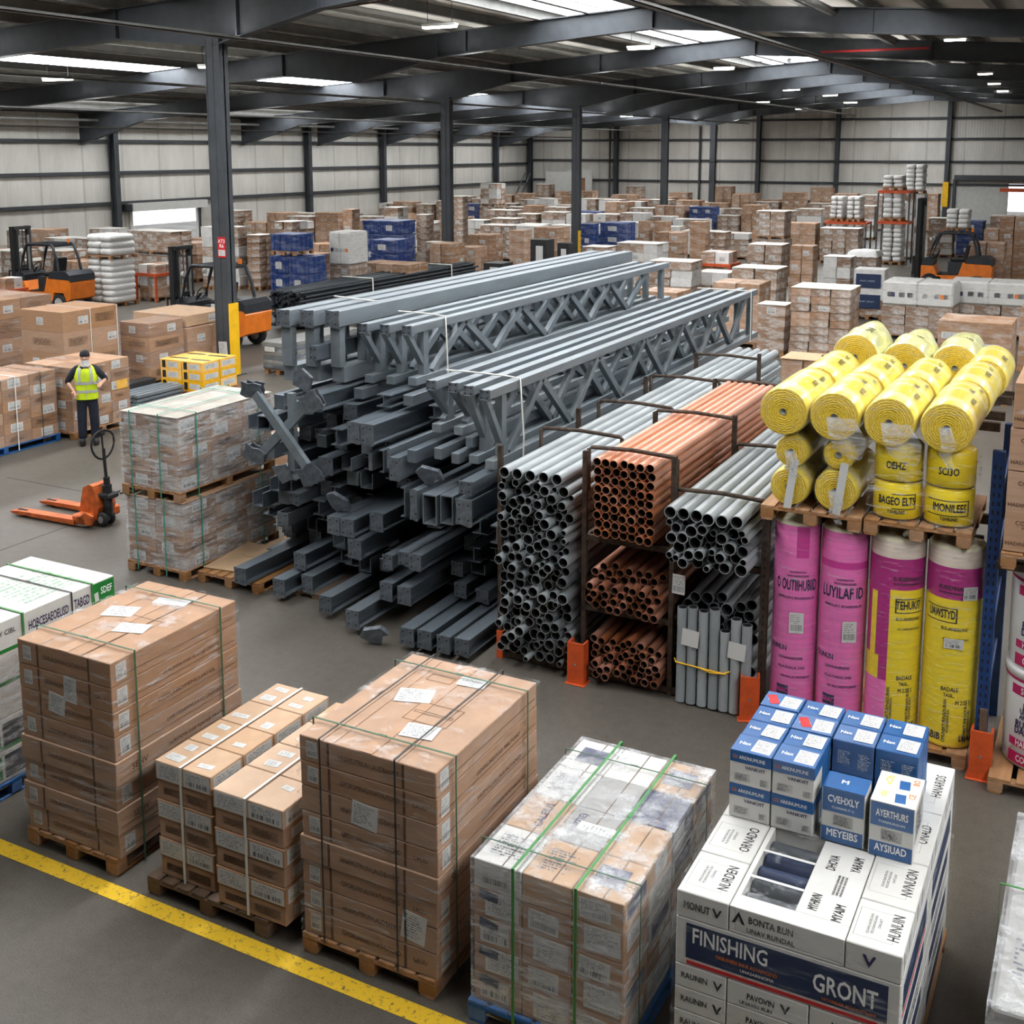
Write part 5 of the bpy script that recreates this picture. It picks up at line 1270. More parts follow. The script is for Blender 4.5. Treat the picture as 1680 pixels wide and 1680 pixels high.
# lattice trusses
def truss(label, x, y0, zt, H_, L, cw=.12, chh=.1, ladder=False, pitch=.83, phase=11.2):
    t = thing('steel_truss', label, 'truss', (x, y0, zt-H_), 0, 'lattice trusses on the pile')
    ob('top_chord', boxmesh(cw, L, chh, 'truss_steel'), t, (0, L/2, H_-chh)); ob('bottom_chord', boxmesh(cw, L*1.0, chh, 'truss_steel'), t, (0, L/2+.1, 0))
    me = boxmesh(cw*.75, .11, H_-2*chh, 'truss_steel')
    for yy in ([.36, L-.3] if not ladder else [.1+.55*k for k in range(int(L/.55))]): ob('upright', me, t, (0, yy, chh))
    if not ladder:
        n = int((L-.4-(phase-y0))/pitch); hh = H_-2*chh
        for k in range(n):
            ya = phase-y0+k*pitch; up = k % 2 == 0
            a, b = ((ya, H_-chh), (ya+pitch, chh)) if not up else ((ya, chh), (ya+pitch, H_-chh))
            dy, dz = b[0]-a[0], b[1]-a[1]; Ld = math.hypot(dy, dz); nx_, nz_ = -dz/Ld*.045, dy/Ld*.045
            mb = MB().prism([(a[0]-nx_, a[1]-nz_), (b[0]-nx_, b[1]-nz_), (b[0]+nx_, b[1]+nz_), (a[0]+nx_, a[1]+nz_)], -cw*.3, cw*.3, 'x')
            ob('diagonal', cached(('dg', round(H_, 2), k, cw, round(phase-y0, 2)), lambda: mb.mesh('diagonal', 'truss_steel')), t)
        # slanting end strut
        mb = MB().prism([(-.02, H_-chh), (.06, H_-chh), (.5, chh), (.42, chh)], -cw*.32, cw*.32, 'x'); ob('end_strut', mb.mesh('end_strut', 'truss_steel'), t, (0, -.02, 0))
    ob('end_plate', plate_mesh(cw+.01, chh+.02, 2), t, (0, 0, H_-chh/2)); return t
side = ['nearest the pipes', 'second from the pipes', 'third from the pipes', 'fourth from the pipes']
for i, (x, y) in enumerate(((-5.91, 10.68), (-6.18, 10.8), (-6.46, 10.95), (-6.75, 10.95))):
    if i < 2: truss('long grey lattice truss in the front group, %s' % side[i], x, y, 2.80, .90, 10.3)
    else: truss('long grey lattice truss in the front group, %s' % side[i], x, y, 2.78, .62, 10.0)
for i, x in enumerate((-7.42, -7.70, -7.98)):
    truss('grey lattice truss in the rear upper group, %s' % ['right one', 'middle one', 'left one'][i], x, 11.5-.05*i, 3.28, .74, 8.9, phase=12.05, pitch=.80)
for i, x in enumerate((-8.28, -8.58, -8.86)):
    truss('grey ladder frame at the top left of the pile, %s' % ['right one', 'middle one', 'left one'][i], x, 11.2-.1*i, 3.44, .88, 9.4, .19, .19, True)
beam('open', -8.42, 11.0, 2.95, .1, .17, 8.0, 'short dark ended box section between the ladder frames', True)
# cross brace leaning on the front left
t = thing('cross_brace', 'crossed steel brace with crumpled corner plates at the front left of the pile', 'brace', (-8.53, 10.52, 2.12))
def bar(p, q, w, name, yy):
    (x0, z0), (x1, z1) = p, q; L = math.hypot(x1-x0, z1-z0); nx_, nz_ = -(z1-z0)/L*w/2, (x1-x0)/L*w/2
    ob(name, MB().prism([(x0-nx_, z0-nz_), (x1-nx_, z1-nz_), (x1+nx_, z1+nz_), (x0+nx_, z0+nz_)], yy-.035, yy+.035, 'y').mesh(name, 'truss_steel'), t)
bar((-.38, .38), (.36, -.44), .11, 'brace_bar', .0); bar((.38, .36), (-.38, -.36), .11, 'brace_bar', .075)
for (x, z, a, w, h) in ((-.45, .42, .1, .28, .2), (.42, .36, -.5, .26, .26), (-.44, -.36, .4, .3, .2), (.38, -.5, -.5, .3, .26)):
    pts = [(-w*.5, -h*.35), (-w*.2, -h*.5), (w*.1, -h*.42), (w*.45, -h*.5), (w*.5, -h*.05), (w*.42, h*.2), (w*.5, h*.45), (w*.1, h*.5), (-w*.12, h*.38), (-w*.45, h*.5), (-w*.42, h*.1)]
    ob('corner_plate', MB().prism(pts, -.05, -.03, 'y').prism([(p[0]*.9, p[1]*.9) for p in pts], .06, .075, 'y').box(-w*.4, w*.4, -.03, .06, -h*.42, -h*.36).box(-w*.4, -w*.34, -.03, .06, -h*.36, h*.36).mesh('corner_plate', 'steel_plate'), t, (x, .02, z), (0.12, a, .2))
ob('gusset', MB().prism([(-.12, 0), (.1, -.08), (.16, .1), (.02, .2), (-.1, .16)], -.02, .02, 'y').mesh('gusset', 'steel_plate'), t, (.22, .1, .52)); ob('gusset', MB().prism([(-.14, .05), (.02, -.14), (.16, -.06), (.05, .1)], -.02, .02, 'y').mesh('gusset', 'steel_plate'), t, (-.1, .08, -.56))
ob('rear_upright', boxmesh(.09, .07, .95, 'truss_steel'), t, (.02, .16, -.55)); ob('rear_stub', boxmesh(.08, .5, .08, 'truss_steel'), t, (.0, .4, .2))
# crumpled plates and short offcuts
for i, (x, y, z, a) in enumerate(((-7.85, 10.75, 1.20, .5), (-6.9, 10.05, .03, -.2), (-6.6, 10.75, 1.69, .2))):
    mb = MB().prism([(-.16, 0), (-.05, -.1), (.05, -.13), (.08, -.03), (.17, -.02), (.1, .08), (-.1, .08)], -.03, .03, 'y')
    tag(ob('scrap_plate', mb.mesh('scrap_plate', 'steel_plate'), None, (x, y-.1, z+.1), (.3, a, .3)), 'bent grey steel plate, %s' % ['jutting from the middle left of the pile', 'lying on the floor before the lowest beams', 'jutting above the open channels'][i], 'plate')
for i, (x, y, h) in enumerate(((-10.02, 12.45, .62), (-9.86, 12.5, .52))):
    tag(ob('channel_offcut', MB().box(-.07, .07, -.05, -.03, 0, h).box(-.07, -.05, -.03, .06, 0, h).box(.05, .07, -.03, .06, 0, h).mesh('channel_offcut', 'steel_beam'), None, (x, y, .0)), 'short upright channel offcut left of the pile, %s one' % ['taller', 'shorter'][i], 'offcut')
# white ties on the trusses
def tie(label, pts): tag(ob('tie_tape', MB().tube(pts, .010, 6).mesh('tie_tape', 'white_strap')), label, 'tie')
tie('white tie over the front group of trusses, hanging down', [(-6.82, 11.4, 2.82), (-6.5, 11.38, 2.83), (-6.0, 11.36, 2.83), (-5.83, 11.35, 2.82), (-5.825, 11.38, 2.5), (-5.82, 11.42, 2.15), (-5.82, 11.4, 1.7)])
tie('white tie over the rear upper trusses, hanging down', [(-8.06, 12.3, 3.32), (-7.6, 12.28, 3.32), (-7.34, 12.26, 3.31), (-7.335, 12.28, 2.9), (-7.33, 12.3, 2.45)])
tie('white tie over the top left ladder frames', [(-8.98, 12.2, 3.47), (-8.6, 12.1, 3.47), (-8.16, 12.0, 3.47)])
tie('white film band near the far end of the front trusses', [(-6.85, 20.5, 2.82), (-5.84, 20.5, 2.82), (-5.83, 20.5, 2.3), (-5.83, 20.5, 1.9)])

# ================================================================ LEFT SIDE
MADE = []
def stack_cartons(where, x0, x1, y0, y1, top, nx, ny, nz, mats, pal='wood', wrapped=True, right_lab=True, z0=.14, side='brown', lab2=True, pall=True):
    if pall: pallet('%s pallet under the %s' % ({'wood': 'wooden', 'wood_blue': 'blue', 'wood_dark': 'dark wooden'}[pal], where), x0-.02, x1+.02, y0-.02, y1+.02, z0-.14, pal)
    w, d, h = (x1-x0)/nx, (y1-y0)/ny, (top-z0)/nz
    for k in range(nz):
        for i in range(nx):
            for j in range(ny):
                if 0 < i < nx-1 and 0 < j < ny-1 and 0 < k: continue
                zt = top-k*h
                pos = ('' if nx == 1 else ['left', 'right'][i]+' ' if nx == 2 else ['left', 'middle', 'right'][i]+' ')+('' if ny == 1 else ['front', 'rear'][j] if ny == 2 else ['front', 'middle', 'rear'][j] if ny == 3 else ['front', 'second', 'third', 'rear'][j])
                c = carton('%s carton, %s, %s, on the %s' % (side, ORD[k] if k < nz-1 or nz == 1 else 'bottom', pos.strip() or 'single', where), x0+i*w+.003, x0+(i+1)*w-.003, y0+j*d+.003, y0+(j+1)*d-.003, zt-h+.001, zt-.001, mats[(i+j+k) % len(mats)], 'cartons on the '+where)
                a, b = w-.006, d-.006; MADE.append(c)
                if j == 0:
                    if lab2 and (i+k) % 2 == 0: decal(c, 'front', (a*R.uniform(-.2, .2), -b/2, h*.5), min(.2, a*.5), min(.16, h*.7), 'label')
                    else: decal(c, 'front', (a*.05, -b/2, h*.5), a*.6, h*.4, 'print_brown', 0, 'end_print')
                if i == nx-1 and right_lab:
                    if (j+k) % 2 == 0 or not lab2: decal(c, 'right', (a/2, b*R.uniform(-.25, .25), h*.5), min(.26, b*.45), min(.17, h*.75), 'label')
                    else: decal(c, 'right', (a/2, 0, h*.5), b*.7, h*.45, 'print_brown', 0, 'end_print')
    if wrapped: tag(film_shell('stretch_wrap', x0, x1, y0, y1, z0-.02, top, wrapped if isinstance(wrapped, str) else 'film', .014, .006, n=12), 'clear stretch wrap round the %s' % where, 'plastic wrap')
# two stacked teal-strapped loads
for k, (zb, zt, n) in enumerate(((.14, 1.0, 'lower'), (1.15, 2.08, 'upper'))):
    o_ = -.03*k
    stack_cartons('%s teal strapped load' % n, -11.0+o_, -10.05+o_, 10.42, 12.2, zt, 2, 3, 5, ['card_dark', 'card_film', 'card_film', 'card'], 'wood', 'film_heavy', z0=zb)
    tag(ob('cover_sheet', boxmesh(.97, 1.8, .006, 'cover_sheet' if k else 'card_pale'), None, (-10.525+o_, 11.31, zt+.01)), 'pale cover sheet on the %s teal strapped load' % n, 'sheet')
    for q, p in enumerate((-10.82, -10.34)): strap('teal strap down the front of the %s teal strapped load, %s' % (n, ['left', 'right'][q]), -11.0+o_, -10.05+o_, 10.42, 12.2, zb-.1, zt+.012, 'y', p+o_, 'teal_strap', .018, gap=.03)
    for q, p in enumerate((10.72, 11.9)): strap('teal strap down the side of the %s teal strapped load, %s' % (n, ['near', 'far'][q]), -11.0+o_, -10.05+o_, 10.42, 12.2, zb-.1, zt+.012, 'x', p, 'teal_strap', .018, gap=.026)
# the two loads by the worker
stack_cartons('blue pallet stack at the left edge', -18.32, -17.22, 12.4, 14.76, 1.35, 1, 4, 6, ['card', 'card_dark'], 'wood_blue')
strap('white strap down the side of the blue pallet stack', -18.32, -17.22, 12.4, 14.76, .02, 1.35, 'x', 13.85, 'white_strap', .02, gap=.02)
strap('dark strap down the side of the blue pallet stack', -18.32, -17.22, 12.4, 14.76, .02, 1.35, 'x', 14.4, 'black_strap', .014, gap=.02)
stack_cartons('pallet stack behind the worker', -18.2, -16.98, 14.9, 16.32, 1.36, 2, 3, 6, ['card', 'card_dark', 'card'], 'wood')
decal(bpy.data.objects['carton'], 'front', (0, 0, -5), .01, .01) if 0 else None
c_ = min(MADE, key=lambda c: (c.location-Vector((-17.28, 16.08, .75))).length); decal(c_, 'right', (.6/2+.007, .04, .1), .28, .17, 'carton_yellow', 0, 'yellow_notice')['label'] = 'yellow paper notice'
stack_cartons('tall plain stack left of the worker', -21.05, -19.75, 17.2, 18.75, 1.93, 1, 2, 4, ['card', 'card'], 'wood', False, lab2=True)
for i, y in enumerate((17.95, 18.7)): strap('white strap on the tall plain stack, %s one' % ['near', 'far'][i], -21.05, -19.75, 17.2, 18.75, .05, 1.93, 'x', y, 'white_strap', .02, gap=.006)
stack_cartons('leftmost rear carton stack', -24.6, -22.6, 17.6, 19.4, 1.93, 3, 2, 4, ['card', 'card_dark'], 'wood')
stack_cartons('low stack right of the tall plain stack', -20.2, -19.3, 19.2, 20.3, 1.45, 1, 1, 4, ['card_dark', 'card'], 'wood')
stack_cartons('big square carton load before the second forklift', -21.25, -19.2, 20.3, 22.0, 1.2, 2, 2, 2, ['card', 'card'], 'wood', 'film')
stack_cartons('flat cartons on top of the big square load', -21.0, -19.3, 20.4, 21.9, 1.48, 1, 1, 1, ['card_pale'], 'wood', True, z0=1.22, pall=False)
strap('white band round the top of the big square load', -21.27, -19.18, 20.28, 22.02, 1.17, 1.18, 'x', 21.1, 'white_strap', .03)
# yellow cartons
for i in range(2):
    for j in range(2):
        for k in range(3):
            x0 = -18.55+i*.62; y0 = 18.75+j*.55; z1 = .14+(.22*(k+1))
            c = carton('yellow carton with white print, %s, %s %s, by the pillar' % (['bottom', 'middle', 'top'][k], ['left', 'right'][i], ['front', 'rear'][j]), x0, x0+.6, y0, y0+.53, z1-.218, z1-.001, 'carton_yellow', 'yellow cartons by the pillar')
            decal(c, 'right', (.3, 0, .11), .42, .12, 'label_text', 0, 'white_panel')
            if j == 0:
                decal(c, 'front', (.05, -.265, .11), .3, .12, 'label_text', 0, 'white_panel'); decal(c, 'front', (-.2, -.265, .11), .1, .16, 'black_plastic', 0, 'dark_print')
            if k == 2: decal(c, 'top', (0, 0, .217), .5, .1, 'black_plastic', .1, 'dark_print')
pallet('wooden pallet under the yellow cartons', -18.6, -17.3, 18.7, 19.85, 0, 'wood')
# metal slats and the grey sheet pack
for k in range(12):
    x = -18.35+(k % 4)*.16; z = .10+(k//4)*.085
    tag(ob('metal_slat', MB().box(-.065, .065, 0, 1.35, -.03, .03).box(-.065, -.05, 0, 1.35, .03, .045).mesh('metal_slat', 'truss_steel') if k == 0 else bpy.data.objects['metal_slat'].data, None, (x, 17.3+R.uniform(-.06, .06), z)), 'pale metal slat in the low bundle before the yellow cartons', 'slat', 'metal slats before the yellow cartons')
for i, y in enumerate((17.5, 18.4)): tag(ob('timber_bearer', boxmesh(.8, .08, .065, 'wood_dark'), None, (-18.1, y, 0)), 'short timber under the metal slats, %s one' % ['near', 'far'][i], 'timber')
tag(carton('', -18.75, -18.45, 17.2, 18.5, 0, .42, 'black_plastic'), 'dark wrapped bundle left of the metal slats', 'bundle')
for k in range(6):
    tag(ob('sheet_pack', boxmesh(.78, 2.9, .105, 'frame_purlin' if k % 2 else 'steel_beam', .008), None, (-17.7, 23.1, .14+k*.108)), 'grey metal sheet pack beside the pillar, %s of the stack' % ['bottom', 'second', 'third', 'fourth', 'fifth', 'top'][k], 'sheet pack', 'grey sheet packs')
pallet('wooden pallet under the grey sheet packs', -18.1, -17.3, 21.7, 24.5, 0, 'wood')
o = tag(film_shell('stretch_wrap', -18.09, -17.31, 21.65, 22.4, .12, .79, 'film', .012, .006, n=10), 'film round the near end of the grey sheet packs', 'plastic wrap'); decal(o, 'front', (-17.85, 21.62, .62), .3, .12, 'label_text', 0, 'white_panel')
# dark rods
def rods():
    rr = random.Random(4); out = pack(-22.5, -21.3, .1, 1.2, [.05, .042], 21)
    me = cached('rod', lambda: MB().cyl((0, 0, 0), (0, 10.5, 0), 1, 8, 0).mesh('rod', 'rod_dark'))
    for (x, z, r) in out:
        o = ob('steel_rod', me, None, (x, 27.4+rr.uniform(-.15, .15), z)); o.scale = (r, 1, r); tag(o, 'thin dark steel rod in the long bundle behind the second forklift', 'rod', 'dark steel rods')
rods()
for i, y in enumerate((28.0, 31.5, 35)): tag(ob('timber_bearer', boxmesh(1.3, .1, .09, 'wood_dark'), None, (-21.9, y, 0)), 'timber under the dark rods, %s from the near end' % nth[i], 'timber')
for i, y in enumerate((31, 36)): tag(ob('tie_band', MB().tube([(-22.52, y, .3), (-22.5, y, 1.24), (-21.28, y, 1.24), (-21.26, y, .3)], .025, 6).mesh('tie_band', 'white_strap')), 'pale tie round the dark rods, %s one' % ['near', 'far'][i], 'tie')
# pallets with cardboard beside the steel pile
pallet('open wooden pallet left of the steel pile, under a cardboard sheet', -9.93, -8.95, 10.5, 11.6, 0, 'wood')
tag(ob('cardboard_sheet', boxmesh(.75, 1.0, .008, 'sheet_card', .001), None, (-9.62, 11.15, .15), (0, 0, .12)), 'loose cardboard sheet on the open pallet left of the steel', 'cardboard')
tag(ob('cardboard_sheet', boxmesh(.55, .8, .008, 'sheet_card', .001), None, (-9.5, 11.55, .165), (.02, 0, -.1)), 'second cardboard sheet lying farther back on the open pallet', 'cardboard')
pallet('broken dark pallet under the lowest beams at the left', -8.9, -8.2, 10.7, 11.6, 0, 'wood_dark', h=.075, boards=5)
stack_cartons('small wrapped load seen behind the cross brace', -12.4, -11.5, 14.3, 15.2, .75, 1, 1, 3, ['card_film', 'card'], 'wood')
tag(ob('floor_debris', MB().tube([(-.12, 0, .02), (-.05, .04, .05), (.02, -.02, .03), (.1, .03, .06), (.14, 0, .02)], .012, 5).mesh('floor_debris', 'rubber'), None, (-13.59, 12.75, 0)), 'small scrap of black strap on the floor left of the teal load', 'scrap')

# ---------------------------------------------------------------- pallet jack
t = thing('pallet_jack', 'orange hand pallet truck with black loop handle on the open floor', 'pallet truck', (-13.02, 11.62, 0), .02); t.scale = (.88, .92, .95)
for s in (-1, 1):
    y = s*.29
    mb = MB().prism([(-1.42, .055), (-1.36, .04), (.05, .04), (.05, .12), (-1.2, .095), (-1.40, .075)], y-.085, y+.085, 'y')
    f = ob('fork', mb.mesh('fork', 'jack_orange'), t)
    ob('load_roller', MB().cyl((-1.15, y-.05, .035), (-1.15, y+.05, .035), .035, 12).mesh('load_roller', 'rubber'), f)
    ob('fork_slot', MB().box(-1.32, -1.1, y-.03, y+.03, .0985, .1).mesh('fork_slot', 'steel_hole'), f)
ob('chassis', MB().prism([(-.05, .1), (.34, .1), (.40, .3), (.30, .62), (.22, .64), (.08, .58), (-.02, .25)], -.18, .18, 'y').mesh('chassis', 'jack_orange'), t)
ob('cross_head', MB().box(0, .3, -.37, .37, .06, .2, 0, .02).mesh('cross_head', 'jack_orange'), t)
ob('side_plate', MB().prism([(0, .08), (.42, .08), (.46, .22), (.3, .26)], -.37, -.33, 'y').mesh('side_plate', 'jack_orange'), t)
ob('hydraulic_pump', MB().cyl((.42, 0, .16), (.42, 0, .62), .075, 14).cyl((.42, 0, .62), (.42, 0, .74), .05, 12).box(.3, .56, -.12, .12, .42, .5, 0, .02).cyl((.5, -.1, .3), (.5, -.1, .5), .035, 10).mesh('hydraulic_pump', 'rubber'), t)
for s in (-1, 1):
    wv = ob('steer_wheel', MB().lathe([(.05, -.03), (.10, -.035), (.112, -.02), (.112, .02), (.10, .035), (.05, .03)], 20, 0, 'y').mesh('steer_wheel', 'rubber'), t, (.42, s*.075-.06, .112))
    ob('hub', MB().cyl((0, -.037, 0), (0, .037, 0), .055, 12).mesh('hub', 'frame_purlin'), wv)
ob('handle_bar', MB().tube([(.42, 0, .66), (.40, 0, .95), (.39, 0, 1.18)], .026, 10).mesh('handle_bar', 'rubber'), t)
lp = [(.39, 0, 1.02)]+[(.39, .2*math.sin(a), 1.24-.20*math.cos(a)*(1 if abs(a) < PI/2 else .8)) for a in [(-.35+k*.1)*PI*1.0 for k in ()]]
lpts = []
for k in range(24):
    a = 2*PI*k/24; lpts.append((.38, .23*math.sin(a)*(1-.12*math.cos(a)), 1.24-.22*math.cos(a)))
hl = ob('handle_loop', MB().tube(lpts, .017, 8, 0, True).mesh('handle_loop', 'rubber'), t); ob('control_lever', MB().tube([(.38, 0, 1.16), (.36, 0, 1.40)], .016, 8).box(.34, .40, -.05, .05, 1.38, 1.44, 0, .01).mesh('control_lever', 'rubber'), hl)

# ---------------------------------------------------------------- forklifts (built facing -x)
def forklift(label, x, y, rz=0., mast=2.6, white=True):
    t = thing('forklift', label, 'forklift', (x, y, 0), rz)
    prof = [(-.95, .32), (-.62, .30), (-.62, .55), (-.25, .55), (-.1, .32), (.75, .32), (.85, .62), (1.25, .62), (1.38, .34), (1.55, .42), (1.60, .95), (1.50, 1.10), (.55, 1.12), (.40, .62), (-.35, .60), (-.50, .95), (-.95, .95)]
    ob('chassis', MB().prism(prof, -.55, .55, 'y').mesh('chassis', 'orange_paint'), t)
    ob('counterweight', MB().prism([(.62, 1.08), (1.52, 1.06), (1.60, 1.0), (1.58, 1.22), (1.42, 1.34), (.70, 1.30)], -.56, .56, 'y').mesh('counterweight', 'dark_paint'), t)
    if white: ob('side_panel', MB().box(.42, 1.0, -.575, -.55, .68, 1.2, 0, .01).mesh('side_panel', 'panel_white'), t)
    ob('front_cowl', MB().prism([(-.95, .6), (-.55, .6), (-.5, 1.15), (-.75, 1.28), (-.92, 1.2)], -.5, .5, 'y').mesh('front_cowl', 'dark_paint'), t)
    ob('floor_plate', MB().box(-.55, .45, -.5, .5, .58, .64).mesh('floor_plate', 'rubber'), t)
    st = ob('seat', MB().box(.05, .58, -.26, .26, 1.12, 1.24, 0, .04).mesh('seat', 'rubber'), t)
    ob('backrest', MB().prism([(.5, 1.2), (.62, 1.2), (.72, 1.72), (.62, 1.74)], -.24, .24, 'y').mesh('backrest', 'rubber'), st)
    ob('seat_base', MB().box(.0, .62, -.4, .4, .64, 1.12).mesh('seat_base', 'dark_paint'), t)
    sw = ob('steering_wheel', MB().tube([(-.42+.06*math.sin(a), .17*math.cos(a), 1.38+.16*math.sin(a)) for a in [2*PI*k/16 for k in range(16)]], .016, 6, 0, True).tube([(-.42, -.16, 1.38), (-.42, .16, 1.38)], .012, 6).mesh('steering_wheel', 'rubber'), t)
    ob('steering_column', MB().tube([(-.72, 0, 1.1), (-.43, 0, 1.38)], .03, 8).mesh('steering_column', 'rubber'), t)
    g = MB()
    for s in (-1, 1):
        g.tube([(-.72, s*.5, 1.15), (-.55, s*.48, 1.75), (-.40, s*.46, 2.12), (-.30, s*.46, 2.2), (.72, s*.46, 2.2), (.82, s*.46, 2.13), (.98, s*.48, 1.7), (1.06, s*.5, 1.25)], .045, 8)
    for k in range(6): g.box(-.32+k*.2, -.28+k*.2, -.46, .46, 2.19, 2.23)
    g.box(-.42, -.36, -.46, .46, 2.12, 2.2).box(.72, .80, -.46, .46, 2.12, 2.2)
    ob('overhead_guard', g.mesh('overhead_guard', 'dark_paint'), t)
    for s in (-1, 1):
        m_ = MB().box(-1.22, -1.06, s*.34-.05, s*.34+.05, .12, mast).box(-1.12, -.98, s*.26-.04, s*.26+.04, .2, mast-.06)
        ob('mast_rail', m_.mesh('mast_rail', 'rubber'), t)
        ob('lift_cylinder', MB().cyl((-1.0, s*.2, .3), (-1.0, s*.2, mast-.3), .04, 10).mesh('lift_cylinder', 'frame_purlin'), t)
    for z in (.3, mast*.5, mast-.05): ob('mast_crossbar', MB().box(-1.18, -1.0, -.36, .36, z-.06, z+.05).mesh('mast_crossbar', 'rubber'), t)
    for k in range(2): ob('lift_chain', MB().box(-1.13, -1.10, -.08+k*.14, -.05+k*.14, .4, mast-.05).mesh('lift_chain', 'steel_plate'), t)
    cr = ob('fork_carriage', MB().box(-1.30, -1.24, -.48, .48, .25, .32).box(-1.30, -1.24, -.48, .48, .6, .67).box(-1.29, -1.25, -.46, -.42, .3, 1.25).box(-1.29, -1.25, .42, .46, .3, 1.25).box(-1.29, -1.25, -.46, .46, 1.22, 1.27).box(-1.29, -1.25, -.15, -.12, .6, 1.25).box(-1.29, -1.25, .12, .15, .6, 1.25).mesh('fork_carriage', 'rubber'), t)
    for s in (-1, 1): ob('fork', MB().prism([(-1.30, .7), (-1.34, .7), (-1.35, .14), (-2.3, .1), (-2.3, .08), (-1.30, .08)], s*.26-.055, s*.26+.055, 'y').mesh('fork', 'steel_plate'), t)
    for (wx, r) in ((-.62, .33), (1.08, .29)):
        for s in (-1, 1):
            w_ = ob('wheel', MB().lathe([(r*.55, -.11), (r*.9, -.12), (r, -.08), (r, .08), (r*.9, .12), (r*.55, .11)], 24, 0, 'y').mesh('wheel', 'rubber'), t, (wx, s*.50, r))
            ob('rim', MB().lathe([(0, s*.07), (r*.4, s*.075), (r*.56, s*.115), (r*.56, -s*.1), (0, -s*.09)], 20, 0, 'y').mesh('rim', 'panel_white'), w_)
    for s in (-1, 1): ob('headlamp', MB().cyl((-.62, s*.42, 1.95), (-.70, s*.42, 1.95), .07, 12).mesh('headlamp', 'panel_white'), t)
    ob('beacon', MB().cyl((.75, .3, 2.23), (.75, .3, 2.36), .05, 10).mesh('beacon', 'orange_paint'), t)
    return t
forklift('orange and black forklift half hidden behind the nearest pillar', -22.2, 24.55, 0, 2.68)
forklift('dark forklift at the far left behind the carton stacks', -32.3, 27.6, .05, 2.75, False)
forklift('far forklift with tall black mast at the right, among white loads', -5.75, 47.3, 0, 3.5, False)

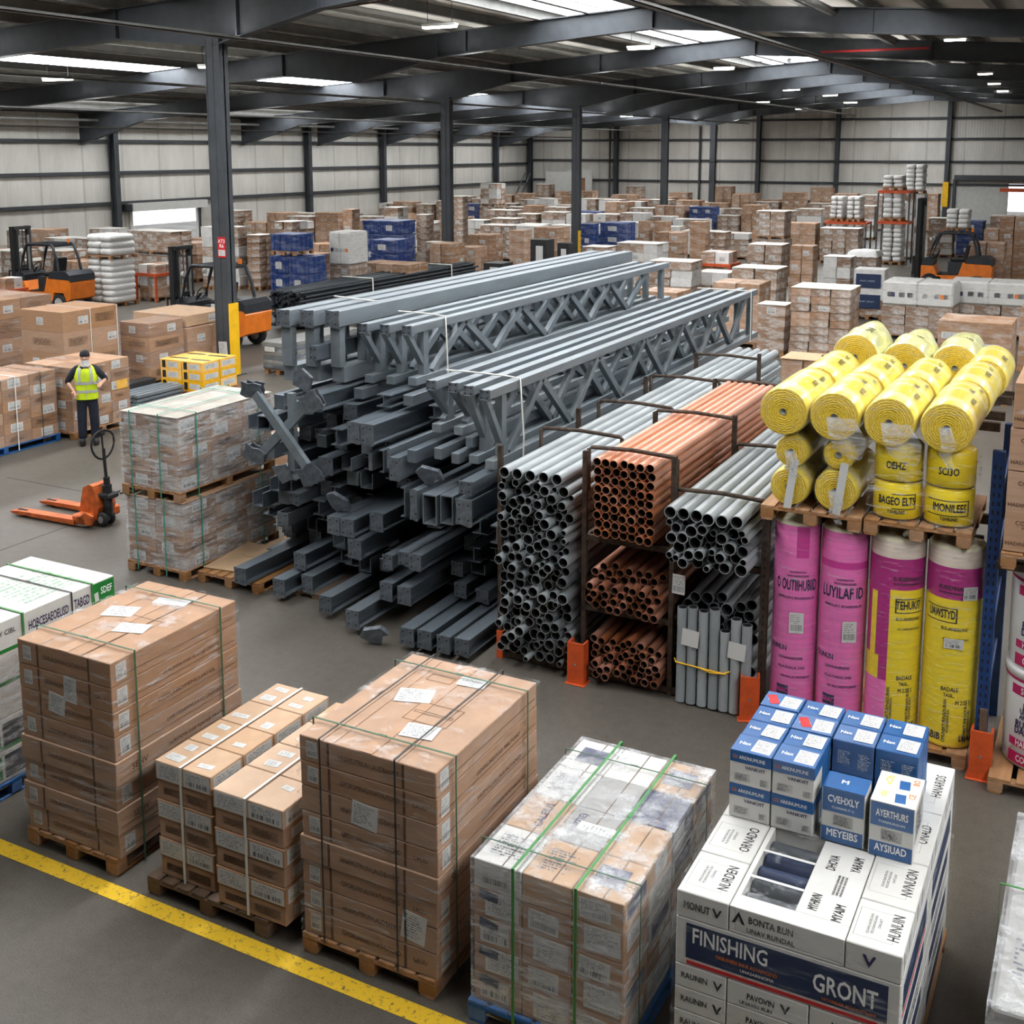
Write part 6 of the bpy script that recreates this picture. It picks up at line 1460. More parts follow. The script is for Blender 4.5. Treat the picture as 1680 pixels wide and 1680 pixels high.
# ---------------------------------------------------------------- the worker
def skin_mesh(name, verts, edges, radii, mat, root=0, sub=2, smooth=True):
    me = bpy.data.meshes.new(name); me.from_pydata(verts, edges, [])
    o = bpy.data.objects.new(name, me); C.objects.link(o)
    sk = o.modifiers.new('skin', 'SKIN'); sk.use_smooth_shade = smooth
    for i, r in enumerate(radii):
        r = r if isinstance(r, tuple) else (r, r); me.skin_vertices[0].data[i].radius = r
        me.skin_vertices[0].data[i].use_root = (i == root)
    ss = o.modifiers.new('sub', 'SUBSURF'); ss.levels = sub; ss.render_levels = sub
    dg = bpy.context.evaluated_depsgraph_get(); m2 = bpy.data.meshes.new_from_object(o.evaluated_get(dg))
    bpy.data.objects.remove(o); m2.materials.clear(); m2.materials.append(M[mat])
    for p in m2.polygons: p.use_smooth = True
    return m2
def person(label, x, y, rz):
    t = thing('person', label, 'person', (x, y, 0), rz)
    V = []; E = []; Rr = []
    def v(p, r, par=None):
        V.append(p); Rr.append(r)
        if par is not None: E.append((par, len(V)-1))
        return len(V)-1
    pel = v((0, 0, .95), (.145, .10)); wa = v((0, .0, 1.10), (.13, .095), pel); ch = v((0, .01, 1.30), (.155, .11), wa); ut = v((0, .015, 1.42), (.13, .085), ch)
    nk = v((0, .0, 1.50), (.055, .058), ut); jw = v((0, -.03, 1.565), (.062, .072), nk); sk = v((0, -.015, 1.65), (.076, .095), jw); v((0, -.0, 1.725), (.052, .065), sk)
    ns = v((0, -.105, 1.615), (.014, .02), sk); v((0, -.128, 1.600), (.010, .012), ns)
    for s in (-1, 1): v((s*.082, .0, 1.625), (.010, .022), sk)
    A_ = {}
    for s, el, wr in ((-1, (-.33, .07, 1.17), (-.22, -.09, 1.03)), (1, (.335, .03, 1.19), (.27, -.17, 1.16))):
        sh = v((s*.175, .01, 1.405), (.062, .062), ut); e = v(el, .045, sh); w_ = v(wr, (.030, .026), e)
        d = (Vector(wr)-Vector(el)).normalized(); side_ = Vector((0, 0, 1)).cross(d).normalized(); upv = d.cross(side_)
        pm = v(tuple(Vector(wr)+d*.05), (.036, .020), w_)
        for q, (o_, L_) in enumerate(((-.03, .060), (-.010, .072), (.010, .068), (.028, .052))):
            b0 = Vector(wr)+d*.085+side_*o_
            k1 = v(tuple(b0), .010, pm); k2 = v(tuple(b0+d*L_*.5+upv*-.012), .009, k1); v(tuple(b0+d*L_*.85+upv*-.035), .0075, k2)
        th_ = v(tuple(Vector(wr)+d*.035-side_*.045*(1)), .011, pm); v(tuple(Vector(wr)+d*.075-side_*.06), .009, th_)
        A_[s] = ((s*.175, .01, 1.405), el, wr)
    for s in (-1, 1):
        hp = v((s*.09, 0, .88), (.09, .09), pel); kn = v((s*.10, -.015, .50), (.060, .062), hp); an = v((s*.105, .02, .10), (.042, .045), kn); v((s*.115, -.12, .045), (.042, .035), an)
    ob('body', skin_mesh('body', V, E, Rr, 'skin'), t)
    # head dressing
    ob('cap', MB().lathe([(.0, 1.758), (.05, 1.752), (.085, 1.722), (.098, 1.68), (.098, 1.655), (.09, 1.65)], 24).mesh('cap', 'cap_black'), t, (0, -.008, 0)).scale = (.90, 1.08, 1)
    ob('gaiter', MB().lathe([(.085, 1.46), (.088, 1.49), (.074, 1.52), (.080, 1.55), (.082, 1.57), (.078, 1.578)], 20).mesh('gaiter', 'gaiter'), t, (0, -.022, 0)).scale = (.92, 1.12, 1)
    for s in (-1, 1): ob('eye', MB().lathe([(0, -.011), (.008, -.008), (.011, 0), (.008, .008), (0, .011)], 10).mesh('eye', 'ink'), t, (s*.032, -.098, 1.645))
    ob('hair', MB().lathe([(.088, 1.60), (.094, 1.62), (.092, 1.66)], 20).mesh('hair', 'cap_black'), t, (0, .012, 0)).scale = (.9, 1.0, 1)
    # shirt with sleeves
    SV = [(0, 0, .98), (0, 0, 1.12), (0, .01, 1.30), (0, .015, 1.42), (0, .005, 1.475)]; SE = [(0, 1), (1, 2), (2, 3), (3, 4)]; SR = [(.158, .118), (.150, .112), (.172, .125), (.145, .10), (.075, .072)]
    for s in (-1, 1):
        a, e, w_ = A_[s]; b = len(SV); m1 = Vector(e)+(Vector(w_)-Vector(e))*.25
        SV += [a, e, tuple(m1)]; SE += [(3, b), (b, b+1), (b+1, b+2)]; SR += [(.078, .078), .062, .052]
    ob('shirt', skin_mesh('shirt', SV, SE, SR, 'shirt_navy'), t)
    TV = [(0, 0, 1.0), (0, 0, .90)]; TE = [(0, 1)]; TR_ = [(.165, .122), (.16, .122)]
    for s in (-1, 1):
        b = len(TV); TV += [(s*.095, 0, .80), (s*.105, -.012, .50), (s*.11, .012, .22), (s*.112, .01, .08)]; TE += [(1, b), (b, b+1), (b+1, b+2), (b+2, b+3)]; TR_ += [(.104, .108), (.082, .088), (.078, .084), (.08, .088)]
    ob('trousers', skin_mesh('trousers', TV, TE, TR_, 'trouser_navy', 1), t)
    for s in (-1, 1):
        ob('boot', MB().lathe([(0, 0), (.05, 0), (.056, .02), (.054, .08), (.048, .13), (0, .13)], 16).mesh('boot', 'boot'), t, (s*.115, -.06, 0)).scale = (.95, 2.4, 1)
    # vest: rings round the torso, open neck
    def ring(z, a, b, yo=0): return [(a*math.copysign(abs(math.cos(q))**.75, math.cos(q)), yo+b*math.copysign(abs(math.sin(q))**.8, math.sin(q)), z) for q in [2*PI*k/28 for k in range(28)]]
    lv = [(.86, .195, .15), (.95, .195, .152), (1.08, .188, .148), (1.20, .198, .155), (1.30, .205, .158), (1.36, .185, .150), (1.43, .160, .132), (1.475, .125, .112)]
    mb = MB(); vs = []
    for z, a, b in lv: vs += ring(z, a, b, .005)
    fs = []
    for i in range(len(lv)-1):
        for k in range(28):
            q = 2*PI*(k+.5)/28; front = math.sin(q) < -.72
            if i == len(lv)-2 and front: continue
            if i in (4, 5) and abs(math.cos(q)) > .94: continue
            fs.append((i*28+k, i*28+(k+1) % 28, (i+1)*28+(k+1) % 28, (i+1)*28+k))
    mb.add(vs, fs, 0, True); ve = ob('vest', mb.mesh('vest', 'hivis'), t); ve['label'] = 'yellow high visibility vest'
    for z0, z1, a, b in ((.985, 1.035, .197, .157), (1.14, 1.19, .201, .160)):
        m_ = MB(); r0, r1 = ring(z0, a, b, .005), ring(z1, a, b, .005); m_.add(r0+r1, [(k, (k+1) % 28, 28+(k+1) % 28, 28+k) for k in range(28)], 0, True)
        ob('reflective_band', m_.mesh('reflective_band', 'reflect'), ve)['label'] = 'grey reflective band'
    for s in (-1, 1):
        m_ = MB(); pts = [(s*.10, -.157, 1.19), (s*.105, -.160, 1.30), (s*.10, -.150, 1.38), (s*.095, -.118, 1.455)]
        vs = []; 
        for p in pts: vs += [(p[0]-.022, p[1]-.006, p[2]), (p[0]+.022, p[1]-.006, p[2])]
        m_.add(vs, [(2*k, 2*k+1, 2*k+3, 2*k+2) for k in range(3)], 0, True); ob('reflective_band', m_.mesh('reflective_band', 'reflect'), ve)['label'] = 'grey reflective band'
    ob('front_zip', MB().box(-.004, .004, -.164, -.158, .88, 1.36).mesh('front_zip', 'reflect'), ve)
    return t
person('person in yellow hi-vis vest, dark cap and pale neck gaiter standing by brown cartons', -16.5, 14.82, math.radians(44))

# ================================================================ LOADS BEYOND
def unit_pallet(w, d): 
    def make():
        mb = MB()
        for i in range(6): mb.box(-w/2+i*w/6+.01, -w/2+(i+1)*w/6-.01, -d/2, d/2, .12, .14)
        for cy in (-d/2+.05, 0, d/2-.05):
            mb.box(-w/2, w/2, cy-.05, cy+.05, .10, .12)
            for cx in (-w/2+.06, 0, w/2-.06): mb.box(cx-.06, cx+.06, cy-.05, cy+.05, 0, .10)
        return mb.mesh('pallet_base', 'wood')
    return cached(('upal', w, d), make)
def sack_mesh(w, d, h, mat='sack_white'):
    def make():
        mb = MB(); n = 14; vs = []; 
        lv = [(.0, .86), (.18, .97), (.5, 1.0), (.82, .97), (1.0, .84)]
        for f, s in lv:
            for k in range(n):
                a = 2*PI*k/n; c, q = math.cos(a), math.sin(a)
                px = math.copysign(abs(c)**.4, c)*w/2*s; py = math.copysign(abs(q)**.4, q)*d/2*s
                vs.append((px, py, f*h))
        fs = [(i*n+k, i*n+(k+1) % n, (i+1)*n+(k+1) % n, (i+1)*n+k) for i in range(4) for k in range(n)]
        mb.add(vs, fs, 0, True); mb.add(vs[:n], [tuple(range(n))[::-1]], 0, True); mb.add(vs[-n:], [tuple(range(n))], 0, True)
        return mb.mesh('sack', mat)
    return cached(('sack', w, d, h, mat), make)
def q5(x): return max(.06, round(x/.02)*.02)
def load(x, y, w, d, z0, h, style, label, group=None, rz=None):
    rz = R.uniform(-.03, .03) if rz is None else rz
    t = thing('pallet_load', label, 'pallet load', (x, y, z0), rz, group)
    w, d = q5(w), q5(d); H_ = h-z0
    ob('pallet_base', unit_pallet(w, d), t)
    zt = H_; zb = .142
    def cart(nx, ny, nz, mats, zb=zb, zt=zt, lab=.35, jit=.012, seed=None, labname='address_label'):
        cw, cd, chh = q5(w/nx-.012), q5(d/ny-.012), (zt-zb)/nz
        hh = max(.06, round(chh-.006, 2))
        for k in range(nz):
            for i in range(nx):
                for j in range(ny):
                    if 0 < i < nx-1 and 0 < j < ny-1 and k < nz-1: continue
                    m = mats[int(R.random()*len(mats))]
                    c = ob('carton', boxmesh(cw, cd, hh, m, .006), t, (-w/2+(i+.5)*w/nx+R.uniform(-jit, jit), -d/2+(j+.5)*d/ny+R.uniform(-jit, jit), zb+k*chh), (0, 0, R.uniform(-.02, .02)))
                    if lab and j == 0 and R.random() < lab: decal(c, 'front', (R.uniform(-.15, .15)*cw, -cd/2, hh*.5), round(min(.24, cw*.5), 2), round(min(.16, hh*.6), 2), 'label', 0, labname, .004)
                    if lab and i == nx-1 and R.random() < lab*.6: decal(c, 'right', (cw/2, R.uniform(-.15, .15)*cd, hh*.5), round(min(.24, cd*.5), 2), round(min(.16, hh*.6), 2), 'label', 0, labname, .004)
    def cap(mat, th=.012): ob('top_sheet', boxmesh(q5(w+.02), q5(d+.02), th, mat), t, (0, 0, zt+.002))  # on wrapped loads a pale sheet that carries painted film glare
    nx = 3 if w > 1.6 else 2 if w > .75 else 1; nz = max(1, round((zt-zb)/.38))
    if label.startswith('big single'): cart(1, 1, 1, ['card_far'], lab=0); decal(t, 'front', (w*.25, -d/2-.006, zb+(zt-zb)*.62), .3, .3, 'label', 0, 'address_label', .004); decal(t, 'front', (w*.3, -d/2-.006, zb+(zt-zb)*.28), .26, .14, 'label', 0, 'address_label', .004); decal(t, 'front', (-w*.3, -d/2-.006, zb+(zt-zb)*.8), .4, .14, 'label_text', 0, 'paper_panel', .004)
    elif style == 'brown': cart(nx, 1 if d < .8 else 2, max(2, round((zt-zb)/.5)), ['card_far'], lab=.4)
    elif style == 'film':
        cart(nx, 1 if d < .8 else 2, max(2, round((zt-zb)/.3)), ['card_film', 'card_film', 'card_film', 'white_film' if R.random() < .3 else 'card_film'], lab=.35, jit=.02); cap('top_film_glare')
    elif style == 'film_fine': cart(3, 2, 9, ['card_film', 'card_film', 'card_far'], lab=.12, jit=.02); cap('top_film_glare')
    elif style == 'white': cart(nx, 1 if d < .8 else 2, max(2, round((zt-zb)/.4)), ['white_film', 'white_film', 'card_film'], lab=.1, jit=.015); cap('top_film_glare')
    elif style in ('bags', 'rackwhite'):
        nz = max(3, round((zt-zb)/.22)); hh = round((zt-zb)/nz*1.04, 2)
        for k in range(nz):
            for i in range(2):
                ob('sack', sack_mesh(q5(w/2*.99), q5(d*1.0), hh), t, ((i-.5)*w/2+R.uniform(-.015, .015), R.uniform(-.02, .02), zb+k*(zt-zb)/nz), (0, 0, R.uniform(-.03, .03)))
        if style == 'rackwhite': ob('shelf_edge', MB().box(-w/2-.2, w/2+.2, -d/2-.06, -d/2, -.1, .02).mesh('shelf_edge', 'guard_orange'), t)
    elif style == 'blue':
        nz = max(1, round((zt-zb)/.5)); bh = (zt-zb)/nz
        for k in range(nz):
            n_ = max(1, round(w/.9))
            for i in range(n_):
                bw = q5(w/n_-.02)
                def mk(bw=bw, bd=q5(d), bh=round(bh-.02, 2)):
                    mb = MB().box(-bw/2, bw/2, -bd/2, bd/2, 0, bh-.05).box(-bw/2-.02, bw/2+.02, -bd/2-.02, bd/2+.02, bh-.06, bh)
                    for s in range(4): mb.box(-bw/2+(s+.5)*bw/4-.02, -bw/2+(s+.5)*bw/4+.02, -bd/2-.02, -bd/2, .02, bh-.06)
                    for s in range(4): mb.box(bw/2, bw/2+.02, -bd/2+(s+.5)*bd/4-.02, -bd/2+(s+.5)*bd/4+.02, .02, bh-.06)
                    return mb.mesh('bin', 'blue_bin')
                b = ob('bin', cached(('bin', bw, q5(d), round(bh, 2)), mk), t, (-w/2+(i+.5)*w/n_, 0, zb+k*bh))
                if R.random() < .7: decal(b, 'front', (0, -q5(d)/2-.022, bh*.45), round(bw*.35, 2), round(bh*.4, 2), 'label_text', 0, 'white_print', .004)
    elif style == 'dark':
        cart(1, 1, 1, ['black_plastic'], lab=0, zt=zt)
        decal(t, 'front', (.08*w, -d/2-.002, (zb+zt)/2), round(w*.42, 2), round((zt-zb)*.75, 2), 'pale_print', 0, 'white_panel', .01)
    elif style == 'card': cart(2, 2, 2, ['card_far'], lab=0); cap('sheet_card', .02)
    elif style == 'whitetop':
        cart(nx, 2, 3, ['card_film'], zt=zb+(zt-zb)*.55, lab=.2)
        bh = round((zt-zb)*.45, 2); n_ = 2
        for i in range(n_):
            b = ob('carton', boxmesh(q5(w/n_+.02), q5(d+.04), bh, 'carton_white', .05), t, ((i-.5)*w/n_, 0, zb+(zt-zb)*.55))
            for s in (-.28, .05, .3): decal(b, 'front', (s*w/n_, -q5(d+.04)/2, bh*.45), .16, .14, 'print_white', 0, 'small_print', .004)
            decal(b, 'front', (.2*w/n_*(1 if i else -1), -q5(d+.04)/2, bh*.45), .1, .12, 'ink_navy' if not i else 'ink_orange', 0, 'colour_mark', .005)
        f = film_shell('stretch_wrap', -w/2, w/2, -d/2, d/2, zb, zt, 'film', .03, .012, n=8); f.parent = t
    elif style == 'cloth':
        cart(2, 2, 3, ['card_film'], zt=zt-.2); 
        mb = MB(); n = 14; vs = []; fs = []
        for i in range(n+1):
            for j in range(n+1):
                u, v_ = i/n, j/n; e = min(u, v_, 1-u, 1-v_)
                z = zt-.02+noise.noise(Vector((u*4, v_*4, 1)))*.07-(.22 if e < .02 else .03 if e < .09 else 0)
                vs.append(((u-.5)*(w+.1), (v_-.5)*(d+.1), z))
        for i in range(n):
            for j in range(n): fs.append((i*(n+1)+j, (i+1)*(n+1)+j, (i+1)*(n+1)+j+1, i*(n+1)+j+1))
        mb.add(vs, fs, 0, True); ob('cloth', mb.mesh('cloth', 'sack_white', False), t)['label'] = 'crumpled pale cloth'
    elif style == 'bluelab':
        cart(1, 2, 3, ['card_film', 'white_film'], lab=0)
        for k in (.3, .75): decal(t, 'front', (0, -d/2-.01, zb+(zt-zb)*k), round(w*.8, 2), round((zt-zb)*.3, 2), 'navy', 0, 'blue_panel', .012)
        for k in (.3, .75):
            for s in (-.15, .1): decal(t, 'front', (s*w, -d/2-.022, zb+(zt-zb)*k), round(w*.3, 2), .06, 'print_blue', 0, 'small_print', .004)
    elif style == 'orack':
        cart(nx, 2, 3, ['card_film', 'card_far', 'white_film'], lab=.2)
        ob('rack_edge', MB().box(-w/2-.08, w/2+.08, -d/2-.1, -d/2-.03, (zb+zt)*.62, (zb+zt)*.62+.1).box(-w/2-.08, -w/2-.02, -d/2-.1, -d/2-.03, -z0, zt*.7).box(w/2+.02, w/2+.08, -d/2-.1, -d/2-.03, -z0, zt*.7).box(w/2+.03, w/2+.1, -d/2-.1, d/2+.1, (zb+zt)*.62, (zb+zt)*.62+.1).mesh('rack_edge', 'guard_orange'), t)
    return t
LOADS = [
(-6.54, 29.78, 1.49, 1.25, 0, 1.9, 'film', 'big brown wrapped load with white address labels behind the yellow insulation rolls'),
(-7.9, 30.03, 0.74, 0.72, 0, 1.35, 'film', 'low brown and white wrapped load left of the big labelled load'),
(-9.18, 31.31, 1.3, 1.25, 0, 1.75, 'brown', 'tall plain brown load at the far end of the front truss'),
(-9.81, 35.37, 1.4, 1.25, 0, 1.75, 'film', 'brown load with white band behind the plain load past the truss'),
(-9.59, 40.06, 0.81, 0.77, 0, 2.1, 'brown', 'two tier brown carton load with small white labels near the far aisle'),
(-12.15, 44.93, 1.32, 1.25, 0, 1.7, 'film', 'film wrapped brown load with dark mesh front right of the orange beam'),
(-5.68, 24.39, 0.91, 0.87, 0, 1.0, 'card', 'low crate topped with a plain cardboard sheet behind the grey pipes'),
(-13.58, 38.27, 1.51, 1.25, 0, 1.55, 'film', 'brown wrapped load with two white labels behind the truss ends'),
(-9.36, 44.8, 1.05, 0.98, 0, 1.35, 'white', 'low white wrapped load left of the cloth topped load'),
(-8.75, 46.4, 1.1, 1.1, 0, 1.5, 'cloth', 'load under a crumpled pale cloth in front of the white sack rack'),
(-6.96, 38.1, 0.95, 0.87, 0, 1.6, 'bluelab', 'load with two dark blue printed panels behind the big brown load'),
(-4.92, 34.72, 1.9, 1.25, 0, 1.65, 'whitetop', 'white topped wrapped load with small print left of its white neighbour'),
(-3.21, 36.07, 2.11, 1.25, 0, 1.61, 'whitetop', 'white topped wrapped load at the right edge behind the brown carton'),
(-2.59, 26.67, 1.48, 1.25, 0, 1.75, 'brown', 'big single brown carton load with a square white label at right'),
(-4.52, 48.51, 1.28, 1.1, 0, 1.8, 'brown', 'brown carton stack just right of the far forklift'),
(-3.76, 50.69, 1.08, 0.92, 0, 2.7, 'brown', 'tall brown carton stack at the right edge beyond the forklift'),
(-6.73, 58.0, 1.02, 1.1, 1.59, 2.59, 'rackwhite', 'white sacks on an orange shelf behind the far forklift'),
(-12.7, 60.0, 0.66, 1.1, 1.78, 3.01, 'bags', 'upper white sack load on the orange rack, left bay'),
(-11.87, 60.0, 0.69, 1.1, 1.77, 3.02, 'bags', 'upper white sack load on the orange rack, right bay'),
(-12.64, 60.0, 0.67, 1.1, 0, 1.66, 'bags', 'lower white sack load under the left bay of the orange rack'),
(-11.81, 60.0, 0.69, 1.1, 0, 1.65, 'bags', 'lower white sack load under the right bay of the orange rack'),
(-9.53, 57.0, 0.91, 1.1, 3.46, 4.14, 'bags', 'topmost white sack load of the tall three tier rack'),
(-9.51, 57.0, 0.89, 1.1, 2.04, 3.34, 'bags', 'middle white sack load of the tall three tier rack'),
(-9.44, 57.0, 0.9, 1.1, 0, 1.92, 'bags', 'bottom white sack load of the tall three tier rack'),
(-9.03, 60.0, 0.86, 1.1, 3.22, 4.61, 'bags', 'highest white load at the back of the tall rack by the wall'),
(-8.94, 60.0, 0.84, 1.1, 0, 3.2, 'white', 'tall white wrapped stack under the highest white load'),
(-13.21, 49.5, 1.25, 1.1, 1.57, 2.75, 'film', 'stack of two wrapped brown cartons raised above the middle rows'),
(-13.19, 49.5, 1.3, 1.1, 0, 1.55, 'film', 'film wrapped base load under the two raised brown cartons'),
(-16.54, 49.66, 0.72, 0.74, 0, 2.2, 'brown', 'tall plain brown box beside the small tray load'),
(-16.03, 50.59, 0.98, 0.99, 0, 1.7, 'film', 'brown tray load above the orange edged rack'),
(-13.21, 41.95, 1.09, 1.09, 0, 1.6, 'orack', 'load on a rack with an orange edge among the middle rows'),
(-20.04, 52.07, 0.55, 0.58, 0, 2.0, 'brown', 'left of two upright brown cartons right of the third pillar'),
(-19.16, 51.99, 0.64, 0.67, 0, 2.0, 'brown', 'right of two upright brown cartons right of the third pillar'),
(-18.32, 51.01, 1.18, 1.21, 0, 1.6, 'brown', 'low brown cartons in front of the two upright ones'),
(-18.28, 42.47, 1.03, 1.1, 0, 1.55, 'film', 'wrapped brown and white load right of the third pillar base'),
(-17.2, 44.39, 1.78, 1.25, 0, 1.6, 'white', 'long white and brown wrapped load in the middle rows'),
(-21.0, 47.67, 0.6, 0.65, 0, 2.1, 'blue', 'light blue bin stack just right of the third pillar'),
(-20.23, 49.07, 1.22, 1.25, 0, 2.1, 'blue', 'dark blue bin stack with folded lids in the middle rows'),
(-21.44, 49.9, 0.96, 1.03, 0, 1.45, 'blue', 'low blue bin with two white windows by the third pillar'),
(-19.37, 39.53, 0.67, 0.74, 0, 2.0, 'dark', 'black cabinet with a white door panel left of the third pillar'),
(-18.4, 39.49, 0.5, 0.47, 0, 1.9, 'dark', 'smaller black cabinet right beside the third pillar'),
(-21.73, 42.35, 0.69, 0.78, 0, 2.1, 'brown', 'upright brown cartons left of the black cabinet'),
(-21.43, 44.65, 1.11, 1.22, 0, 2.1, 'brown', 'wide brown carton row behind the black cabinet'),
(-23.87, 43.21, 1.09, 1.24, 0, 1.8, 'brown', 'brown box pair stacked right of the second pillar'),
(-23.05, 40.66, 0.85, 0.98, 0, 1.5, 'brown', 'low brown boxes in front of the box pair by the second pillar'),
(-19.97, 37.12, 0.77, 0.87, 0, 1.3, 'dark', 'black mesh crates just behind the steel trusses'),
(-22.3, 37.45, 0.93, 1.08, 0, 1.9, 'brown', 'brown boxes beside the base of the second pillar'),
(-22.45, 34.01, 2.1, 1.25, 0, 1.45, 'brown', 'long low row of plain brown boxes behind the dark rods'),
(-23.16, 37.92, 0.5, 0.57, 0, 1.86, 'film', 'upright wrapped brown load left of the second pillar'),
(-23.32, 32.57, 0.86, 1.05, 0, 2.6, 'whitetop', 'tall load with white sacks over brown cartons behind the dark rods'),
(-23.44, 35.33, 0.96, 1.15, 0, 2.16, 'blue', 'tall dark blue crate stack right of the white topped load'),
(-24.84, 37.36, 1.61, 1.25, 0, 2.7, 'blue', 'long blue crate row above the tall blue crates'),
(-24.26, 31.0, 1.5, 1.1, 0, 1.87, 'blue', 'wide dark blue bin load behind the second forklift'),
(-24.49, 31.0, 1.0, 1.0, 1.89, 2.6, 'blue', 'blue bin stacked on the wide dark blue bin'),
(-27.44, 34.7, 0.8, 1.0, 0, 2.7, 'film', 'wrapped brown load beyond the blue bins'),
(-29.41, 35.24, 0.64, 0.81, 0, 2.1, 'film', 'brown wrapped rubble of boxes right of the parked forklift'),
(-32.19, 40.98, 1.13, 1.25, 0, 2.2, 'film', 'wide brown wrapped load under the left wall'),
(-29.53, 41.49, 0.5, 0.59, 0, 2.8, 'brown', 'brown carton stack under the left wall near a yellow guard'),
(-28.68, 43.74, 0.71, 0.85, 0, 2.8, 'white', 'white and black wrapped load against the left wall'),
(-28.28, 45.49, 0.57, 0.67, 0, 2.4, 'film', 'dark brown load beside the second pillar under the left wall'),
(-35.89, 66.0, 1.22, 1.1, 1.77, 3.19, 'film', 'tall brown load raised high near the far corner'),
(-35.9, 66.0, 1.35, 1.1, 0, 1.75, 'film', 'base load under the tall raised load near the far corner'),
(-29.75, 51.33, 0.5, 0.57, 0, 3.0, 'film', 'narrow tall brown load right of the second pillar by the wall'),
(-30.96, 29.2, 1.2, 1.2, 0, 1.61, 'bags', 'lower white load of the two tier white stack behind the first forklift'),
(-30.93, 29.2, 1.2, 1.2, 1.63, 2.46, 'bags', 'upper white load of the two tier white stack behind the first forklift'),
(-33.36, 34.0, 2.3, 1.1, 1.32, 2.21, 'film', 'row of brown wrapped cartons before the bright roller door'),
(-33.41, 34.0, 2.3, 1.1, 0, 1.3, 'film', 'wrapped brown load below the cartons by the bright door'),
(-30.6, 31.04, 0.84, 1.09, 0, 1.3, 'orack', 'low load with an orange edge between the two forklifts'),
(-31.05, 34.47, 0.56, 0.71, 0, 2.4, 'white', 'white wrapped load left of the first pillar by the wall'),
(-30.2, 34.91, 0.5, 0.58, 0, 2.4, 'white', 'white wrapped load right of the first pillar by the wall'),
(-30.7, 24.73, 0.53, 0.7, 0, 1.4, 'orack', 'load with an orange beam at the far left edge')]
for (x, y, w, d, z0, h, st, lab) in LOADS:
    load(x, y, w, d, z0, h, 'film_fine' if lab.startswith('big brown wrapped load') else st, lab)
# orange sack racks
def sack_rack(label, x0, x1, y, zs, top, d=1.3):
    t = thing('orange_rack', label, 'rack', (0, 0, 0))
    for z in zs:
        for yy in (y-d/2, y+d/2): ob('rack_beam', MB().box(x0, x1, yy-.04, yy+.04, z-.12, z).mesh('rack_beam', 'guard_orange'), t)
        for xx in (x0, x1): ob('side_beam', MB().box(xx-.04, xx+.04, y-d/2, y+d/2, z-.12, z).mesh('side_beam', 'guard_orange'), t)
    for xx in (x0, x1):
        for yy in (y-d/2, y+d/2): ob('rack_post', MB().box(xx-.035, xx+.035, yy-.035, yy+.035, 0, top-.15).mesh('rack_post', 'frame_dark'), t)
sack_rack('orange rack holding four white sack loads near the back', -13.23, -11.21, 60.00, (1.77,), 1.86)
sack_rack('tall orange rack holding three tiers of white sacks', -10.14, -8.74, 57.00, (2.03, 3.45), 3.54)
# rows that fill the hall behind
BUSY = [(x-w/2-.15, x+w/2+.15, y-d/2-.15, y+d/2+.15) for (x, y, w, d, z0, h, st, lab) in LOADS]
BUSY += [(cx-.6, cx+.6, cy-.6, cy+.6) for cx, cy in COLS]+[(-24, -20.4, 23, 26), (-34.6, -30.4, 26.5, 28.8), (-8.3, -3.8, 44.5, 46.8), (-22.8, -21, 26.5, 38.5), (-18.6, -17, 21, 25), (-25, -17, 12, 22.6), (-10, -5.3, 9, 22.5)]
def free(x, y, w, d): return not any(x-w/2 < b and x+w/2 > a and y-d/2 < q and y+d/2 > p for a, b, p, q in BUSY)
COUNT = {}
KIND = {'film': 'film wrapped brown load', 'white': 'white wrapped load', 'brown': 'plain brown carton load', 'blue': 'blue bin stack'}
NUM = nth+['fourteenth', 'fifteenth', 'sixteenth', 'seventeenth', 'eighteenth', 'nineteenth', 'twentieth', 'twenty-first', 'twenty-second', 'twenty-third', 'twenty-fourth', 'twenty-fifth', 'twenty-sixth']
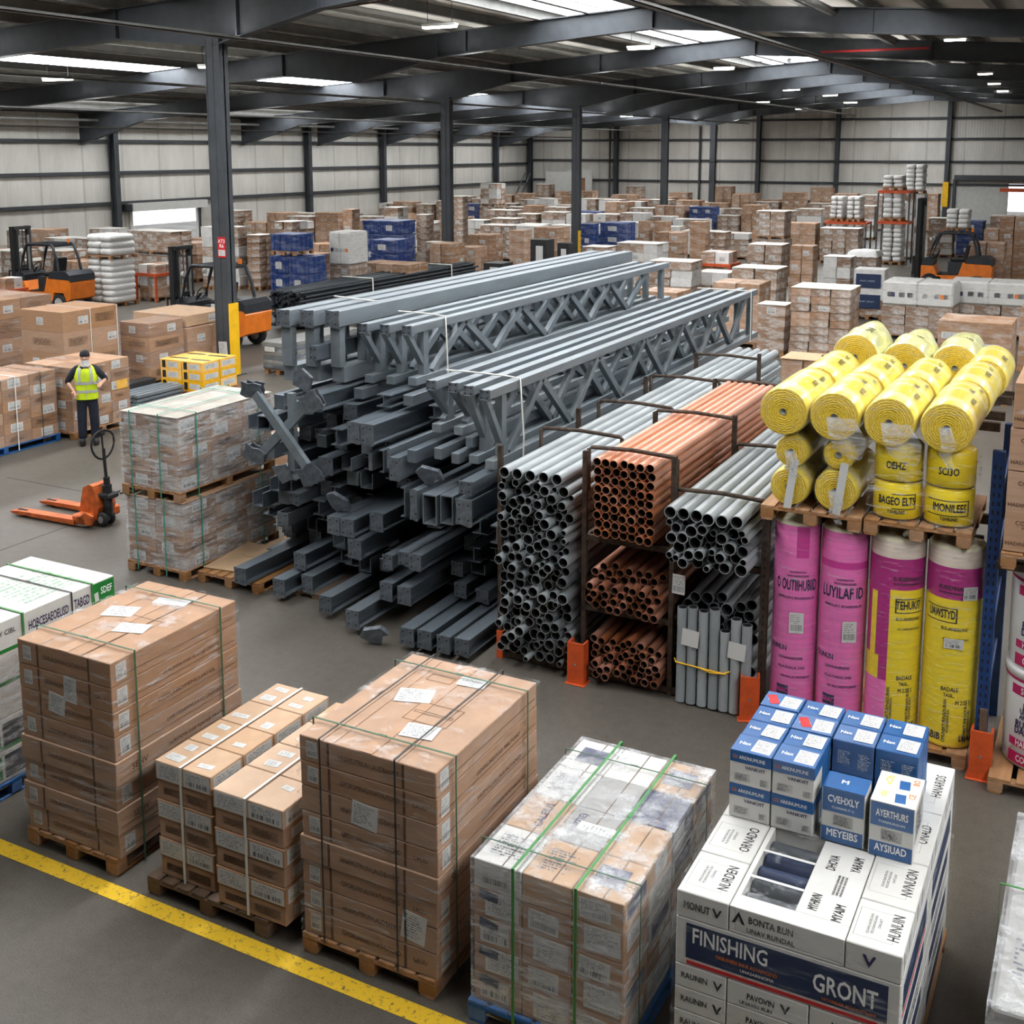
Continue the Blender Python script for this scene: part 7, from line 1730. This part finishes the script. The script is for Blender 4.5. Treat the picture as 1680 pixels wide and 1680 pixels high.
FILL = [ # y, x from, x to, lowest, highest, styles, label
 (30.6, -44, -33.5, 1.2, 1.7, ('film', 'white', 'brown'), 'in the far left row beyond the forklift'),
 (36.5, -44.5, -27.5, 1.3, 2.0, ('film', 'film', 'white', 'brown'), 'in the left row short of the roller door'),
 (41.0, -44, -29.8, 1.0, 1.6, ('film', 'brown'), 'in the row nearest the bright roller door'),
 (50.5, -44.8, -25.6, 1.4, 2.1, ('film', 'film', 'brown', 'white'), 'in the first row past the roller door'),
 (56.5, -44.8, -11.5, 1.2, 1.9, ('film', 'brown', 'film', 'white'), 'in the second row past the roller door'),
 (60.5, -33, -20, 1.6, 2.0, ('white', 'white', 'film'), 'in the pale row of the middle hall'),
 (66.5, -44.8, -17.0, 1.5, 2.2, ('film', 'brown', 'film', 'blue'), 'in the third row past the roller door'),
 (72.0, -44, -14.0, 1.6, 2.1, ('white', 'film', 'white'), 'in the third row before the back wall'),
 (80.5, -44.6, -12.0, 1.6, 2.5, ('brown', 'film', 'brown'), 'in the second row before the back wall'),
 (87.3, -43, -13.0, 1.2, 2.6, ('brown', 'film', 'brown'), 'in the row against the back wall'),
 (40.2, -17.4, -9.6, 1.0, 1.4, ('film', 'white', 'brown'), 'in the low row behind the trusses'),
 (33.0, -17, -10.4, .7, 1.2, ('film', 'brown'), 'in the low row at the truss ends'),
 (54.0, -5.2, 1.0, 1.4, 2.0, ('white', 'brown', 'film'), 'in the right row before the roller shutter'),
 (62.0, -8.6, 1.0, 1.4, 2.2, ('film', 'white', 'blue'), 'in the last right row by the roller shutter'),
 (31.0, -2.0, 1.2, 1.2, 1.7, ('film', 'brown'), 'in the right edge row behind the tubs'),
]
for (y, xa, xb, h0, h1, sts, lab) in FILL:
    x = xa; far = y > 48
    while x < xb:
        w = R.choice((1.1, 1.2, 1.3)) if not far else R.choice((1.2, 1.5, 1.8)); d = 1.2
        yy = y+R.uniform(-.25, .25)
        if free(x+w/2, yy, w, d):
            st = R.choice(sts); nrow = COUNT.get(y, 0); COUNT[y] = nrow+1
            load(x+w/2, yy, w, d, 0, round(R.uniform(h0, h1), 2), st, '%s, %s from left %s' % (KIND[st], NUM[nrow], lab), 'loads '+lab)
        x += w+R.uniform(.12, .35)
# odd things near the far corner
o = ob('white_booth', MB().box(-1.1, 1.1, -.06, 0, 0, 3.5).box(1.1, 3.2, -.1, -.04, 3.0, 3.7).box(2.6, 3.2, -.1, -.04, 0, 3.0).box(1.1, 1.5, -.1, -.04, 0, 3.0).box(-1.1, 3.2, 0, .05, 0, 3.0).mesh('white_booth', 'panel_white'), None, (-42.5, 89.6, 0)); tag(o, 'pale panels of a small booth in the far corner by the wall', 'booth')
ob('dark_opening', MB().box(1.5, 2.6, -.05, -.02, 0, 3.0).mesh('dark_opening', 'card_dark'), o)
for i, x in enumerate((-44.6, -44.1)): tag(ob('long_bar', MB().tube([(0, 0, 0), (.7, 1.5, 3.0)], .06, 6).mesh('long_bar', 'frame_dark'), None, (x, 84.8, .4)), 'long dark bar leaning on the left wall near the corner, %s one' % ['left', 'right'][i], 'bar')
